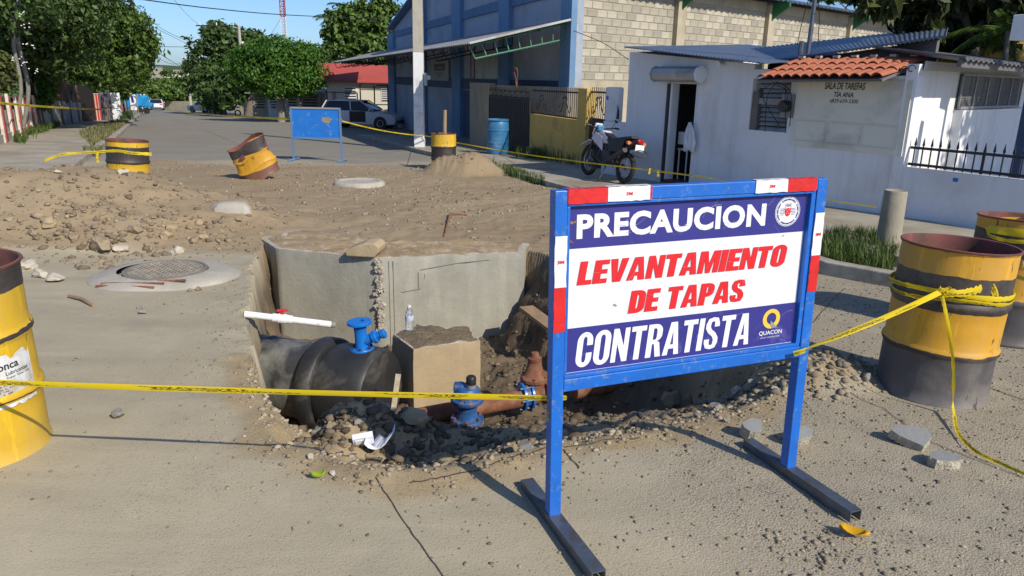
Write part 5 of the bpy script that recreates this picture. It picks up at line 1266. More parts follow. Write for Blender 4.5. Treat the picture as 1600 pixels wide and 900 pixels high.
# --- blue warehouse
LF = 26.6; ZE, ZP = 4.15, 6.2
wh = thing('warehouse', 'blue warehouse with bare concrete block side wall and long tin canopy', 'warehouse', (1.5, 20.2, gz(20.2)))
mb = MB(); mb.prism([FP.pt(.02, -1.9), FP.pt(LF, -1.9), FP.pt(LF, ZE), FP.pt(LF / 2, ZP), FP.pt(.02, ZE)], -FP.n * .25); mb.build('front_wall', MT['wall_blue'], wh)
for px, wpx, m in ((614, 9, 'pilaster_blue'), (663, 9, 'pilaster_blue'), (718, 13, 'pilaster_blue'), (793, 16, 'pilaster_blue'), (891, 17, 'pilaster_blue')):
    u0, u1 = uz(FP, px - wpx / 2, 90)[0], uz(FP, px + wpx / 2, 90)[0]
    uc = (u0 + u1) / 2; zt = ZE + (ZP - ZE) * (1 - abs(uc - LF / 2) / (LF / 2)) - .08
    mb = MB(); rect(mb, FP, min(u0, u1), max(u0, u1), -1.9, zt, .16, .159); mb.build('pilaster', MT[m], wh)
us = sorted([uz(FP, p, 90)[0] for p in (610, 618.5, 658.5, 667.5, 711.5, 724.5, 785, 801, 882.5)])
for i in range(0, len(us) - 1):
    if i % 2 == 0 or True:
        u0, u1 = us[i] + .02, us[i + 1] - .02
        if u1 - u0 < 2: continue
        for z0, z1, m in ((3.72, 4.02, 'beam_blue'), (1.10, 1.50, 'navy')):
            mb = MB(); rect(mb, FP, u0, u1, z0, z1, .07, .069); mb.build('beam', MT[m], wh)
# gable trim
for s in (0, 1):
    a, b_ = (FP.pt(-.3, ZE + .0, .35), FP.pt(LF / 2, ZP + .07, .35)) if s == 0 else (FP.pt(LF / 2, ZP + .07, .35), FP.pt(LF + .3, ZE, .35))
    mb = MB(); mb.prism([a, b_, b_ + Vector((0, 0, .16)), a + Vector((0, 0, .16))], -FP.n * .6); mb.build('gable_trim', MT['beam_blue'], wh)
# roller door, dark doorway and notice under the canopy
u0, u1 = sorted((uz(FP, 744, 100)[0], uz(FP, 783, 100)[0])); zt = uz(FP, 764, 79)[1]
mb = MB(); n = 46
for i in range(n): rect(mb, FP, u0, u1, -1.2 + (zt + 1.2) * i / n + .012, -1.2 + (zt + 1.2) * (i + 1) / n - .012, .03 if True else 0, .025)
rect(mb, FP, u0, u1, -1.2, zt, .01, .008); mb.build('roller_door', MT['zinc'], wh)
u0, u1 = sorted((uz(FP, 725.5, 100)[0], uz(FP, 740, 100)[0])); mb = MB(); rect(mb, FP, u0, u1, -1.6, 1.05, .03, .028); mb.build('door', MT['navy'], wh)
u0, u1 = sorted((uz(FP, 677, 110)[0], uz(FP, 704, 110)[0])); z0, z1 = uz(FP, 690, 126)[1], uz(FP, 690, 95)[1]
mb = MB(); rect(mb, FP, u0, u1, z0, z1, .10, .05); pl_ = mb.build('notice_board', mat('notice', (.36, .37, .38), .8), wh)
mb = MB(); rect(mb, FP, u0 + .18 * (u1 - u0), u0 + .80 * (u1 - u0), z0 + .5 * (z1 - z0), z0 + .85 * (z1 - z0), .106, .004); mb.build('notice_emblem', MT['print_black'], pl_)
for k, (f0, f1) in enumerate(((.30, .70), (.25, .78), (.35, .66))):
    mb = MB(); zz = z0 + (.62 - .0 + .06 * k if k == 0 else .36 - .13 * k + .12) * (z1 - z0); rect(mb, FP, u0 + f0 * (u1 - u0), u0 + f1 * (u1 - u0), zz, zz + .05 * (z1 - z0), .111, .004); mb.build('notice_line', MT['logo_grey'] if k == 0 else MT['print_black'], pl_)
u0 = uz(FP, 661, 100)[0]; mb = MB(); q_ = FP.hit(662, 24, .28); mb.tube([q_, q_ + FP.n * .16], [.05, .12], 12); mb.build('flood_lamp', MT['white_plastic'], wh, 40)
# canopy
UO, WO = 35.0, 2.86
c_in0, c_in1, c_o0, c_o1 = FP.pt(-.1, 3.02, .17), FP.pt(UO, 3.02, .17), FP.pt(-.1, 2.36, WO), FP.pt(UO, 2.36, WO)
mb = MB(); corr_quad(mb, c_o0, c_o1, c_in1, c_in0, 175, .022); mb.build('canopy_sheet', MT['zinc'], wh, 60)
mb = MB(); mb.box((c_in0 + c_o0) / 2 + Vector((0, 0, .02)), (.02, .02, .02)); 
mb = MB(); mb.prism([c_in0 - Vector((0, 0, .03)), c_o0 - Vector((0, 0, .03)), c_o0 + Vector((0, 0, .01)), c_in0 + Vector((0, 0, .01))], FP.d * -.03); mb.build('canopy_edge', MT['zinc'], wh)
def truss(u, m, w_=WO - .1, far=.2):
    mb = MB(); za, zb = 2.94, 2.30
    t0, t1 = FP.pt(u, za, far), FP.pt(u, zb, w_); l0, l1 = FP.pt(u, za - .40, far), FP.pt(u, zb - .30, w_ - .15)
    for a, b_ in ((t0, t1), (l0, l1)): mb.tube([a, b_], .022, 4)
    for i in range(9):
        f = i / 8; mb.tube([t0.lerp(t1, f), l0.lerp(l1, f)], .016, 4)
    mb.build('canopy_truss', MT[m], wh)
truss(.25, 'green_steel')
for i in range(1, 9): truss(.25 + i * 4.2, 'dark_steel')
for o_ in (.9, 1.9, 2.75):
    mb = MB(); z = 2.90 - .60 * (o_ - .2) / (WO - .2) ; mb.tube([FP.pt(.2, z, o_), FP.pt(UO - .2, z, o_)], .022, 4); mb.build('purlin', MT['dark_steel'], wh)
mb = MB(); a = WP.hit(738, 125, -.1); zz = at(738, 74, a.y).z
for dx in (-.05, .06): mb.tube([Vector((a.x + dx, a.y, zz)), Vector((a.x + dx, a.y, a.z - .15))], .022, 6)
mb.build('canopy_post', MT['rust'], wh)
# block side wall
LS = 34.0
mb = MB(); rect(mb, SPL, .0, LS, -1.6, ZE, 0, .2); mb.build('side_wall', MT['mortar'], wh)
mb = MB(); rect(mb, SPL, .02, LS, -1.59, 1.52, .03, .028); mb.build('plinth', MT['plaster_tan'], wh)
pil = []
for px in (1055, 1196, 1324, 1440):
    u = uz(SPL, px + 3, 40)[0]; pil.append(u); mb = MB(); rect(mb, SPL, u - .2, u + .2, -1.6, ZE - .1, .16, .158); mb.build('pilaster', MT['plaster_tan'], wh)
    a = SPL.pt(u, 0, .17); mb = MB(); mb.prism([SPL.pt(u - .05, ZE - .02, .16), SPL.pt(u - .05, ZE - .02, .75), SPL.pt(u - .05, ZE - .16, .75), SPL.pt(u - .05, ZE - .55, .16)], SPL.d * .1); mb.build('eave_bracket', MT['green_bracket'], wh)
mb = MB(); u0 = 0.02
for u in pil + [LS]:
    e = u - .21 if u != LS else LS; rect(mb, SPL, u0, e, ZE - .32, ZE - .02, .028, .026); u0 = u + .21
mb.build('ring_beam', MT['plaster_tan'], wh)
bw, bh = .40, .20; small = {}
def brick_mesh(wd, k):
    key = (round(wd, 3), k)
    if key not in small:
        m_ = MB(); c = .012; w2, h2 = wd / 2, (bh - .022) / 2
        vs = [(-w2, 0, -h2), (w2, 0, -h2), (w2, 0, h2), (-w2, 0, h2), (-w2 + c, -c, -h2 + c), (w2 - c, -c, -h2 + c), (w2 - c, -c, h2 - c), (-w2 + c, -c, h2 - c)]
        m_.add(vs, [(4, 5, 6, 7), (0, 1, 5, 4), (1, 2, 6, 5), (2, 3, 7, 6), (3, 0, 4, 7)]); me = m_.mesh('brick'); me.materials.append(MT[('block_a', 'block_b', 'block_c')[k]]); small[key] = me
    return small[key]
FR_ = Matrix(((SPL.d.x, -SPL.n.x, 0), (SPL.d.y, -SPL.n.y, 0), (0, 0, 1)))
def proj(p):
    q = Vector(p) - EYE; zc = q.dot(FW); a = q.dot(RT0) / zc * FPX; b_ = q.dot(UP0) / zc * FPX
    return 800 + a * cr - b_ * sr, 450 - (a * sr + b_ * cr)
nb = 0; rest = [MB(), MB(), MB()]; rr = random.Random(11)
segs = []; u0 = .02
for u in pil + [LS]: segs.append((u0, u - .21)); u0 = u + .21
for (s0, s1) in segs:
    row = 0; z = 1.53
    while z + bh < ZE - .30:
        u = s0 - (bw / 2 if row % 2 else 0)
        while u < s1 - .04:
            a_, b2 = max(u, s0) + .008, min(u + bw, s1) - .008
            if b2 - a_ > .06:
                k = rr.choices((0, 1, 2), (5, 3, 2))[0]; c = SPL.pt((a_ + b2) / 2, z + bh / 2, .001 + rr.uniform(0, .006)); px, py = proj(c)
                vis = py > -12 and py < 72 + max(0, (px - 985)) * .11 - (0 if px > 985 else -60) and px < 1400
                if vis and nb < 298:
                    o = bpy.data.objects.new('brick', brick_mesh(round(b2 - a_, 2), k)); COL.objects.link(o); o.parent = wh
                    o.matrix_local = Matrix.Translation(c - wh.location) @ FR_.to_4x4(); nb += 1
                else:
                    me_ = brick_mesh(round(b2 - a_, 2), k); rest[k].add([FR_ @ v.co + c for v in me_.vertices], [tuple(p.vertices) for p in me_.polygons])
            u += bw
        z += bh; row += 1
for k in range(3): tag(rest[k].build('bricks', MT[('block_a', 'block_b', 'block_c')[k]], wh), kind='stuff')
# roof
pk0 = FP.pt(LF / 2, ZP + .1, .4); ea0 = FP.pt(-.0, ZE + .03, .4) + SPL.n * .85; ea1 = ea0 + SPL.d * LS; pk1 = pk0 + SPL.d * LS
mb = MB(); corr_quad(mb, ea0, ea1, pk1, pk0, 110, .03, .03); mb.build('roof', MT['roof_sheet'], wh, 60)
fe0 = FP.pt(LF + .5, ZE, .4); mb = MB(); corr_quad(mb, pk0, pk1, fe0 + SPL.d * LS, fe0, 110, .03, .03); mb.build('roof', MT['roof_sheet'], wh, 60)
# --- walls and gates along the pavement
tw = thing('boundary_wall', 'tan plastered boundary wall with a square end beside the dark gate', 'wall', WP.pt(8, gz(24)))
uL, uG0, uG1, uY1, uP1, uS1 = [uz(WP, p, 180)[0] for p in (734, 764, 828, 904, 918, 945)]
ztw = uz(WP, 740, 129)[1]
mb = MB(); rect(mb, WP, uG0, uL, gz(24.4) - .3, ztw, 0, .2); mb.build('pier', MT['plaster_tan'], tw)
bk = [WP.pt(uG0, 0, -.21), WP.pt(uG1 + .9, 0, -.9), WP.pt(uG1 - .1, 0, -1.0), Vector((1.75, 19.75, 0))]
for i in range(3):
    a, b_ = bk[i], bk[i + 1]; d = (b_ - a).normalized(); n_ = Vector((d.y, -d.x, 0)); n_ = n_ if n_.y < 0 else -n_
    mb = MB(); mb.prism([Vector((a.x, a.y, -1.0)), Vector((b_.x, b_.y, -1.0)), Vector((b_.x, b_.y, ztw - .05)), Vector((a.x, a.y, ztw - .05))], -n_ * .15); mb.build('wall', MT['plaster_tan'], tw)
gt = thing('gate', 'tall dark double gate of sheet steel with a scrolled top', 'gate', WP.pt(uG0 - 1, gz(22)))
zg0, zg1 = gz(21) - .15, uz(WP, 800, 152)[1]; um = uz(WP, 793, 180)[0]
for u0, u1 in ((uG1, um - .01), (um + .01, uG0 - .02)):
    mb = MB(); rect(mb, WP, u0, u1, zg0, zg1, .02, .04); lf = mb.build('gate_leaf', MT['gate_dark'], gt, bevel=.004)
    mb = MB(); n = max(3, int((u1 - u0) / .14))
    for i in range(n): rect(mb, WP, u0 + (u1 - u0) * (i + .5) / n - .012, u0 + (u1 - u0) * (i + .5) / n + .012, zg0 + .05, zg1 - .04, .03, .009)
    mb.build('rib', MT['gate_dark'], lf)
    mb = MB()
    for z in (zg1 + .01, zg1 + .17): mb.tube([WP.pt(u0, z, 0), WP.pt(u1, z, 0)], .012, 6)
    k = max(2, int((u1 - u0) / .35))
    for i in range(k):
        uc = u0 + (u1 - u0) * (i + .5) / k
        mb.tube([WP.pt(uc + .13 * math.cos(a), zg1 + .09 + .06 * math.sin(2 * a) if False else zg1 + .09 + .07 * math.sin(a), 0) for a in [j * math.pi / 6 for j in range(0, 11)]], .009, 5)
    n = int((u1 - u0) / .12)
    for i in range(n): mb.tube([WP.pt(u0 + (u1 - u0) * (i + .5) / n, zg1 + .17, 0), WP.pt(u0 + (u1 - u0) * (i + .5) / n, zg1 + .25, 0)], .007, 4)
    mb.build('scroll_top', MT['gate_dark'], gt)
mb = MB(); mb.tube([WP.hit(807, 137, .0), WP.hit(806, 122, 0), WP.hit(803, 112, 0), WP.hit(805, 106, 0)], .012, 5); mb.tube([WP.hit(808, 137, .0), WP.hit(808, 122, 0), WP.hit(809, 114, 0), WP.hit(807, 105, 0)], .010, 5); tag(mb.build('loose_wire', MT['rust'], None), 'bent loose reinforcing wires sticking up above the dark double gate', 'wire')
yw = thing('garden_wall', 'yellow low wall topped by a dark iron railing with scrolls', 'wall', WP.pt((uG1 + uY1) / 2, gz(19)))
zyw = uz(WP, 866, 183)[1]; zr1 = uz(WP, 866, 143)[1]
mb = MB(); rect(mb, WP, uY1 + .003, uG1 - .003, gz(17) - .4, zyw, 0, .15); mb.build('wall', MT['yellow_wall'], yw)
mb = MB(); rect(mb, WP, uP1, uY1, gz(17) - .4, uz(WP, 910, 138)[1], .04, .23); mb.build('pillar', MT['yellow_wall'], yw, bevel=.008)
mb = MB(); 
for z in (zyw + .03, zr1): mb.tube([WP.pt(uY1, z, -.07), WP.pt(uG1, z, -.07)], .02, 6)
rl = mb.build('rail', MT['railing_dark'], yw)
n = 26
for i in range(n):
    u = uY1 + (uG1 - uY1) * (i + .5) / n; mb = MB(); mb.tube([WP.pt(u, zyw + .03, -.07), WP.pt(u, zr1 + .1, -.07)], .009, 5); mb.build('bar', MT['railing_dark'], yw)
def scrolls(mb, pl, uc, zc, s, out):
    for sg in (-1, 1):
        P_ = [(0, .10), (.08, .16), (.15, .08), (.10, .0), (.17, -.12), (.30, -.30), (.40, -.30), (.43, -.18), (.38, -.12)]
        mb.tube(smoothpath([pl.pt(uc + sg * x * s, zc + z * s, out) for x, z in P_], 4), .011, 5)
mb = MB(); L_ = uG1 - uY1
for f in (.30, .78): scrolls(mb, WP, uY1 + L_ * f, (zyw + zr1) / 2 + .08, .75, -.055)
mb.build('scroll', MT['railing_dark'], yw)
sg = thing('gate', 'narrow dark gate with barred top beside the motorcycle', 'gate', WP.pt(uS1, gz(16)))
zs1, zs2 = uz(WP, 930, 188)[1], uz(WP, 930, 144)[1]
mb = MB(); rect(mb, WP, uS1 + .01, uP1 - .01, gz(15.6) - .1, zs1, -.05, .04); mb.build('gate_panel', MT['gate_dark'], sg, bevel=.004)
mb = MB()
for z in (zs1 + .02, zs2): mb.tube([WP.pt(uS1, z, -.07), WP.pt(uP1, z, -.07)], .022, 6)
mb.build('rail', MT['railing_dark'], sg)
for i in range(9):
    u = uS1 + (uP1 - uS1) * (i + .5) / 9; mb = MB(); mb.tube([WP.pt(u, zs1, -.07), WP.pt(u, zs2 + .1, -.07)], .009, 5); mb.build('bar', MT['railing_dark'], sg)
mb = MB(); scrolls(mb, WP, (uS1 + uP1) / 2, (zs1 + zs2) / 2 + .08, .75, -.055); mb.build('scroll', MT['railing_dark'], sg)

# --- white house
hs = thing('white_house', 'low white house with tiled awning, open doorway and roller shutter box', 'house', HP.pt(2, gz(12)))
gbot = -1.0
hu = lambda px, py, o=0: uz(HP, px, py, o)
uw0, uw1 = hu(943, 190)[0], hu(978, 190)[0]; u1, u2, u3, u4 = hu(1044, 200)[0], hu(1086, 200)[0], hu(1173, 165)[0], hu(1233, 165)[0]
u5 = hu(1424, 180)[0]; zA = hu(986, 81)[1]; zB = hu(1200, 100)[1]; zlow = (hu(1412, 262)[1] + hu(1590, 280)[1]) / 2
zt = lambda u: zA + (zB - zA) * (u - uw1) / (u3 - uw1)
zd = hu(1066, 131)[1]; zw0, zw1 = hu(1200, 205)[1], hu(1205, 123)[1]; zwing = hu(955, 190)[1]
mb = MB()
def piece(ua, ub, za, zb0, zb1=None, th=.16):
    zb1 = zb0 if zb1 is None else zb1
    mb.prism([HP.pt(ua, za), HP.pt(ub, za), HP.pt(ub, zb1), HP.pt(ua, zb0)], -HP.n * th)
piece(uw0, uw1, gbot, zwing); piece(uw1, u1, gbot, zt(uw1), zt(u1)); piece(u1, u2, zd, zt(u1), zt(u2)); piece(u2, u3, gbot, zt(u2), zt(u3))
piece(u3, u4, gbot, zw0); piece(u3, u4, zw1, zt(u4) - .02); piece(u4, u5, gbot, 1.62, 1.66)
mb.build('front_wall', MT['white_wall'], hs)
ua, ub = hu(945, 165)[0], hu(964, 165)[0]; mb = MB(); rect(mb, HP, ua, ub, zwing + .0, hu(955, 136)[1], .0, .16); mb.build('pillar', MT['white_wall'], hs, bevel=.03)
a = HP.pt(uw1, 0); mb = MB(); mb.prism([HP.pt(uw1 - .0, gbot, -.16), HP.pt(uw1, gbot, -3.2), HP.pt(uw1, zA + .25, -3.2), HP.pt(uw1, zA, -.16)], HP.d * .12); mb.build('end_wall', MT['white_wall'], hs)
mb = MB(); mb.tube([HP.hit(965, 186, .02), HP.hit(966, 172, .02), HP.hit(965, 163, .02)], [.03, .02, .002], 6); mb.build('spear_finial', MT['railing_dark'], hs)
mb = MB(); q_ = HP.hit(949, 153, .004); rect(mb, HP, HP.u(q_) - .03, HP.u(q_) + .03, q_.z - .035, q_.z + .035, .006, .005); mb.build('number_plate', MT['blue_paint'], hs)
# the room behind the doorway: a closed box, dark because it has no other opening
def room(ua, ub, z0, z1, dep, name, matl):
    P_ = lambda u, z, o: HP.pt(u, z, o)
    m_ = MB(); u0_, u1_ = ua - .9, ub + .9
    for quad in ([P_(u0_, z0, -dep), P_(u1_, z0, -dep), P_(u1_, z1, -dep), P_(u0_, z1, -dep)], [P_(u0_, z0, -.165), P_(u0_, z0, -dep), P_(u0_, z1, -dep), P_(u0_, z1, -.165)], [P_(u1_, z0, -.165), P_(u1_, z0, -dep), P_(u1_, z1, -dep), P_(u1_, z1, -.165)],
                 [P_(u0_, z1, -.165), P_(u1_, z1, -.165), P_(u1_, z1, -dep), P_(u0_, z1, -dep)], [P_(u0_, z0, -.165), P_(u1_, z0, -.165), P_(u1_, z0, -dep), P_(u0_, z0, -dep)]): m_.poly(quad)
    return m_.build(name, matl, hs)
gd = gz(12.8); room(u1, u2, gd + .12, 1.75, 2.6, 'room', MT['room'])
mb = MB(); mb.prism([HP.pt(u1, gbot, .03), HP.pt(u2, gbot, .03), HP.pt(u2, gd + .16, .03), HP.pt(u1, gd + .16, .03)], -HP.n * .18); mb.build('door_step', mat('step_red', (.16, .05, .045), .8), hs)
for ua, ub, m in ((u1 + .002, u1 + .05, 'white_plastic'), (u2 - .03, u2 - .002, 'white_plastic')): mb = MB(); rect(mb, HP, ua, ub, gbot + .3, zd - .002, .012, .16); mb.build('door_jamb', MT[m], hs)
mb = MB(); rect(mb, HP, u1 - .06, u1 - .01, gbot + .3, zd, .04, .038); mb.build('shutter_track', MT['dark_steel'], hs)
ua, ub = hu(1024, 115, .15)[0], hu(1092, 115, .15)[0]; zc_ = hu(1060, 116, .15)[1]; rad = .125
mb = MB(); mb.tube([HP.pt(ua, zc_, .13), HP.pt(ub, zc_, .13)], rad, 8); o = mb.build('shutter_box', MT['zinc'], hs)
mb = MB(); mb.tube([HP.pt(ub + .002, zc_, .13), HP.pt(ub + .03, zc_, .13)], rad * 1.12, 8); mb.build('shutter_end_plate', MT['white_plastic'], hs)
mb = MB(); mb.tube([HP.pt(ua - .03, zc_, .13), HP.pt(ua - .002, zc_, .13)], rad * 1.08, 8); mb.build('shutter_end_plate', MT['zinc'], hs)
q_ = HP.hit(1130, 101, .0); mb = MB(); mb.tube([q_ - HP.n * .02, q_ + HP.n * .12], .05, 10); mb.build('round_lamp', MT['white_plastic'], hs, 40)
# louvred opening with the electric meter and wires
mb = MB(); rect(mb, HP, u3 - .02, u4 + .02, zw0 - .02, zw1 + .02, -.165, .02); mb.build('window_back', MT['room'], hs)
n = 11
for i in range(n):
    z = zw0 + (zw1 - zw0) * (i + .5) / n; mb = MB(); u0_ = u3 + .14 if i < 9 else u3 + .05
    mb.prism([HP.pt(u0_, z - .028, -.06), HP.pt(u4 - .01, z - .028 + (.01 if i % 3 else -.01), -.06), HP.pt(u4 - .01, z + .022, -.10), HP.pt(u0_, z + .022, -.10)], -HP.n * .006); mb.build('slat', MT['zinc'], hs)
mb = MB(); rect(mb, HP, u3 + .002, u3 + .12, zw0 + .002, zw1 - .20, -.02, .10); mb.build('post', mat('timber_grey', (.16, .15, .14), .9, var=.3), hs)
mb = MB(); rect(mb, HP, u3 + .1, u4 - .05, hu(1200, 158)[1] - .05, hu(1200, 158)[1] + .04, -.03, .03); mb.build('window_bar', MT['logo_grey'], hs)
q_ = HP.hit(1230, 166, .02); mb = MB(); rect(mb, HP, HP.u(q_) - .11, HP.u(q_) + .11, q_.z - .16, q_.z + .17, .02, .02); mtr = mb.build('meter_board', MT['logo_grey'], hs)
mb = MB(); mb.tube([q_, q_ + HP.n * .10, q_ + HP.n * .12], [.085, .085, .07], 20); mb.build('meter', MT['glass_dark'], mtr, 40)
rr = random.Random(5)
for i in range(5):
    a = HP.hit(rr.uniform(1205, 1240), rr.uniform(118, 135), .06); b_ = HP.hit(rr.uniform(1195, 1236), rr.uniform(175, 210), .04); m1 = HP.hit(rr.uniform(1190, 1240), rr.uniform(140, 170), .1)
    mb = MB(); mb.tube(smoothpath([a, m1, b_], 8), .006, 5); mb.build('cable', MT['print_black'], hs)
# cream shutter with the sign-writing
uc0, uc1 = hu(1243, 170)[0], u5 - .035
mb = MB(); zt_, zb_ = 1.60, hu(1330, 236)[1]; rect(mb, HP, uc0, uc1, zb_, zt_, .02, .018); sh = mb.build('shop_shutter', MT['cream_wall'], hs)
zf1, zf0 = hu(1330, 193)[1], hu(1330, 228)[1]
for k in range(3):
    w_ = (uc1 - uc0 - .1) / 3; a_ = uc0 + .05 + k * w_
    for (x0, x1, z0_, z1_) in ((a_, a_ + w_ - .03, zf1 - .012, zf1), (a_, a_ + w_ - .03, zf0, zf0 + .012), (a_, a_ + .012, zf0 + .0125, zf1 - .0125), (a_ + w_ - .042, a_ + w_ - .03, zf0 + .0125, zf1 - .0125)):
        mb = MB(); rect(mb, HP, x0, x1, z0_, z1_, .032, .011); mb.build('moulding', MT['cream_wall'], sh)
def wtext(txt, x0, x1, yt, yb, off=.0, shear=0.0):
    a, b_ = hu(x0, (yt + yb) / 2, .022), hu(x1, (yt + yb) / 2, .022); zt1, zb1 = hu((x0 + x1) / 2, yt, .022)[1], hu((x0 + x1) / 2, yb, .022)[1]
    return flat('lettering', fit(font_text(txt, off, shear), a[0], b_[0], zb1, zt1), lambda u, z: HP.pt(u, z, .0245), MT['print_black'], sh)
wtext('SALA DE TAREFAS', 1289, 1352, 129, 140, .012, .12); wtext('TÍA ANA', 1303, 1334, 142, 152, .012, .12); wtext('✆829-639-3300'.replace('✆', ''), 1300, 1341, 155, 161, .0)
q_ = HP.hit(1297, 158, .0245); mb = MB(); mb.tube([q_ + HP.d * .02 + Vector((0, 0, .02)), q_, q_ + HP.d * .02 - Vector((0, 0, .02))], .005, 4); mb.build('phone_symbol', MT['print_black'], sh)
mb = MB()
for i, px in enumerate((1383, 1392, 1401, 1412, 1424)):
    q_ = HP.hit(px, 116 - i * 2, .05); mb.tube([q_ + HP.d * (.06 * math.cos(t_) * (1 - t_ / 9)) + Vector((0, 0, .06 * math.sin(t_) * (1 - t_ / 9))) for t_ in [j * .6 for j in range(10)]], .007, 4)
mb.build('iron_scroll', MT['dark_steel'], hs)
# tiled awning: single barrel tiles in rows
EL, ER = HP.hit(1183, 123, .38), HP.hit(1378, 121, .38)
def solve(px, py, u):
    lo, hi = -1.8, .38
    for _ in range(50):
        m_ = (lo + hi) / 2
        if HP.u(HP.hit(px, py, m_)) > u: lo, hi = (m_, hi) if HP.u(HP.hit(px, py, hi)) < HP.u(HP.hit(px, py, lo)) else (lo, m_)
        else: lo, hi = (lo, m_) if HP.u(HP.hit(px, py, hi)) < HP.u(HP.hit(px, py, lo)) else (m_, hi)
    return HP.hit(px, py, (lo + hi) / 2)
BL, BR = solve(1241, 96, HP.u(EL)), solve(1447, 93, HP.u(ER))
tm = MB(); TW, TL = .105, .27; vs = []
for i in range(9):
    a = -1 + 2 * i / 8
    for y_, lift in ((0, .022), (1, .0)):
        for t_ in (0, .010): vs.append((a * .5, y_, .40 * (math.cos(a * math.pi / 2) ** .8 if abs(a) < 1 else 0) + (lift - t_) / TW))
for i in range(8):
    o = i * 4; tm.f += [(o, o + 4, o + 6, o + 2), (o + 1, o + 3, o + 7, o + 5), (o, o + 1, o + 5, o + 4)]; tm.m += [0] * 3
tm.v = vs; tme = tm.mesh('roof_tile', 50); tme.materials.append(MT['tile'])
NC, NR = 13, 3; ev = (ER - EL) / NC; dvL, dvR = (BL - EL) / NR, (BR - ER) / NR
for r in range(NR):
    for c in range(NC):
        f = (c + .5) / NC; o0 = (EL + dvL * r).lerp(ER + dvR * r, f); dv = dvL.lerp(dvR, f)
        x_ = ev * 1.06; up_ = x_.cross(dv).normalized(); up_ = up_ if up_.z > 0 else -up_
        o = bpy.data.objects.new('roof_tile', tme); COL.objects.link(o); o.parent = hs; y_ = dv * 1.12; rj = random.uniform(-.012, .012)
        o0 = o0 + up_ * rj * .4
        o.matrix_local = Matrix(((x_.x, y_.x, up_.x * TW, o0.x - hs.location.x), (x_.y, y_.y, up_.y * TW, o0.y - hs.location.y), (x_.z, y_.z, up_.z * TW, o0.z - hs.location.z), (0, 0, 0, 1)))
mb = MB(); up_ = (ER - EL).cross(BL - EL).normalized(); up_ = up_ if up_.z > 0 else -up_
mb.prism([EL - up_ * .02, ER - up_ * .02, BR - up_ * .02, BL - up_ * .02], -up_ * .03); mb.build('awning_board', MT['roof_grey'], hs)
for c in range(7):
    p = BL.lerp(BR, (c + .5) / 7); mb = MB(); mb.box(p + up_ * .06, (.09, .05, .03), frame(HP.d)); mb.build('ridge_mortar', MT['concrete_pale'], hs)
# thin roof sheets
def lift(p, py):
    px, _ = proj(p); r = ray(px, py); return Vector((p.x, p.y, EYE.z + r.z * (p.y / r.y)))
FL, FRr = HP.hit(975, 73, .28), HP.hit(1192, 98, .28); bl = lift(FL - HP.n * 3.2, 70); br_ = lift(FRr - HP.n * 3.2, 92)
mb = MB(); corr_quad(mb, FL, FRr, br_, bl, 40, .007); mb.build('roof_sheet', MT['roof_sheet'], hs, 60)
q4 = [at(1185, 97, 12.2), at(1478, 55, 9.9), at(1482, 41, 12.6), at(1135, 80, 14.6)]
mb = MB(); corr_quad(mb, q4[0], q4[1], q4[2], q4[3], 46, .009, .03); mb.build('roof_sheet', MT['roof_sheet'], hs, 60)
a, b_ = at(1200, 100, 12.4), at(1465, 62, 10.3); mb = MB(); mb.prism([a, b_, Vector((b_.x, b_.y, 1.2)), Vector((a.x, a.y, 1.2))], Vector((.1, .12, 0))); mb.build('upper_wall', MT['roof_grey'], hs)
# porch on the right: sunlit side wall, mesh window, grey roof
C0 = HP.pt(u5, 0); CP = Plane(C0, (.743, .669)); cu = lambda px, py, o=0: uz(CP, px, py, o)
zc1 = cu(1440, 100)[1]
mb = MB(); rect(mb, CP, .0, 4.6, gbot, zc1, 0, .14); mb.build('side_wall', MT['white_wall'], hs)
ua, ub = cu(1496, 140)[0], cu(1590, 140)[0]; zs_ = cu(1540, 171, .1)[1]
mb = MB(); rect(mb, CP, ua, ub + .4, gbot, zs_, .12, .115); mb.build('low_wall', MT['white_wall'], hs)
mb = MB(); rect(mb, CP, ua, ub, zs_ + .03, cu(1540, 118, .03)[1], .02, .015); mw = mb.build('mesh_window', MT['glass_dark'], hs)
mb = MB(); z0_, z1_ = zs_ + .03, cu(1540, 118, .03)[1]
k = int((ub - ua) / .05)
for i in range(-14, k): 
    a_ = ua + i * .05; b2 = a_ + (z1_ - z0_); 
    for sgn in (0, 1):
        p0, p1 = (max(a_, ua), z0_ + max(0, ua - a_)), (min(b2, ub), z0_ + min(b2, ub) - a_)
        if p1[0] <= p0[0]: continue
        if sgn: p0, p1 = (p0[0], z0_ + z1_ - p0[1]), (p1[0], z0_ + z1_ - p1[1])
        mb.tube([CP.pt(p0[0], p0[1], .035), CP.pt(p1[0], p1[1], .035)], .004, 3, False)
mb.build('wire_mesh', MT['logo_grey'], mw)
for i in range(6): mb = MB(); u_ = ua + (ub - ua) * i / 5; rect(mb, CP, u_ - .015, u_ + .015, z0_, z1_, .06, .02); mb.build('window_frame', MT['logo_grey'], mw)
for z in (z0_, z1_): mb = MB(); rect(mb, CP, ua, ub, z - .02, z + .015, .062, .02); mb.build('window_frame', MT['logo_grey'], mw)
a_, b2 = cu(1441, 100)[0] + .03, ua - .03; zl0, zl1 = cu(1468, 111)[1], cu(1468, 97)[1]
mb = MB(); rect(mb, CP, a_, b2, zl0, zl1, .012, .01); lt_ = mb.build('lattice', MT['gate_dark'], hs)
mb = MB(); n = int((b2 - a_) / .03)
for i in range(n): mb.tube([CP.pt(a_ + i * .03, zl0, .018), CP.pt(a_ + i * .03 + .03, zl1, .018)], .005, 3, False)
mb.build('lattice_strips', MT['white_plastic'], lt_)
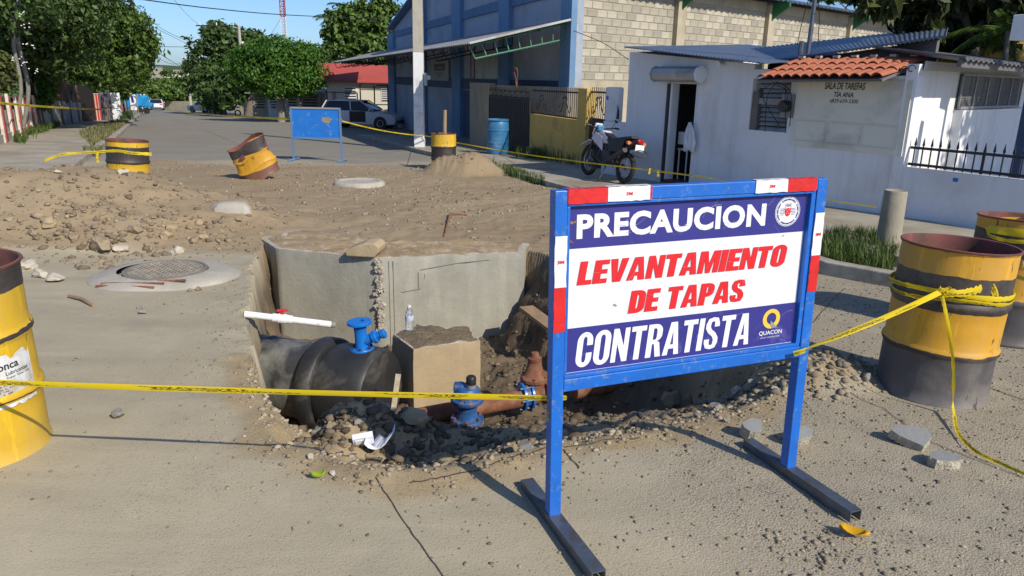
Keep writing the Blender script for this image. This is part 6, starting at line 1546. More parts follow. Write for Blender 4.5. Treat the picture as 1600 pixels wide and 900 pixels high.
ra, rb = CP.pt(-.15, zc1 + .06, .55), CP.pt(5.4, zc1 + .02, .55); rc, rd_ = CP.pt(6.2, zc1 + .26, -.9), CP.pt(.75, zc1 + .24, -.9)
mb = MB(); corr_quad(mb, ra, rb, rc, rd_, 30, .018, .02); mb.build('porch_roof', MT['roof_grey'], hs, 60)
mb = MB(); mb.prism([CP.pt(-.1, zc1 - .04, .50), CP.pt(5.3, zc1 - .06, .50), CP.pt(5.3, zc1 + .02, .50), CP.pt(-.1, zc1 + .05, .50)], -CP.n * .05); mb.build('fascia', MT['roof_grey'], hs)
# low front wall with spear-topped railing
ue = hu(1600, 320)[0] + 2.2
mb = MB(); rect(mb, HP, u5 + .002, ue, gbot, zlow, 0, .15); mb.build('low_wall', MT['white_wall'], hs)
mb = MB(); q_ = HP.hit(1493, 281, .0); rect(mb, HP, HP.u(q_) - .03, HP.u(q_) + .03, q_.z - .022, q_.z + .022, .006, .005); mb.build('number_plate', MT['blue_paint'], hs)
rg = thing('iron_railing', 'black spear-topped iron railing on the low white wall', 'railing', HP.pt(u5 + 1, zlow))
zr_ = hu(1420, 230, -.07)[1]
for z in (zlow + .04, zr_): mb = MB(); rect(mb, HP, u5 + .02, ue, z - .016, z + .016, -.06, .025); mb.build('rail', MT['railing_dark'], rg)
u = u5 + .06; i = 0
spm = None
while u < ue:
    mb = MB(); thick = i % 9 == 8; w_ = .03 if thick else .012
    rect(mb, HP, u - w_ / 2, u + w_ / 2, zlow + .005, zr_ + .03, -.088, .014); mb.prism([HP.pt(u - .016, zr_ + .031, -.09), HP.pt(u + .016, zr_ + .031, -.09), HP.pt(u, zr_ + .13, -.09)], -HP.n * .012)
    mb.build('spear_bar', MT['railing_dark'], rg); u += .105; i += 1
q_ = HP.hit(1588, 270, -.6); mb = MB(); mb.box((q_.x, q_.y, .6), (.11, .11, 2.6), frame(HP.d)); tag(mb.build('porch_post', MT['navy'], None, bevel=.006), 'dark blue steel porch post behind the railing at the right edge', 'post')
# towel and things in the doorway
tp = HP.hit(1081, 191, .05); tv = MB(); vs = []
for i in range(9):
    for j in range(10):
        f = j / 9; wd = .03 + .10 * min(1, f * 1.5) + .02 * math.sin(f * 5); a = (i / 8 - .5) * 2
        vs.append(tp + HP.d * (a * wd + .03 * f * math.sin(3 * f)) + HP.n * (.03 + .02 * math.sin(i * 1.9 + f * 2)) + Vector((0, 0, -.46 * f - .05 * abs(a) * f * (1 if i % 3 else .3))))
tv.add(vs, [(i * 10 + j, (i + 1) * 10 + j, (i + 1) * 10 + j + 1, i * 10 + j + 1) for i in range(8) for j in range(9)])
o = tv.build('towel', mat('cloth_white', (.72, .72, .76), .9), None, 80); o.modifiers.new('thickness', 'SOLIDIFY').thickness = .006; tag(o, 'white towel hanging at the right side of the dark doorway', 'towel')
ua, ub = hu(1059, 220, -.25)[0], hu(1075, 220, -.25)[0]; zc0, zc1_ = hu(1066, 235, -.25)[1], hu(1066, 206, -.25)[1]
ch_ = thing('plastic_chair', 'white plastic chair back seen inside the dark doorway', 'chair', HP.pt((ua + ub) / 2, gd + .12, -.4))
mb = MB(); rect(mb, HP, ua, ub, zc0 + .1, zc1_, -.25, .02); mb.build('backrest', MT['white_plastic'], ch_, bevel=.008)
mb = MB(); mb.prism([HP.pt(ua, zc0, -.26), HP.pt(ub, zc0, -.26), HP.pt(ub, zc0, -.7), HP.pt(ua, zc0, -.7)], Vector((0, 0, .03))); mb.build('seat', MT['white_plastic'], ch_)
for u_ in (ua + .03, ub - .03):
    for o_ in (-.28, -.66): mb = MB(); mb.tube([HP.pt(u_, zc0, o_), HP.pt(u_, gd + .125, o_)], .015, 6); mb.build('leg', MT['white_plastic'], ch_)
# steel mast on the roof and stub post on the verge
a = at(1262, 84, 11.6); mb = MB(); mb.tube([Vector((a.x, a.y, 1.7)), Vector((a.x + .02, a.y, 4.0))], .032, 10); mb.tube([Vector((a.x - .11, a.y, 1.95)), Vector((a.x - .11, a.y, 2.15))], .04, 8); tag(mb.build('roof_mast', MT['steel_bare'], None, 40), 'thin steel pipe mast standing on the white house roof', 'mast')
g_ = gpt(1384, 398); st = MB(); st.lathe([(.125, -.2), (.122, .0), (.112, .35), (.107, .64), (.100, .655), (.075, .64), (.0, .62)], 22, Matrix.Translation(g_)); o = st.build('stub_post', MT['concrete_stub'] if 'concrete_stub' in MT else conc('concrete_stub', (0.31, 0.285, 0.22), (0.22, 0.20, 0.15)), None, 40)
tag(o, 'short round grey concrete post stub standing in the grass verge', 'post')
# yellow wall and white box behind the porch
a, b_ = at(1465, 95, 13.6), at(1640, 100, 13.0); mb = MB(); mb.prism([Vector((a.x, a.y, -.8)), Vector((b_.x, b_.y, -.8)), Vector((b_.x, b_.y, 2.30)), Vector((a.x, a.y, 2.30))], Vector((.05, .2, 0))); tag(mb.build('garden_wall', MT['yellow_wall'], None), 'pale yellow wall behind the porch under the dark tree', 'wall')
q_ = at(1602, 42, 9.5); mb = MB(); mb.box((q_.x + .2, q_.y, q_.z), (.55, .3, .30), frame(HP.d)); mb.build('wall_box', MT['white_plastic'], None, bevel=.01); tag(bpy.data.objects['wall_box'], 'white box under the tree at the right edge above the porch', 'box')
mb = MB(); mb.tube([Vector((q_.x + .25, q_.y + .05, q_.z - .16)), Vector((q_.x + .25, q_.y + .05, -.6))], .04, 8); tag(mb.build('box_pole', MT['dark_steel'], None), 'dark pole carrying the white box at the right edge', 'pole')
# ------------------------------------------------------------------ street furniture
p = G(656, 235); lp = thing('light_pole', 'square white-painted concrete light pole standing on the kerb', 'pole', (p.x, p.y, gz(p.y)))
w_ = 15.5 / FPX * (p - EYE).length; zsplit = at(656, 82, p.y).z
def taper(z0, z1, w0, w1, m, name, par):
    mb = MB(); vs = []
    for z, ww in ((z0, w0), (z1, w1)): vs += [(p.x + sx * ww / 2, p.y + sy * ww / 2, z) for sx, sy in ((-1, -1), (1, -1), (1, 1), (-1, 1))]
    mb.add(vs, [(0, 1, 5, 4), (1, 2, 6, 5), (2, 3, 7, 6), (3, 0, 4, 7), (4, 5, 6, 7), (3, 2, 1, 0)]); return mb.build(name, m, par, bevel=.012)
taper(gz(p.y) - .3, zsplit, w_, w_ * .93, mat('pole_paint', (.70, .71, .73), .8, var=.1, scale=3, dirt=(.5, .5, .48), dirt_amt=.3, dirt_scale=3), 'painted_shaft', lp)
taper(zsplit + .001, 8.5, w_ * .93, w_ * .70, MT['concrete_pale'], 'shaft', lp)
q_ = at(666, 124, p.y - .12); mb = MB(); mb.box((q_.x - .02, q_.y, q_.z), (.10, .14, .36)); mb.tube([(q_.x + .08, q_.y, q_.z + .05), (q_.x + .08, q_.y - .12, q_.z + .05)], .07, 10); mb.build('meter_box', MT['zinc'], lp, bevel=.006)
mb = MB(); rr = random.Random(2)
for i in range(5): mb.box((p.x + rr.uniform(-.15, .3), p.y - .3 + rr.uniform(-.05, .05), gz(p.y) + .04), (.12, .1, .09), rotz(rr.uniform(0, 3)))
mb.build('footing', MT['rock_grey'], lp, bevel=.02)
# blue board facing the street
bA, bB = G(460, 251), G(533, 253); BPl = Plane(bA, bB - bA); bd = thing('blue_board', 'blank worn blue sign board on thin legs far up the street', 'sign', (bA.x, bA.y, gz(bA.y)))
bu = lambda px, py: uz(BPl, px, py)
uL, uR = bu(456, 200)[0], bu(532, 200)[0]; zt_, zb_ = bu(493, 169)[1], bu(495, 216)[1]
mb = MB(); rect(mb, BPl, uL, uR, zb_, zt_, .0, .012); mb.build('panel', mat('board_blue', (.012, .16, .56), .5, var=.15, scale=5, dirt=(.22, .27, .34), dirt_amt=.12, dirt_scale=7), bd)
mb = MB(); a, b_ = bu(500, 181), bu(521, 194); rr = random.Random(8); pts = []
for i in range(16):
    t_ = 2 * math.pi * i / 16; k = rr.uniform(.55, 1.1); pts.append(BPl.pt((a[0] + b_[0]) / 2 + (b_[0] - a[0]) * .5 * k * math.cos(t_), (a[1] + b_[1]) / 2 + (a[1] - b_[1]) * .5 * k * math.sin(t_), .004))
mb.poly(pts); mb.build('worn_patch', mat('worn_primer', (.28, .24, .17), .8, var=.4, scale=14), bd)
for u_ in (uL, uR): mb = MB(); rect(mb, BPl, u_ - .02, u_ + .02, gz(17.8) - .05, zt_ + .02, .02, .04); mb.build('leg', MT['beam_blue'], bd)
for z in (zt_, zb_): mb = MB(); rect(mb, BPl, uL + .021, uR - .021, z - .02, z + .02, .02, .04); mb.build('rail', MT['logo_grey'] if z == zt_ else MT['beam_blue'], bd)
for u_ in (uL, uR): mb = MB(); a = BPl.pt(u_, gz(17.8) + .03); mb.tube([a - BPl.n * .35, a + BPl.n * .35], .025, 4); mb.build('foot', MT['beam_blue'], bd)
# blue plastic barrel
p = G(777, 248); p.y += .3; br = thing('plastic_barrel', 'faded blue plastic barrel standing by the dark gate', 'barrel', (p.x, p.y, gz(p.y) + .1))
T = Matrix.Translation((p.x, p.y, gz(p.y) + .1)); m_bar = mat('barrel_blue', (.03, .16, .33), .45, var=.2, dirt=(.20, .28, .36), dirt_amt=.3, dirt_scale=3)
mb = MB(); mb.lathe([(0, 0), (.25, 0), (.28, .02), (.29, .1), (.285, .28), (.295, .29), (.295, .33), (.285, .34), (.285, .60), (.295, .61), (.295, .65), (.285, .66), (.285, .80), (.26, .86)], 30, T); mb.build('body', m_bar, br, 40)
mb = MB(); mb.lathe([(.26, .86), (.285, .865), (.29, .89), (.27, .91), (.255, .905), (.25, .87), (0, .87)], 30, T); mb.build('rim', m_bar, br, 40)
p = G(718, 255); 
bx = G(829, 250); mb = MB(); mb.lathe([(.0, 0), (.11, 0), (.13, .22), (.12, .22), (.10, .03), (0, .03)], 16, Matrix.Translation((bx.x, bx.y, gz(bx.y) + .1))); tag(mb.build('bucket', mat('bucket_grey', (.30, .29, .27), .8, dirt=(.12, .11, .1), dirt_amt=.4, dirt_scale=9), None, 40), 'small grey mortar-stained bucket on the pavement by the yellow wall', 'bucket')
# motorcycle, rear towards the viewer
rw, fwp = G(968, 287, .11), G(922, 274, .11); dm_ = (rotz(R(11)) @ Vector((fwp.x - rw.x, fwp.y - rw.y, 0))).normalized(); rw.x += .06
rw = Vector((rw.x, rw.y, gz(rw.y) + .11)); mo_ = thing('motorcycle', 'white and black dirt motorcycle parked on the pavement by the white house', 'motorcycle', rw)
MX = Matrix(((dm_.x, -dm_.y, 0, rw.x), (dm_.y, dm_.x, 0, rw.y), (0, 0, 1, rw.z), (0, 0, 0, 1))) @ Matrix.Rotation(R(7), 4, 'X') @ Matrix.Scale(.88, 4)
def mpart(mb, name, m, par=None, smooth=40, bevel=0):
    mb.v = [tuple(MX @ Vector(v)) for v in mb.v]; return mb.build(name, MT[m] if isinstance(m, str) else m, par or mo_, smooth, bevel)
def torus(mb, c, R_, r_, n=36, k=10):
    vs = []
    for i in range(n):
        a = 2 * math.pi * i / n
        for j in range(k):
            b2 = 2 * math.pi * j / k; q = R_ + r_ * math.cos(b2); vs.append((c[0] + q * math.cos(a), c[1] + r_ * .85 * math.sin(b2), c[2] + q * math.sin(a)))
    mb.add(vs, [(i * k + j, ((i + 1) % n) * k + j, ((i + 1) % n) * k + (j + 1) % k, i * k + (j + 1) % k) for i in range(n) for j in range(k)])
MT['rubber'] = mat('rubber', (.018, .018, .018), .8, var=.3, scale=20, dirt=(.10, .09, .07), dirt_amt=.3, dirt_scale=9)
MT['bike_white'] = mat('bike_white', (.62, .60, .64), .35, var=.1); MT['chrome'] = mat('chrome', (.45, .45, .46), .3, metal=.9); MT['lamp_red'] = mat('lamp_red', (.5, .01, .01), .2); MT['lamp_orange'] = mat('lamp_orange', (.75, .22, .06), .25)
for nm, cx_, rr_ in (('rear_wheel', 0, .31), ('front_wheel', 1.36, .33)):
    mb = MB(); torus(mb, (cx_, 0, rr_), rr_ - .055, .055); wo = mpart(mb, nm, 'rubber')
    mb = MB(); torus(mb, (cx_, 0, rr_), rr_ - .105, .016, 36, 6); mpart(mb, 'rim', 'chrome', wo)
    mb = MB()
    for i in range(16): a = 2 * math.pi * i / 16; mb.tube([(cx_, .02 * (-1) ** i, rr_), (cx_ + (rr_ - .1) * math.cos(a), 0, rr_ + (rr_ - .1) * math.sin(a))], .004, 3, False)
    mb.tube([(cx_, -.06, rr_), (cx_, .06, rr_)], .04, 10); mpart(mb, 'spokes', 'chrome', wo)
mb = MB()
for s in (-.09, .09): mb.tube([(1.36, s, .33), (1.24, s, .62), (1.12, s, .98)], [.022, .026, .026], 8)
mpart(mb, 'fork', 'dark_steel')
mb = MB(); mb.tube(smoothpath([(1.10, -.40, 1.03), (1.06, -.36, 1.04), (1.10, -.1, 1.0), (1.10, .1, 1.0), (1.06, .36, 1.04), (1.02, .40, 1.03)], 4), .014, 6); mb.tube([(1.05, -.40, 1.03), (1.03, -.29, 1.04)], .02, 6); mb.tube([(1.05, .40, 1.03), (1.03, .29, 1.04)], .02, 6); mpart(mb, 'handlebar', 'black_plastic')
mb = MB()
for s in (-1, 1): mb.tube([(1.08, s * .25, 1.03), (1.05, s * .30, 1.16)], .006, 5); mb.tube([(1.04, s * .33, 1.15), (1.05, s * .28, 1.20)], .035, 8, True, 0, .4)
mpart(mb, 'mirror', 'black_plastic')
mb = MB(); mb.prism([(1.70, -.07, .60), (1.36, -.09, .74), (1.05, -.07, .70), (1.05, .07, .70), (1.36, .09, .74), (1.70, .07, .60)], (0, 0, .02)); mpart(mb, 'front_fender', 'bike_white', bevel=.006)
mb = MB(); mb.prism([(1.22, -.09, .80), (1.29, -.09, .86), (1.21, -.08, 1.10), (1.15, -.08, 1.10)], (0, .18, 0)); mpart(mb, 'headlight_cowl', 'bike_white', bevel=.02)
mb = MB(); mb.box((1.13, 0, 1.0), (.08, .16, .12)); mpart(mb, 'instrument', mat('bike_blue', (.05, .22, .40), .4), bevel=.02)
mb = MB(); mb.prism([(.62, -.11, .72), (.98, -.10, .70), (1.06, -.07, .90), (.84, -.09, .98), (.62, -.10, .86)], (0, .21, 0)); mpart(mb, 'fuel_tank', 'bike_white', bevel=.03)
mb = MB()
for s in (-1, 1): mb.prism([(.74, s * .115, .56), (1.16, s * .15, .78), (1.05, s * .14, .92), (.80, s * .12, .84)], (0, .012, 0))
mpart(mb, 'shroud', 'bike_white', bevel=.004)
mb = MB(); mb.prism([(.72, -.09, .86), (.80, -.07, .95), (.50, -.10, .84), (.10, -.10, .90), (-.18, -.08, .93), (-.20, -.08, .88), (.10, -.10, .83), (.60, -.09, .76)], (0, .19, 0)); mpart(mb, 'seat', 'black_plastic', bevel=.015)
mb = MB()
for s in (-1, 1): mb.prism([(.12, s * .105, .60), (.52, s * .11, .58), (.58, s * .11, .78), (-.02, s * .105, .86)], (0, .01, 0))
mpart(mb, 'side_panel', 'black_plastic')
mb = MB(); mb.prism([(.02, -.07, .66), (.02, -.07, .82), (-.36, -.06, .88), (-.38, -.06, .84), (-.10, -.07, .68)], (0, .14, 0)); mpart(mb, 'rear_fender', 'black_plastic', bevel=.01)
mb = MB(); mb.box((-.33, 0, .84), (.10, .13, .07)); mpart(mb, 'tail_lamp', 'lamp_red', bevel=.012)
for s in (-1, 1): mb = MB(); mb.tube([(-.20, s * .06, .80), (-.22, s * .15, .80)], .010, 5); mb.tube([(-.25, s * .18, .80), (-.19, s * .18, .80)], .035, 10); mpart(mb, 'turn_signal', 'lamp_orange')
mb = MB(); mb.box((-.36, 0, .72), (.01, .20, .12)); mpart(mb, 'number_plate', 'white_plastic')
mb = MB(); mb.box((.62, 0, .45), (.30, .24, .30)); mb.tube([(.68, 0, .55), (.76, 0, .74)], .09, 10); mpart(mb, 'engine', 'dark_steel', bevel=.03)
mb = MB(); mb.tube(smoothpath([(.78, .10, .62), (.86, .13, .45), (.66, .16, .34), (.34, .17, .42)], 4), .022, 8); mb.tube([(.34, .18, .42), (-.16, .19, .66)], [.05, .055], 12); mpart(mb, 'exhaust', 'dark_steel')
mb = MB()
for s in (-.10, .10): mb.tube([(.0, s, .31), (.50, s, .38)], .024, 6); mb.tube([(.14, s, .36), (.28, s, .72)], .02, 6); mb.tube([(.50, s, .36), (.56, s, .76), (1.08, s * .5, .92)], .02, 6); mb.tube([(.60, s, .28), (.95, s, .40), (1.08, s * .5, .90)], .02, 6)
mpart(mb, 'frame', 'dark_steel')
mb = MB(); mb.tube([(.45, .14, .34), (.36, .34, .02)], .012, 6); mpart(mb, 'side_stand', 'dark_steel')
mb = MB(); mb.torus = None; a = [(-.40, .16 * math.cos(t_), .62 + .06 * math.sin(t_)) for t_ in [j * math.pi / 6 for j in range(13)]]; mb.tube(a, .01, 5); mpart(mb, 'splash_loop', 'black_plastic')

# ------------------------------------------------------------------ cars
MT['car_white'] = mat('car_white', (.66, .67, .68), .25, var=.04); MT['car_silver'] = mat('car_silver', (.42, .44, .47), .25, metal=.5, var=.05); MT['car_glass'] = mat('car_glass', (.015, .018, .022), .06, var=.1); MT['lamp_clear'] = mat('lamp_clear', (.7, .72, .74), .15)
def car(label, loc, heading, m, kind='sedan', door_open=False):
    root = thing('parked_car', label, 'car', loc, None); root.rotation_euler.z = heading
    if kind == 'sedan': L_, W_, roof, hood = 4.5, 1.78, 1.46, .92
    else: L_, W_, roof, hood = 4.5, 1.80, 1.55, .98
    prof = [(-L_ / 2, .38), (-L_ / 2 - .02, .62), (-L_ / 2 + .06, hood + .02), (-L_ / 2 + (.75 if kind == 'sedan' else .1), hood + .05), (L_ * .18, hood + .0), (L_ / 2 - .25, hood - .14), (L_ / 2 - .02, .66), (L_ / 2, .40), (L_ / 2 - .1, .24), (-L_ / 2 + .1, .26)]
    def shell(prof, wfun, name, m_, par=root, bev=.05):
        mb = MB(); K_ = len(prof); vs = []
        for s in (-1, -.8, .8, 1):
            for x, z in prof:
                k = .90 if abs(s) == 1 else 1
                vs.append((x * (1 if abs(s) < 1 else .985), s * wfun(z), z if abs(s) < 1 else z - .02 * (1 if z > .6 else -1)))
        fs = [(i * K_ + j, i * K_ + (j + 1) % K_, (i + 1) * K_ + (j + 1) % K_, (i + 1) * K_ + j) for i in range(3) for j in range(K_)] + [tuple(range(K_ - 1, -1, -1)), tuple(3 * K_ + j for j in range(K_))]
        mb.add(vs, fs); return mb.build(name, m_, par, 35, bev, world=False)
    shell(prof, lambda z: W_ / 2, 'body', MT[m])
    r0 = -L_ / 2 + (.55 if kind == 'sedan' else .12)
    cab = [(r0, hood + .03), (r0 + (.75 if kind == 'sedan' else .35), roof - .02), (r0 + 1.2, roof), (L_ * .02, roof - .02), (L_ * .22, hood + .01)]
    g_ = shell(cab, lambda z: W_ / 2 - .06 - .16 * (z - hood) / (roof - hood), 'windows', MT['car_glass'], bev=.02)
    rf = [(r0 + (.70 if kind == 'sedan' else .28), roof - .035), (r0 + 1.2, roof + .012), (L_ * .03, roof - .006), (L_ * .06, roof - .04)]
    shell(rf, lambda z: W_ / 2 - .20, 'roof', MT[m], bev=.02)
    for s in (-1, 1):
        for (x0, z0), (x1, z1) in (((r0 + .05, hood + .04), (r0 + (.72 if kind == 'sedan' else .33), roof - .03)), ((-.35, hood + .02), (-.42, roof - .02)), ((L_ * .215, hood + .02), (L_ * .035, roof - .02))):
            mb = MB(); y0, y1 = s * (W_ / 2 - .05), s * (W_ / 2 - .205); mb.tube([(x0, y0, z0), (x1, y1, z1)], .035, 6); mb.build('pillar', MT[m], root, 50, world=False)
        mb = MB(); mb.box((L_ * .17, s * (W_ / 2 + .06), hood + .07), (.1, .14, .11)); mb.build('mirror', MT[m], root, bevel=.03, world=False)
        mb = MB(); mb.box((L_ / 2 - .12, s * (W_ / 2 - .26), .70), (.2, .36, .12)); mb.build('headlight', MT['lamp_clear'], root, bevel=.03, world=False)
        mb = MB(); mb.box((-L_ / 2 + .04, s * (W_ / 2 - .22), .80), (.12, .36, .14)); mb.build('tail_light', MT['lamp_red'], root, bevel=.03, world=False)
    for x in (-L_ * .29, L_ * .30):
        for s in (-1, 1):
            T = Matrix.Translation((x, s * (W_ / 2 - .10), .32)) @ Matrix.Rotation(R(90), 4, 'X')
            mb = MB(); mb.lathe([(.20, -.105), (.30, -.11), (.32, -.08), (.32, .08), (.30, .11), (.20, .105)], 26, T); wo = mb.build('wheel', MT['rubber'], root, 40, world=False)
            mb = MB(); mb.lathe([(0, -.10), (.19, -.112), (.2, -.10), (.2, .10), (.19, .112), (0, .10)], 18, T); mb.build('rim', MT['chrome'], wo, 40, world=False)
            mb = MB(); mb.lathe([(0, -.095), (.375, -.095), (.375, .095), (0, .095)], 26, Matrix.Translation((x, s * (W_ / 2 - .085), .33)) @ Matrix.Rotation(R(90), 4, 'X')); mb.build('wheel_arch', MT['black_plastic'], root, 40, world=False)
    mb = MB(); mb.box((-L_ / 2 - .02, 0, .62), (.02, .5, .13)); mb.build('number_plate', MT['white_plastic'], root, world=False)
    mb = MB(); mb.box((L_ / 2 - .03, 0, .42), (.1, W_ * .8, .12)); mb.box((-L_ / 2 + .02, 0, .40), (.1, W_ * .8, .1)); mb.build('bumper_trim', MT['black_plastic'], root, bevel=.02, world=False)
    if door_open:
        for s in (-1,):
            mb = MB(); T = Matrix.Translation((.55, s * W_ / 2, 0)) @ Matrix.Rotation(R(55) * -s * -1, 4, 'Z'); mb.box((0, 0, 0), (.01, .01, .01))
            mb = MB(); mb.prism([T @ Vector(v) for v in ((0, 0, .35), (-.95, 0, .35), (-.98, 0, .95), (0, 0, .95))], (0, .05, 0)); d_ = mb.build('open_door', MT[m], root, bevel=.02, world=False)
            mb = MB(); mb.prism([T @ Vector(v) for v in ((-.02, 0, .955), (-.95, 0, .955), (-.75, 0, 1.40), (-.35, 0, 1.38))], (0, .02, 0)); mb.build('door_glass', MT['car_glass'], d_, world=False)
            mb = MB(); mb.prism([(-.42, s * W_ / 2 * 1.002, .38), (.52, s * W_ / 2 * 1.002, .38), (.52, s * W_ / 2 * 1.002, .96), (-.42, s * W_ / 2 * 1.002, .96)], (0, -s * .02, 0)); mb.build('door_opening', MT['room'] if False else MT['black_plastic'], root, world=False)
    return root
p = at(566, 190, 43.0); car('white car parked by the red-roofed house with its front door open', (p.x, p.y, gz(p.y)), R(-8), 'car_white', 'wagon', True)
p = at(322, 165, 88); car('silver sedan parked at the right kerb far down the road', (p.x, p.y, gz(p.y)), R(118 + 35), 'car_silver')
p = at(245, 167, 105); car('distant white car seen from behind at the road end', (p.x, p.y, gz(p.y)), R(112), 'car_white')

# ------------------------------------------------------------------ foliage
def leaf_cloud(name, blobs, n, size, matl, parent=None, seed=1, aspect=.5, droop=.3, shell=.55, label=None, kind=None, flat_=False):
    """blobs = (centre, radii); leaf-sized bent quads packed towards each blob's surface in small clumps"""
    g = np.random.default_rng(seed); vol = np.array([b[1][0] * b[1][1] * b[1][2] for b in blobs]) ** .7; cnt = np.maximum(1, (n * vol / vol.sum()).astype(int)); P = []; Nn = []
    for (c, r), k in zip(blobs, cnt):
        kc = max(1, k // 14); d = g.normal(size=(kc, 3)); d /= np.linalg.norm(d, axis=1)[:, None]
        rad = (shell + (1.08 - shell) * g.random(kc) ** .6)
        lump = np.array([1 + .35 * mnoise.noise(Vector((x * 2.2 + seed, y * 2.2, z * 2.2))) for x, y, z in d])
        cc = d * (rad * lump)[:, None]
        m_ = 14; q = np.repeat(cc, m_, 0) + g.normal(scale=.11, size=(kc * m_, 3)); P.append(q * np.array(r) + np.array(c)); Nn.append(np.repeat(d, m_, 0))
    P = np.concatenate(P); Nn = np.concatenate(Nn); k = len(P)
    nn = Nn * .7 + g.normal(scale=.6, size=(k, 3)) + np.array([0, 0, .5]); nn /= np.linalg.norm(nn, axis=1)[:, None]
    t = g.normal(size=(k, 3)); t[:, 2] -= droop * 2; t -= nn * (t * nn).sum(1)[:, None]; t /= np.linalg.norm(t, axis=1)[:, None] + 1e-9
    b_ = np.cross(nn, t); s = (size * (.6 + .8 * g.random(k)))[:, None]
    V = np.stack([P - t * s, P + b_ * s * aspect + nn * s * .12, P + t * s - nn * s * .2, P - b_ * s * aspect + nn * s * .12], 1).reshape(-1, 3)
    F = np.arange(4 * k).reshape(-1, 4)
    me = bpy.data.meshes.new(name); me.vertices.add(len(V)); me.vertices.foreach_set('co', V.astype(np.float32).ravel()); me.loops.add(F.size); me.loops.foreach_set('vertex_index', F.astype(np.int32).ravel())
    me.polygons.add(k); me.polygons.foreach_set('loop_start', np.arange(0, F.size, 4, dtype=np.int32)); me.polygons.foreach_set('loop_total', np.full(k, 4, np.int32)); me.update()
    o = put(name, me, matl, parent)
    if label: tag(o, label)
    if kind: tag(o, kind=kind)
    return o
MT['leaf_dark'] = leafmat('leaf_dark', (0.026, 0.058, 0.014), (0.10, 0.165, 0.040))
MT['leaf_mid'] = leafmat('leaf_mid', (0.036, 0.078, 0.013), (0.13, 0.21, 0.040))
MT['leaf_bright'] = leafmat('leaf_bright', (0.024, 0.070, 0.008), (0.085, 0.20, 0.020))
MT['leaf_olive'] = leafmat('leaf_olive', (0.04, 0.055, 0.014), (0.13, 0.15, 0.045))
MT['leaf_deep'] = leafmat('leaf_deep', (0.008, 0.014, 0.006), (0.035, 0.05, 0.016), .1)
MT['bark'] = mat('bark', (0.16, 0.13, 0.10), 0.95, var=.4, scale=6, bmp=.6, bscale=18, bdist=.02)
MT['bark_grey'] = mat('bark_grey', (0.22, 0.21, 0.19), 0.95, var=.3, scale=6, bmp=.5, bscale=18, bdist=.02)
def tree(label, base_, top, blobs, n, size, leaf, trunk_r=.18, bark='bark', seed=1, name='tree', group=None, aspect=.5, droop=.3, shell=.55, bend=.3):
    root = thing(name, label, 'tree', base_, group); rr = random.Random(seed); b_ = Vector(base_); t_ = Vector(top)
    mb = MB(); mid = b_.lerp(t_, .5) + Vector((rr.uniform(-bend, bend), rr.uniform(-bend, bend), 0)); path = smoothpath([b_ - Vector((0, 0, .2)), mid, t_], 5)
    mb.tube(path, [trunk_r * (1.15 - .7 * i / (len(path) - 1)) for i in range(len(path))], 10); mb.build('trunk', MT[bark], root, 60)
    for c, r in blobs:
        c = Vector(c); a = path[int(len(path) * .55)]; m_ = a.lerp(c, .5) + Vector((rr.uniform(-.3, .3), rr.uniform(-.3, .3), -.15 * r[2]))
        mb = MB(); pp = smoothpath([a, m_, c + Vector((0, 0, r[2] * .3))], 4); mb.tube(pp, [trunk_r * .45 * (1 - .8 * i / (len(pp) - 1)) + .012 for i in range(len(pp))], 6)
        for q in range(5):
            d = Vector((rr.gauss(0, 1), rr.gauss(0, 1), rr.gauss(.2, .7))).normalized(); mb.tube([pp[-2], c + Vector((d.x * r[0], d.y * r[1], d.z * r[2])) * .75], [trunk_r * .14 + .008, .006], 4)
        mb.build('limb', MT[bark], root, 60)
    leaf_cloud('crown', blobs, n, size, MT[leaf], root, seed, aspect, droop, shell); return root
def blobs_px(lst):                               # (px, py, distance, radius in px across, radius in px up)
    out = []
    for px, py, y, rx, ry in lst:
        c = at(px, py, y); k = (c - EYE).length / FPX; out.append(((c.x, c.y, c.z), (rx * k, max(rx * k * .8, .4), ry * k)))
    return out
def gtree(label, px, y, lst, n, size, leaf, foot=None, **k):
    c = at(foot[0] if foot else px, 150, foot[1] if foot else y); b_ = (c.x, c.y, gz(c.y)); bl = blobs_px(lst); t_ = max(bl, key=lambda b: b[0][2])[0]
    return tree(label, b_, (b_[0] * .4 + t_[0] * .6, b_[1] * .4 + t_[1] * .6, t_[2] - .2), bl, n, size, leaf, **k)
# left side of the street
gtree('broad dark green tree overhanging the striped fence at the left edge', 30, 23.5, [(20, 40, 28, 62, 50), (80, 55, 29.5, 60, 46), (30, 82, 28.5, 46, 24), (-40, 40, 28, 60, 56), (60, 0, 28, 60, 45), (-60, 0, 27, 60, 60), (120, 20, 29, 45, 45)], 21000, .10, 'leaf_dark', trunk_r=.2, seed=3, foot=(-40, 28))
gtree('leafy mid-green tree over the zinc fence on the left', 118, 33, [(120, 60, 36, 60, 45), (165, 72, 37, 48, 42), (150, 30, 35, 50, 40), (110, 98, 34, 40, 20), (182, 105, 36, 36, 24), (205, 60, 36, 30, 38), (155, 112, 34, 34, 20), (172, 38, 36, 38, 34)], 20000, .115, 'leaf_mid', trunk_r=.22, seed=5, foot=(62, 36))
gtree('olive tree leaning over the street at the end of the left fence', 190, 44, [(206, 45, 45, 22, 28), (218, 75, 45, 20, 26), (200, 105, 45, 26, 26), (188, 132, 45, 18, 20), (217, 108, 45, 12, 16), (238, 72, 44, 9, 6), (226, 95, 45, 8, 8)], 11000, .11, 'leaf_mid', trunk_r=.2, seed=7, foot=(150, 47))
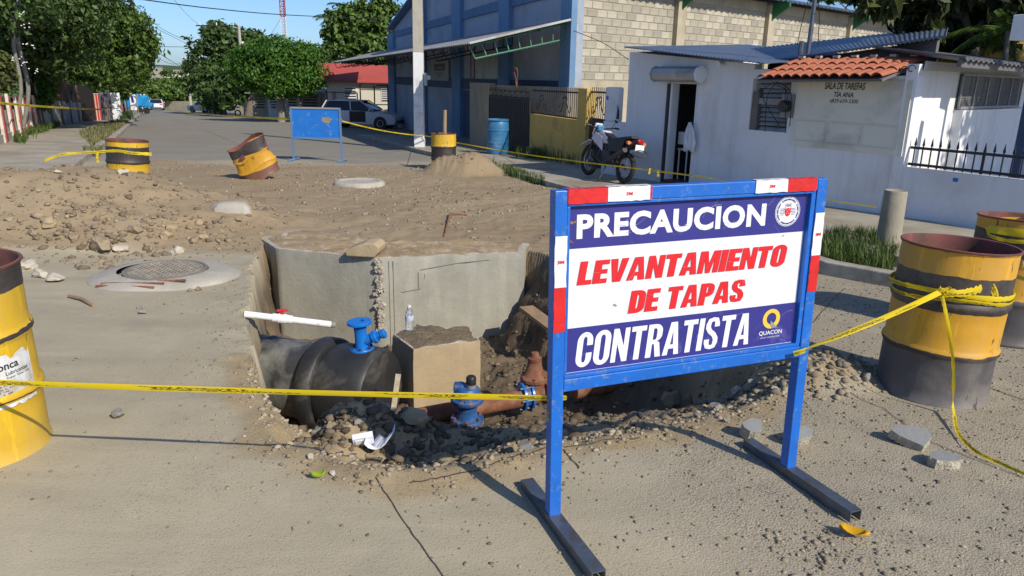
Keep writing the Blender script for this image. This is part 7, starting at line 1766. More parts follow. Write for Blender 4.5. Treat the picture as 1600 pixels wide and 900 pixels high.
b_ = blobs_px([(62, 136, 31.5, 18, 26), (66, 114, 31.5, 16, 18), (60, 160, 31, 10, 10)]); tree('bright green bush growing through the fence at the left', (b_[0][0][0], b_[0][0][1], gz(31.5)), b_[0][0], b_, 3600, .10, 'leaf_bright', trunk_r=.05, seed=9, name='bush')
b_ = blobs_px([(-6, 108, 23.5, 22, 20)]); tree('yellowish shrub at the far left edge above the striped fence', (b_[0][0][0], b_[0][0][1], gz(20)), b_[0][0], b_, 1500, .10, 'leaf_olive', trunk_r=.04, seed=10, name='bush')
for i, (px0, px1, y, r_) in enumerate(((30, 10, 24.5, .06), (32, 28, 26, .07), (92, 70, 36, .08), (120, 100, 40, .08))):
    a, t_ = at(px1, 180, y), at(px0, -5, y); a.z = gz(y); mb = MB(); mb.tube(smoothpath([a, a.lerp(t_, .35) + Vector((.25, 0, 0)), a.lerp(t_, .7) + Vector((-.1, 0, 0)), t_], 5), r_, 7)
    root = thing('slender_tree', ['thin pale trunk rising at the far left over the striped fence', 'second thin trunk from the left behind the striped fence', 'thin trunk behind the rusty zinc sheets', 'thin trunk nearest the dark left gate'][i], 'tree', a); mb.build('trunk', MT['bark_grey'], root, 60)
    leaf_cloud('crown', [(tuple(t_), (1.2, 1.2, .9))], 900, .13, MT['leaf_dark'], root, 40 + i)
# white blossoms among the left leaves
mb = MB(); rr = random.Random(6)
for px, py in ((33, 20), (46, 72), (22, 92), (38, 97), (54, 110), (40, 40)):
    c = at(px, py, 21.4)
    for i in range(6): mb.box(c + Vector((rr.gauss(0, .06), rr.gauss(0, .03), rr.gauss(0, .05))), (.03, .02, .025), rotz(rr.random() * 3))
tag(mb.build('blossom', MT['white_plastic'], None), 'small white blossoms among the dark leaves at the far left', 'flowers'); 
# right side, far
gtree('tall dark rounded tree behind the silver sedan', 345, 78, [(345, 65, 78, 26, 26), (325, 95, 78, 30, 28), (365, 90, 80, 34, 34), (315, 125, 77, 22, 26), (350, 135, 76, 40, 26), (340, 50, 79, 18, 14), (385, 70, 82, 26, 24)], 11000, .26, 'leaf_dark', trunk_r=.4, seed=13, shell=.5)
gtree('dark tree with shaded trunk left of the trimmed tree', 385, 66, [(375, 120, 66, 30, 26), (400, 100, 68, 28, 26), (360, 145, 66, 22, 20), (330, 150, 70, 22, 18)], 6000, .22, 'leaf_dark', trunk_r=.35, seed=15)
gtree('neatly trimmed broad green tree with pale trunk by the road', 437, 52, [(432, 108, 52, 62, 36), (400, 105, 52, 34, 30), (468, 106, 52, 30, 32), (435, 85, 52, 44, 22), (430, 130, 51.5, 50, 18), (470, 128, 52, 24, 18)], 22000, .11, 'leaf_bright', trunk_r=.25, bark='bark_grey', seed=17, shell=.72, bend=.05)
gtree('tall leafy tree behind the red-roofed house', 575, 66, [(560, 40, 66, 34, 34), (595, 35, 67, 30, 34), (540, 70, 66, 28, 26), (580, 75, 66, 36, 26), (600, 70, 68, 24, 30), (525, 45, 66, 22, 26), (598, 12, 66, 18, 18)], 9500, .24, 'leaf_mid', trunk_r=.3, seed=19)
gtree('low dark trees between the trimmed tree and the red roof', 500, 62, [(498, 95, 64, 22, 20), (515, 105, 63, 16, 14), (480, 95, 70, 22, 22)], 3000, .22, 'leaf_dark', trunk_r=.2, seed=21)
gtree('small tree peeping above the block wall of the warehouse', 1420, 52, [(1300, -4, 62, 24, 8), (1325, -6, 62, 22, 8)], 900, .25, 'leaf_mid', trunk_r=.2, seed=61)
# palm
def frond(mb, c, az, el, L_, drp, seed, wl=.45, n=14):
    rr = random.Random(seed); P_ = []
    for i in range(n + 1):
        f = i / n; P_.append(c + Vector((math.cos(az) * L_ * f * math.cos(el), math.sin(az) * L_ * f * math.cos(el), L_ * f * math.sin(el) - drp * f * f)))
    mb.tube(P_, [.02 * (1 - .8 * i / n) + .003 for i in range(n + 1)], 4, False)
    for i in range(1, n):
        t_ = (P_[i + 1] - P_[i - 1]).normalized(); sd_ = t_.cross(Vector((0, 0, 1))).normalized(); f = i / n; ll = wl * (1 - .6 * abs(f - .4)) 
        for s in (-1, 1):
            for q in (0, .5):
                o = P_[i].lerp(P_[i + 1], q); tip = o + (sd_ * s * .75 + t_ * .5 - Vector((0, 0, .35 + .3 * rr.random()))).normalized() * ll; w2 = t_ * .035 * (L_ / 2)
                mb.add([o - w2, o + w2, tip], [(0, 1, 2)])
def palm(label, base_, head, nf, L_, leaf, seed, trunk_r=.14):
    root = thing('palm_tree', label, 'palm', base_); b_ = Vector(base_); h = Vector(head); mb = MB()
    pp = smoothpath([b_, b_.lerp(h, .5) + Vector((.1, 0, 0)), h], 7); mb.tube(pp, [trunk_r * (1.1 - .35 * i / (len(pp) - 1)) for i in range(len(pp))], 10); mb.build('trunk', MT['bark_grey'], root, 60)
    rr = random.Random(seed)
    for i in range(nf): mb = MB(); frond(mb, h, 2 * math.pi * i / nf + rr.uniform(-.2, .2), rr.uniform(-.1, 1.0), L_ * rr.uniform(.8, 1.1), L_ * .55, seed * 31 + i, L_ * .24); mb.build('frond', MT[leaf], root)
    return root
c = at(522, 32, 70); palm('palm with drooping fronds left of the tall tree', (c.x, c.y, gz(70)), c, 11, 2.4, 'leaf_mid', 3)
c = at(540, 15, 70); palm('taller palm crown beside the tall leafy tree', (c.x, c.y, gz(70)), c, 10, 2.2, 'leaf_dark', 4)
# dark tree over the porch, with large drooping leaves and a leaning grey trunk
a, t_ = at(1520, 92, 12.8), at(1478, -60, 12.2); a.z = gz(12.8)
rt = thing('large_leaf_tree', 'dark tree with large drooping leaves and leaning grey trunk above the porch', 'tree', a)
mb = MB(); m1 = at(1518, 74, 12.8); mb.tube(smoothpath([a, m1, at(1506, 35, 12.6), t_], 5), [.11] * 6 + [.09] * 5 + [.08] * 5, 12); mb.build('trunk', MT['bark_grey'], rt, 60)
mb = MB(); mb.tube(smoothpath([at(1506, 35, 12.6), at(1450, 5, 12.4), at(1390, 0, 12.2)], 5), .04, 6); mb.tube(smoothpath([at(1500, 20, 12.6), at(1540, 10, 12.6), at(1590, 10, 12.4)], 5), .04, 6); mb.build('limb', MT['bark'], rt, 60)
leaf_cloud('crown', blobs_px([(1430, -10, 12.4, 55, 45), (1490, 20, 12.9, 55, 50), (1550, 10, 13.1, 55, 50), (1470, 55, 13.2, 40, 26), (1380, -14, 12.2, 45, 24), (1600, 40, 13.4, 40, 50), (1520, -30, 12.5, 90, 40), (1450, 60, 13.2, 18, 16), (1560, 70, 13.6, 40, 26)]), 5200, .13, MT['leaf_deep'], rt, 71, .42, .9, .25)
leaf_cloud('hanging_leaves', blobs_px([(1370, 8, 11.9, 26, 12), (1400, 8, 11.9, 22, 12), (1440, 28, 12.2, 24, 22), (1350, 2, 11.9, 20, 10), (1460, 48, 12.6, 14, 12)]), 230, .20, MT['leaf_olive'], rt, 73, .34, 1.6, .3)
shade_tree = tree('leafy street tree beyond the right edge shading the porch', (11.4, 6.5, 0), (11.3, 6.6, 5.3), [((11.3, 6.75, 4.9), (1.4, 1.5, 1.4)), ((12.2, 7.6, 5.7), (1.5, 1.5, 1.4)), ((11.9, 6.3, 4.2), (1.3, 1.3, 1.0)), ((13.2, 8.0, 5.0), (1.5, 1.4, 1.4))], 9000, .12, 'leaf_dark', trunk_r=.16, seed=91, shell=.2)  # out-of-view tree, added so its crown throws shade on the porch wall
c = at(1575, 48, 11.8); palm('young palm with narrow fronds behind the porch roof', (c.x, c.y, gz(12)), c, 10, 1.0, 'leaf_mid', 9, .05)
c = at(1562, 30, 15.5); palm('second palm half hidden under the dark tree at the right', (c.x, c.y, gz(15)), c, 12, 1.3, 'leaf_olive', 12, .07)
# far wooded hillside: reads as one mass
g = np.random.default_rng(5); bl = []
for i in range(120):
    x = g.uniform(-170, 60); y = g.uniform(135, 260); z = float(ground_z(np.array([x]), np.array([y]))[0]); r_ = g.uniform(2.5, 5.5); bl.append(((x, y, z + r_ * .5), (r_, r_, r_ * .8)))
leaf_cloud('far_wood', bl, 26000, .75, MT['leaf_mid'], None, 77, kind='stuff')
bl = []
for px, py, y, rx, ry in ((245, 140, 118, 30, 14), (275, 140, 122, 26, 14), (225, 150, 112, 18, 12), (262, 148, 116, 22, 9), (290, 145, 118, 16, 16)):
    bl += blobs_px([(px, py, y, rx, ry)])
leaf_cloud('hedge_mass', bl, 9000, .32, MT['leaf_mid'], None, 79, kind='stuff')
# ------------------------------------------------------------------ left fence line and beyond
MT['fence_white'] = mat('fence_white', (.60, .55, .46), .85, var=.15, scale=3, dirt=(.35, .30, .24), dirt_amt=.3, dirt_scale=3)
MT['fence_red'] = mat('fence_red', (.42, .05, .04), .8, var=.2, scale=4)
MT['fence_panel'] = mat('fence_panel', (.42, .39, .34), .9, var=.15, scale=2)
LFp = [Vector((-10.6, 14.0)), Vector((-13.6, 19.7)), Vector((-18.8, 30.0))]
A_, B_ = G(0, 232), G(62, 205); LPl = Plane(A_, B_ - A_)
fn = thing('picket_fence', 'low fence of slanted white and red concrete pickets at the left edge', 'fence', LPl.pt(3, gz(23)))
uE = uz(LPl, 60, 190)[0]; uS = -5.0
def gzl(u): q = LPl.pt(u, 0); return gz(q.y)
mb = MB(); n = 24
for i in range(n):
    a, b_ = uS + (uE - uS) * i / n, uS + (uE - uS) * (i + 1) / n
    mb.prism([LPl.pt(a, gzl(a) - .3), LPl.pt(b_, gzl(b_) - .3), LPl.pt(b_, gzl(b_) + .32), LPl.pt(a, gzl(a) + .32)], -LPl.n * .15)
mb.build('base_wall', MT['fence_panel'], fn)
mb = MB()
for i in range(n):
    a, b_ = uS + (uE - uS) * i / n, uS + (uE - uS) * (i + 1) / n
    mb.prism([LPl.pt(a, gzl(a) + .321, -.06), LPl.pt(b_, gzl(b_) + .321, -.06), LPl.pt(b_, gzl(b_) + .95, -.06), LPl.pt(a, gzl(a) + .95, -.06)], -LPl.n * .05)
mb.build('infill', MT['fence_panel'], fn)
u = uS; i = 0
while u < uE + .1:
    z = gzl(u)
    mb = MB(); rect(mb, LPl, u - .09, u + .09, z + .06, z + 1.42, .04, .08); mb.build('picket', MT['fence_white'], fn, bevel=.008)
    mb = MB(); mb.prism([LPl.pt(u + .10, z + .10, .06), LPl.pt(u + .42, z + .10, .06), LPl.pt(u + .30, z + 1.35, .06), LPl.pt(u + .10, z + 1.35, .06)], -LPl.n * .10); mb.build('picket', MT['fence_red'], fn)
    mb = MB(); mb.prism([LPl.pt(u + .43, z + 1.3, .02), LPl.pt(u + .58, z + 1.3, .02), LPl.pt(u + .72, z + .55, .02), LPl.pt(u + .60, z + .55, .02)], -LPl.n * .06); mb.build('picket', MT['fence_white'], fn)
    u += 2.05; i += 1
mb = MB()
for k in range(46):
    uu = uS + (uE - uS) * k / 46; z = gzl(uu); rect(mb, LPl, uu, uu + .06, z + .9, z + 1.32, -.12, .03)
mb.build('dark_slats', MT['gate_dark'], fn)
# zinc sheet fence
Z0 = LPl.pt(uE + .3, 0); z1p = at(127, 185, 42); ZP_ = Plane(Z0, z1p - Z0); LZ = (Vector((z1p.x, z1p.y, 0)) - Z0).length
zf = thing('zinc_fence', 'rippled grey zinc sheet fence leaning along the left path', 'fence', (Z0.x, Z0.y, gz(Z0.y)))
k = 9
for i in range(k):
    a, b_ = LZ * i / k + .01, LZ * (i + 1) / k - .01; pa, pb = ZP_.pt(a, 0), ZP_.pt(b_, 0); ga, gb_ = gz(pa.y), gz(pb.y); hh = 1.15 + .08 * math.sin(i * 2.3); jt = .04 * math.sin(i * 5)
    mb = MB(); corr_quad(mb, (pa.x, pa.y, ga + .02), (pb.x, pb.y, gb_ + .02), ZP_.pt(b_, gb_ + hh, jt + .05), ZP_.pt(a, ga + hh, jt), 10, .018, .004); mb.build('zinc_sheet', MT['zinc'], zf, 60)
    mb = MB(); corr_quad(mb, ZP_.pt(a, ga + hh - .1, jt - .03), ZP_.pt(b_, gb_ + hh - .1, jt + .02), ZP_.pt(b_, gb_ + hh + 1.1 + .2 * math.sin(i * 3), jt - .1), ZP_.pt(a, ga + hh + 1.0 + .2 * math.sin(i * 3 + 1), jt - .1), 10, .018, .004); mb.build('zinc_sheet', MT['zinc_rust'], zf, 60)
    if i % 2 == 0: mb = MB(); mb.tube([ZP_.pt(a, ga - .1, .1), ZP_.pt(a + .1, ga + 1.8, .02)], .05, 6); mb.build('post', MT['bark_grey'], zf, 60)
# old wooden house wall glimpsed behind the striped fence
a, b_ = LPl.pt(-3, 0, -2.4), LPl.pt(uE + 4, 0, -2.2); oh = thing('wooden_house', 'rust red shaded house wall behind the striped fence', 'house', (a.x, a.y, gz(a.y)))
d_ = (b_ - a).normalized(); L_ = (b_ - a).length; nb_ = int(L_ / .45)
for i in range(nb_):
    q0, q1 = a + d_ * (L_ * i / nb_ + .01), a + d_ * (L_ * (i + 1) / nb_ - .01); mb = MB(); mb.prism([Vector((q0.x, q0.y, -1.6)), Vector((q1.x, q1.y, -1.6)), Vector((q1.x, q1.y, 2.6)), Vector((q0.x, q0.y, 2.6))], -LPl.n * .04); mb.build('board', MT['zinc_rust'] if i % 3 else MT['wood'], oh)
rf = MB(); corr_quad(rf, a + Vector((0, 0, 2.6)) + LPl.n * .6, b_ + Vector((0, 0, 2.6)) + LPl.n * .6, b_ + Vector((0, 0, 3.5)) - LPl.n * 4, a + Vector((0, 0, 3.5)) - LPl.n * 4, 60, .02); rf.build('roof', MT['zinc_rust'], oh, 60)
# dark gate, striped post wall and painted pillar
y0, y1 = 41.5, 44.5
def upright(name, label, cat, px0, px1, pt0, pb0, y_a, y_b, m, th=.2, bev=.0, extra=None):
    a, b_ = at(px0, pb0, y_a), at(px1, pb0, y_b); zt0, zt1 = at(px0, pt0, y_a).z, at(px1, pt0, y_b).z
    a.z, b_.z = gz(y_a) - .05, gz(y_b) - .05; d = (b_ - a); d.z = 0; nn = Vector((d.y, -d.x, 0)).normalized(); nn = -nn if nn.y < 0 else nn
    root = thing(name, label, cat, a); mb = MB(); mb.prism([a, b_, Vector((b_.x, b_.y, zt1)), Vector((a.x, a.y, zt0))], nn * th); o = mb.build('panel', MT[m] if isinstance(m, str) else m, root, bevel=bev); return root, a, b_, zt0, -nn
r_, a, b_, zt0, nn = upright('gate', 'plain dark sheet gate at the end of the zinc fence', 'gate', 127, 149, 134, 187, 42, 44, 'gate_dark', .06)
for f in (.0, .5, 1.0): q = a.lerp(b_, f); mb = MB(); mb.box((q.x + nn.x * .03, q.y + nn.y * .03, (q.z + zt0) / 2), (.06, .06, zt0 - q.z)); mb.build('post', MT['rust_dark'], r_)
r_, a, b_, zt0, nn = upright('boundary_wall', 'short wall of red and white upright stripes beside the painted pillar', 'wall', 149, 160, 146, 187, 44, 44.6, 'fence_white', .2)
for f in (.05, .45, .8): q = a.lerp(b_, f); mb = MB(); mb.box((q.x + nn.x * .03, q.y + nn.y * .03, (q.z + zt0) / 2), (.09, .05, zt0 - q.z - .06)); mb.build('stripe', MT['fence_red'], r_)
m_, t_, bs = nt('mural'); co = objco(t_); n1 = noise(t_, co, 2.6, 3, .6, 1.2); c_ = ramp(t_, n1, [(0.42, (.09, .10, .12)), (0.5, (.62, .64, .66))], 'CONSTANT'); t_.links.new(c_, bs.inputs['Base Color']); bs.inputs['Roughness'].default_value = .9
r_, a, b_, zt0, nn = upright('painted_pillar', 'pale pillar wall with grey painted swirls at the end of the left fence', 'pillar', 160, 177, 145, 186, 45, 43.5, m_, .5, .02)
# far stall with blue tarpaulins and a slim white sign
y = 66; c = at(202, 168, y)
st_ = thing('market_stall', 'roadside stall under bright blue tarpaulins far down the left side', 'stall', (c.x, y, gz(y)))
MT['tarp'] = mat('tarp', (.02, .28, .62), .6, var=.2, scale=1.5)
for (x0, x1, yt, yb, dy) in ((192, 205, 148, 168, 0), (205, 216, 150, 168, 1.0)):
    q = [at(x0, yb, y + dy), at(x1, yb, y + dy), at(x1, yt + 3, y + dy), at((x0 + x1) / 2, yt, y + dy), at(x0, yt + 4, y + dy)]; mb = MB(); mb.prism(q, Vector((.4, 1.2, .1))); mb.build('tarpaulin', MT['tarp'], st_, bevel=.06)
for px in (193, 204, 215): a = at(px, 165, y - .1); mb = MB(); mb.tube([Vector((a.x, a.y, gz(y))), Vector((a.x, a.y, a.z + .9))], .04, 6); mb.build('post', MT['wood'], st_)
c = at(226, 166, 74); tr_ = thing('handcart', 'blue covered handcart parked at the roadside past the stall', 'cart', (c.x, c.y, gz(74))); mb = MB(); mb.prism([at(217, 168, 74), at(231, 168, 74), at(230, 161, 74), at(220, 160, 74)], Vector((.2, 1.0, 0))); mb.build('cover', MT['tarp'], tr_, bevel=.1)
for px in (219, 229): a = at(px, 168, 74); mb = MB(); mb.lathe([(0, -.05), (.3, -.05), (.3, .05), (0, .05)], 16, Matrix.Translation((a.x, a.y - .05, gz(74) + .3)) @ Matrix.Rotation(R(90), 4, 'X')); mb.build('wheel', MT['rubber'], tr_, 40)
a = at(207, 172, 60); sgn = thing('slim_sign', 'slim white upright advertising sign with blue top beside the stall', 'sign', (a.x, a.y, gz(60)))
q = [at(205, 172, 60), at(212, 172, 60), at(208, 143, 60), at(201, 143, 60)]; mb = MB(); mb.prism(q, Vector((.05, .15, 0))); mb.build('panel', MT['white_plastic'], sgn)
mb = MB(); mb.prism([at(196, 145, 60.2), at(209, 145, 60.2), at(208, 137, 60.2), at(195, 137, 60.2)], Vector((.05, .12, 0))); mb.build('header', MT['white_plastic'], sgn)
mb = MB(); mb.prism([at(206, 160, 59.96), at(209.5, 160, 59.96), at(207.5, 150, 59.96), at(204, 150, 59.96)], Vector((0, .02, 0))); mb.build('print', MT['print_blue'], sgn)
for i, px in enumerate((186, 182)): pass
a, b_ = at(178, 172, 58), at(194, 171, 60); mb = MB(); mb.prism([Vector((a.x, a.y, gz(58))), Vector((b_.x, b_.y, gz(60))), Vector((b_.x, b_.y, gz(60) + 1.0)), Vector((a.x, a.y, gz(58) + 1.1))], Vector((0, .3, 0))); tag(mb.build('boundary_wall', mat('wall_orange', (.34, .16, .09), .9, var=.3), None), 'low orange-brown wall between painted pillar and blue stall', 'wall')
for px, nm in ((221, 'left one of two short white posts past the blue handcart'), (226.5, 'right one of two short white posts past the blue handcart')):
    a = at(px, 160, 80); mb = MB(); mb.tube([Vector((a.x, a.y, gz(80))), Vector((a.x, a.y, at(px, 147, 80).z))], .09, 8); tag(mb.build('bollard_post', MT['white_plastic'], None, 40), nm, 'post', 'white posts at the roadside')
# beige retaining wall where the road bends away
a, b_ = at(248, 175, 116), at(300, 176, 112); mb = MB(); mb.prism([Vector((a.x, a.y, gz(116) - .2)), Vector((b_.x + 10, b_.y - 4, gz(112) - .2)), Vector((b_.x + 10, b_.y - 4, at(300, 156, 112).z)), Vector((a.x, a.y, at(248, 158, 116).z))], Vector((0, .4, 0))); tag(mb.build('retaining_wall', MT['plaster_tan'], None), 'long beige wall across the far end of the road', 'wall')
# hill houses
def hill_house(px, py, y, w_px, h_px, m, label, seed):
    c = at(px, py, y); k = (c - EYE).length / FPX; w_, h_ = w_px * k, h_px * k; rt_ = thing('hill_house', label, 'house', (c.x, c.y, c.z - h_ * 1.5), 'houses on the far hillside')
    mb = MB(); mb.box((c.x, c.y + w_ * .3, c.z - h_ * .5), (w_, w_ * .6, h_ * 2)); mb.build('wall', MT[m], rt_); mb = MB(); mb.box((c.x, c.y + w_ * .3, c.z + h_ * .52), (w_ * 1.06, w_ * .66, h_ * .06)); mb.build('roof', MT['concrete_pale'], rt_)
    nw = max(2, int(w_px / 5))
    for i in range(nw): mb = MB(); mb.box((c.x - w_ / 2 + w_ * (i + .5) / nw, c.y - .02, c.z + h_ * .1), (w_ / nw * .4, .06, h_ * .35)); mb.build('window', MT['glass_dark'], rt_)
hill_house(266, 119, 240, 26, 8, 'house_cream', 'long cream house on the far hillside above the road', 1)
hill_house(276, 113.5, 246, 9, 7, 'plaster_tan', 'small upper block at the right end of the cream hillside house', 2)
hill_house(238, 110, 215, 18, 9, 'concrete_pale', 'grey house on the far hillside half hidden by the left tree', 3)
hill_house(262, 124, 225, 22, 3.5, 'white_wall', 'low white wall-like house below the cream hillside house', 4)
# ------------------------------------------------------------------ red-roofed house and its neighbours
y0 = 53; RPl = Plane((at(512, 150, y0).x, y0), (1, .10)); ru = lambda px, py, o=0: uz(RPl, px, py, o)
rh = thing('red_roof_house', 'cream house with a plain red roof behind the white car', 'house', RPl.pt(4, gz(53)))
uA, uB = ru(511, 150)[0], ru(625, 150)[0] + 2; ze = ru(560, 128)[1]
mb = MB(); rect(mb, RPl, uA, uB, -2.6, ze, 0, 5); mb.build('wall', MT['house_cream'], rh)
ea, eb = RPl.pt(uA - .25, ze - .02, .45), RPl.pt(uB, ze - .08, .45); la = lift(RPl.pt(uA - 1.0, 0, -2.6), 99.5); lb2 = RPl.pt(uB, la.z - .15, -2.6)
mb = MB(); mb.prism([ea, eb, lb2, la], Vector((0, 0, .07))); mb.build('roof', MT['roof_red'], rh)
mb = MB(); mb.prism([RPl.pt(uA, ze, -.02), RPl.pt(uA, ze, -5), Vector((la.x + .8, la.y, la.z - .1))], RPl.d * .1); mb.build('gable', MT['house_cream'], rh)
for x0, x1, yt, yb in ((538, 557, 136, 160), (596, 608, 138, 158)):
    a, b_ = ru(x0, yb), ru(x1, yt); mb = MB(); rect(mb, RPl, a[0], b_[0], a[1], b_[1], .04, .03); wn_ = mb.build('window', MT['white_plastic'], rh)
    mb = MB(); 
    for i in range(6): z = a[1] + (b_[1] - a[1]) * (i + .2) / 6; rect(mb, RPl, a[0] + .05, b_[0] - .05, z, z + (b_[1] - a[1]) * .07, .06, .018)
    mb.build('shutter_slats', MT['glass_dark'], wn_)
a, b_ = ru(513, 162), ru(525, 143); mb = MB(); rect(mb, RPl, a[0] + .3, b_[0], -2.2, b_[1], .05, .04); mb.build('door', MT['logo_grey'], rh)
yf = 50; FPl = Plane((at(500, 150, yf).x, yf), (1, .08)); fu = lambda px, py: uz(FPl, px, py)
cf = thing('steel_gate_frame', 'tall dark steel gate frame standing before the cream house', 'gate', FPl.pt(fu(585, 160)[0], gz(50)))
for px, yt in ((502, 143), (511, 143), (558, 145), (563, 132), (585, 132), (606, 132)): u_ = fu(px, 150)[0]; mb = MB(); rect(mb, FPl, u_ - .04, u_ + .04, gz(50), fu(px, yt)[1], 0, .06); mb.build('post', MT['dark_steel'], cf)
for x0, x1, yy in ((511, 558, 144), (564, 606, 133), (564, 606, 140), (564, 606, 163)): a, b_ = fu(x0, yy), fu(x1, yy); mb = MB(); rect(mb, FPl, a[0], b_[0], a[1] - .03, a[1] + .03, .01, .04); mb.build('rail', MT['dark_steel'], cf)
for i, (x0, x1, yt, m, lab_) in enumerate(((396, 420, 146, 'plaster_tan', 'shaded tan house front behind the trimmed tree'), (420, 438, 150, 'white_wall', 'white wall piece just left of the pale tree trunk'), (447, 470, 148, 'house_cream', 'cream shop front with slatted window right of the tree trunk'), (470, 502, 146, 'logo_grey', 'grey shaded house between the tree trunk and red-roofed house'))):
    y = 58 - i * .7; a, b_ = at(x0, 185, y), at(x1, 185, y); h_ = thing('house_front', lab_, 'house', (a.x, a.y, gz(y))); mb = MB(); mb.prism([Vector((a.x, a.y, gz(y) - .2)), Vector((b_.x, b_.y, gz(y) - .2)), Vector((b_.x, b_.y, at(x1, yt, y).z)), Vector((a.x, a.y, at(x0, yt, y).z))], Vector((.2, 2.5, 0))); mb.build('wall', MT[m], h_)
    mb = MB(); 
    for k in range(5): z = gz(y) + .9 + k * .2; mb.prism([Vector((a.x + .25, a.y - .04, z)), Vector((b_.x - .25, b_.y - .04, z)), Vector((b_.x - .25, b_.y - .04, z + .09)), Vector((a.x + .25, a.y - .04, z + .09))], Vector((0, .03, 0)))
    mb.build('louvres', MT['dark_steel'] if i != 3 else MT['gate_dark'], h_)
    mb = MB(); mb.prism([Vector((a.x - .3, a.y - .6, at(x0, yt, y).z)), Vector((b_.x + .3, b_.y - .6, at(x1, yt, y).z)), Vector((b_.x + .3, b_.y + 3, at(x1, yt, y).z + .3)), Vector((a.x - .3, a.y + 3, at(x0, yt, y).z + .3))], Vector((0, 0, .08))); mb.build('roof', MT['zinc'], h_)
# dark low clutter under the trees: parked motorcycles far off
for px, y in ((330, 84), (360, 70)):
    c = at(px, 170, y); r_ = thing('motorbike', 'dark motorbike parked beside the silver sedan' if px < 340 else 'dark motorbike in the tree shade right of the silver sedan', 'motorcycle', (c.x, y, gz(y)))
    for dx in (-.65, .65): mb = MB(); mb.lathe([(.2, -.05), (.3, -.05), (.3, .05), (.2, .05)], 16, Matrix.Translation((c.x + dx, y, gz(y) + .3)) @ Matrix.Rotation(R(90), 4, 'X')); mb.build('wheel', MT['rubber'], r_, 40)
    mb = MB(); mb.prism([(c.x - .7, y - .1, gz(y) + .75), (c.x - .1, y - .1, gz(y) + .45), (c.x + .4, y - .1, gz(y) + .55), (c.x + .55, y - .1, gz(y) + 1.0), (c.x + .1, y - .1, gz(y) + .85)], (0, .2, 0)); mb.build('body', MT['black_plastic'], r_, bevel=.04)
# ------------------------------------------------------------------ mast, power poles, wires
y = 150; c = at(445, 60, y); tm_ = thing('lattice_mast', 'tall red and white lattice radio mast behind the trees', 'mast', (c.x, y, -4.4)); wd = 9.0 / FPX * y * .5
z0 = -4.4; k = 0; zj = [at(445, py, y).z for py in (26, 66)]
def seg(z0, z1, m):
    mb = MB(); cs = [Vector((wd * math.cos(a), wd * math.sin(a), 0)) for a in (-.52, 1.57, 3.66)]; n = max(1, round((z1 - z0) / .9))
    for q in cs: mb.tube([Vector((c.x, c.y, z0)) + q, Vector((c.x, c.y, z1)) + q], .09, 5)
    for i in range(n):
        za, zb = z0 + (z1 - z0) * i / n, z0 + (z1 - z0) * (i + 1) / n
        for j in range(3): mb.tube([Vector((c.x, c.y, za)) + cs[j], Vector((c.x, c.y, zb)) + cs[(j + 1) % 3]], .05, 4); mb.tube([Vector((c.x, c.y, za)) + cs[j], Vector((c.x, c.y, za)) + cs[(j + 1) % 3]], .04, 4)
    mb.build('mast_section', MT[m], tm_)
MT['mast_red'] = mat('mast_red', (.38, .04, .04), .6); MT['mast_white'] = mat('mast_white', (.62, .64, .68), .6)
seg(-4.4, zj[1], 'mast_red'); seg(zj[1], zj[0], 'mast_white'); seg(zj[0], zj[0] + 9, 'mast_red'); seg(zj[0] + 9, zj[0] + 15, 'mast_white')
def power_pole(label, px, pyt, y, arms, m='concrete_pale', r_=.13):
    t_ = at(px, pyt, y); root = thing('power_pole', label, 'pole', (t_.x, y, gz(y))); mb = MB(); mb.tube([Vector((t_.x, y, gz(y) - .2)), Vector((t_.x, y, t_.z))], [r_ * 1.3, r_], 8); mb.build('shaft', MT[m], root, 50)
    for px0, px1, py in arms: mb = MB(); mb.tube([at(px0, py, y - .1), at(px1, py, y - .1)], .06, 5); mb.build('cross_arm', MT['dark_steel'], root); 
    for px0, px1, py in arms[:1]:
        for f in (.1, .5, .9): a = at(px0, py, y - .1).lerp(at(px1, py, y - .1), f); mb = MB(); mb.tube([a, a + Vector((0, 0, .25))], .05, 6); mb.build('insulator', MT['white_plastic'], root)
    return t_
power_pole('grey concrete power pole rising in front of the dark rounded trees', 373, 40, 70, ((306, 371, 40),)); mb = MB(); a = at(378, 67, 69.8); mb.tube([a, a + Vector((.15, 0, 0))], .12, 8); tag(mb.build('pole_lamp', MT['white_plastic'], None, 40), 'small round lamp fixed beside the grey power pole', 'lamp')
power_pole('distant power pole at the far end of the road', 291, 92, 105, ((284, 296, 92), (286, 296, 100)), r_=.16)
power_pole('distant slim power pole beyond the retaining wall', 297, 104, 120, ((293, 299, 106),), r_=.12)
# street lamps over the left tree
for px, py, y, lab_ in ((232, 59, 48, 'upper street lamp arm sticking out of the left trees'), (240, 80, 56, 'lower street lamp arm sticking out of the left trees')):
    a = at(px, py, y); b_ = at(px - 50, py + 14, y); r_ = thing('street_lamp', lab_, 'lamp', (b_.x, b_.y, gz(y))); mb = MB(); mb.tube([Vector((b_.x, b_.y, gz(y))), b_, a], .05, 6); mb.build('arm', MT['dark_steel'], r_); mb = MB(); mb.box((a.x, a.y, a.z), (.42, .2, .12)); mb.build('lamp_head', MT['white_plastic'], r_, bevel=.04)
def wire(pts, label, r_=.018, n=10, m='print_black'):
    mb = MB(); mb.tube(smoothpath(pts, n), r_, 4, False); return tag(mb.build('overhead_wire', MT[m], None), label, 'wire', 'overhead wires')
wire([at(200, -4, 30), at(330, 13, 36), at(460, 24, 46), at(620, 30, 60)], 'thick overhead cable crossing the sky to the warehouse roof', .022)
wire([at(208, 5, 28), at(262, 50, 50), at(320, 75, 90)], 'upper of the thin wires running down the left sky', .014)
wire([at(222, 30, 36), at(255, 50, 60), at(300, 72, 100)], 'lower of the thin wires running down the left sky', .018)
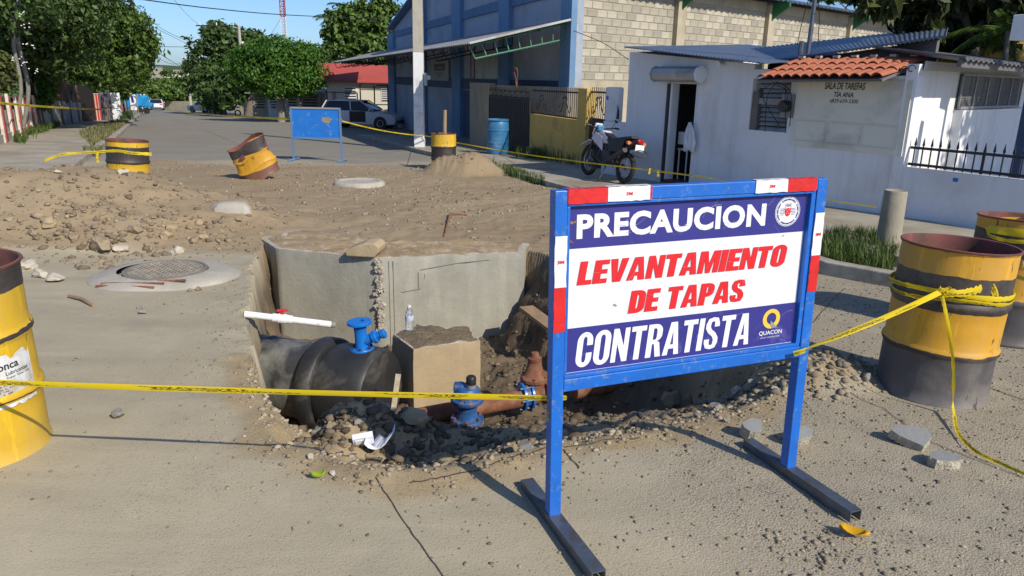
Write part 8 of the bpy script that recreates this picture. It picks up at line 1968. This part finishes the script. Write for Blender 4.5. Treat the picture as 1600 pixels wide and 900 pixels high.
wire([at(225, 36, 40), at(250, 38, 55)], 'short wire ending above the left trees', .014)
wire([at(245, 73, 50), at(310, 73, 70), at(373, 70, 70)], 'level wire from the left trees to the grey power pole', .018)
wire([at(243, 78, 48), at(262, 92, 70), at(285, 106, 110)], 'black wire dropping to the far power poles', .03)
wire([at(244, 90, 60), at(270, 100, 90), at(291, 97, 105)], 'faint wire between left trees and the far pole', .02)
wire([at(272, 0, 40), at(300, 30, 60), at(330, 52, 70)], 'faint wire dropping to the cross arm of the grey pole', .012)
for i, (x0, x1) in enumerate(((158, 170), (163, 175), (168, 178), (173, 182), (181, 190), (199, 206), (203, 210))):
    wire([at(x0, -6, 27), at((x0 + x1) / 2 + 1, 6, 29), at(x1, 20, 32)], 'one of the steep cables bunched over the left trees', .018, 4)
wire([at(443, 20, 148), at(432, 40, 140), at(418, 62, 130)], 'thin guy wire of the radio mast', .03, 4)
wire([at(1192, 46, 20), at(960, 70, 19), at(905, 55, 19.5)] if False else [at(896, 48, 19.6), at(940, 66, 18), at(982, 93, 14.2)], 'thin cable from the warehouse corner to the white house', .008, 8)
wire([at(1264, -4, 11.5), at(1252, 40, 11.7), at(1246, 70, 11.9)], 'thin stay wire left of the roof mast', .006, 6); wire([at(1279, -4, 11.4), at(1280, 30, 11.6), at(1278, 72, 11.8)], 'thin stay wire right of the roof mast', .006, 6)
# ------------------------------------------------------------------ far tapes
def T2(px, py, y): return at(px, py, y)
tape('yellow tape strung along the striped fence to the painted pillar', [(sag(T2(-25, 159, 19.2), T2(172, 171, 43.2), .05), .07, dict(n=14, seed=31))])
kd = Vector((proj((0, 0, 0))[0], 0, 0)) if False else T2(170, 236, 9.45)
tape('yellow tape lying over the dirt mound to the banded drum', [([T2(70, 252, 9.3), T2(74, 249, 9.3), T2(100, 241, 9.35), T2(130, 239, 9.4), kd], .035, dict(n=8, seed=33, crumple=.3)), ([kd, T2(187, 236, 9.43), T2(205, 239, 9.43), T2(237, 241, 9.5)], .045, dict(n=6, seed=35, crumple=.3)), ([T2(153, 238, 9.4), T2(152, 246, 9.4), T2(153, 254, 9.4)], .03, dict(n=4, seed=36))])
tape('yellow tape sagging across the road to the blue board', [(sag(T2(262, 171, 70), T2(452, 186, 17.72), .1), .05, dict(n=16, seed=37)), ([T2(452, 186, 17.72), T2(495, 185.5, 17.68), T2(534, 186, 17.65)], .025, dict(n=8, seed=38))])
tape('yellow tape from the blue board past the light pole to the drum', [(sag(T2(534, 189, 17.65), T2(662, 212, 21.9), .06), .028, dict(n=12, seed=39)), ([T2(662, 212, 21.9), T2(675, 214, 15.8)], .02, dict(n=6, seed=40))])
tape('yellow tape from the drum by the light pole along the pavement to the stub post', [([T2(713, 223, 15.7), T2(800, 238, 14.8), T2(900, 252, 13.4), T2(1000, 264, 12.1), T2(1110, 278, 10.8)], .022, dict(n=12, seed=41)), ([T2(1110, 278, 10.8), T2(1250, 305, 9.0), T2(1370, 324, 7.75)], .012, dict(n=12, seed=42)), ([T2(1016, 263, 11.9), T2(1015, 269, 11.9), T2(1014, 272, 11.9)], .03, dict(n=3, seed=43)), ([T2(1029, 266, 11.8), T2(1028, 272, 11.8), T2(1029, 276, 11.8)], .03, dict(n=3, seed=44))])
# ------------------------------------------------------------------ grass and weeds
def grass(name, pts, hgt, matl, seed=1, wd=.012, lean=.5):
    g = np.random.default_rng(seed); k = len(pts); P = np.array(pts); a = g.uniform(0, 6.28, k); h_ = hgt * (.5 + .8 * g.random(k)); l = lean * h_ * g.random(k)
    d = np.stack([np.cos(a), np.sin(a), np.zeros(k)], 1); s_ = np.stack([-np.sin(a), np.cos(a), np.zeros(k)], 1) * wd
    m_ = P + d * (l * .35)[:, None] + np.array([0, 0, 1]) * (h_ * .6)[:, None]; t_ = P + d * l[:, None] + np.array([0, 0, 1]) * (h_ * (1 - .25 * l / h_))[:, None]
    V = np.stack([P - s_, P + s_, m_ + s_ * .7, m_ - s_ * .7, t_], 1).reshape(-1, 3); F = []; b0 = np.arange(k) * 5
    me = bpy.data.meshes.new(name); F = [(int(b), int(b) + 1, int(b) + 2, int(b) + 3) for b in b0] + [(int(b) + 3, int(b) + 2, int(b) + 4) for b in b0]
    me.from_pydata(V.tolist(), [], F); me.update(); return tag(put(name, me, matl), None, None, kind='stuff')
def in_quad(n, quad, seed, lift_=.0, clump=0.5):
    rr = random.Random(seed); out = []; q = [G(*p) for p in quad]
    cl = [(rr.random(), rr.random()) for _ in range(max(3, n // 60))]
    while len(out) < n:
        if rr.random() < clump: c = rr.choice(cl); u, v = c[0] + rr.gauss(0, .05), c[1] + rr.gauss(0, .12)
        else: u, v = rr.random(), rr.random()
        if not (0 <= u <= 1 and 0 <= v <= 1): continue
        p = q[0].lerp(q[1], u).lerp(q[3].lerp(q[2], u), v); out.append((p.x, p.y, gzp(p.x, p.y) + lift_))
    return out
MT['grass'] = leafmat('grass', (0.03, 0.06, 0.012), (0.12, 0.17, 0.04), .3, 3); MT['weed'] = leafmat('weed', (0.10, 0.11, 0.04), (0.27, 0.26, 0.12), .3, 2)
grass('grass', in_quad(1700, [(1284, 380), (1405, 392), (1392, 440), (1282, 418)], 1, .02, .6), .19, MT['grass'], 1, .006, .7)
grass('grass', in_quad(700, [(1300, 372), (1376, 380), (1376, 392), (1300, 384)], 21, .02, .7), .16, MT['grass'], 2, .006, .7)
grass('grass', in_quad(900, [(760, 262), (850, 286), (852, 293), (768, 272)], 2, .0, .75), .16, MT['grass'], 3, .008, .6)
grass('weeds', in_quad(500, [(825, 250), (905, 258), (905, 268), (800, 252)], 3, .1, .7), .28, MT['grass'], 4, .012, .5)
grass('weeds', in_quad(4200, [(122, 212), (205, 182), (200, 196), (146, 236)], 4, .08, .35), .16, MT['weed'], 5, .016, 1.1)
grass('weeds', in_quad(500, [(184, 188), (206, 180), (209, 187), (190, 194)], 8, .1, .6), .45, MT['leaf_dark'], 6, .03, .8)
grass('weeds', in_quad(500, [(15, 226), (60, 206), (100, 196), (40, 232)], 5, .08, .9), .3, MT['grass'], 7, .02, .6)
grass('weeds', in_quad(250, [(130, 238), (160, 236), (160, 246), (134, 244)], 6, .06, .8), .16, MT['weed'], 8, .015, .6)
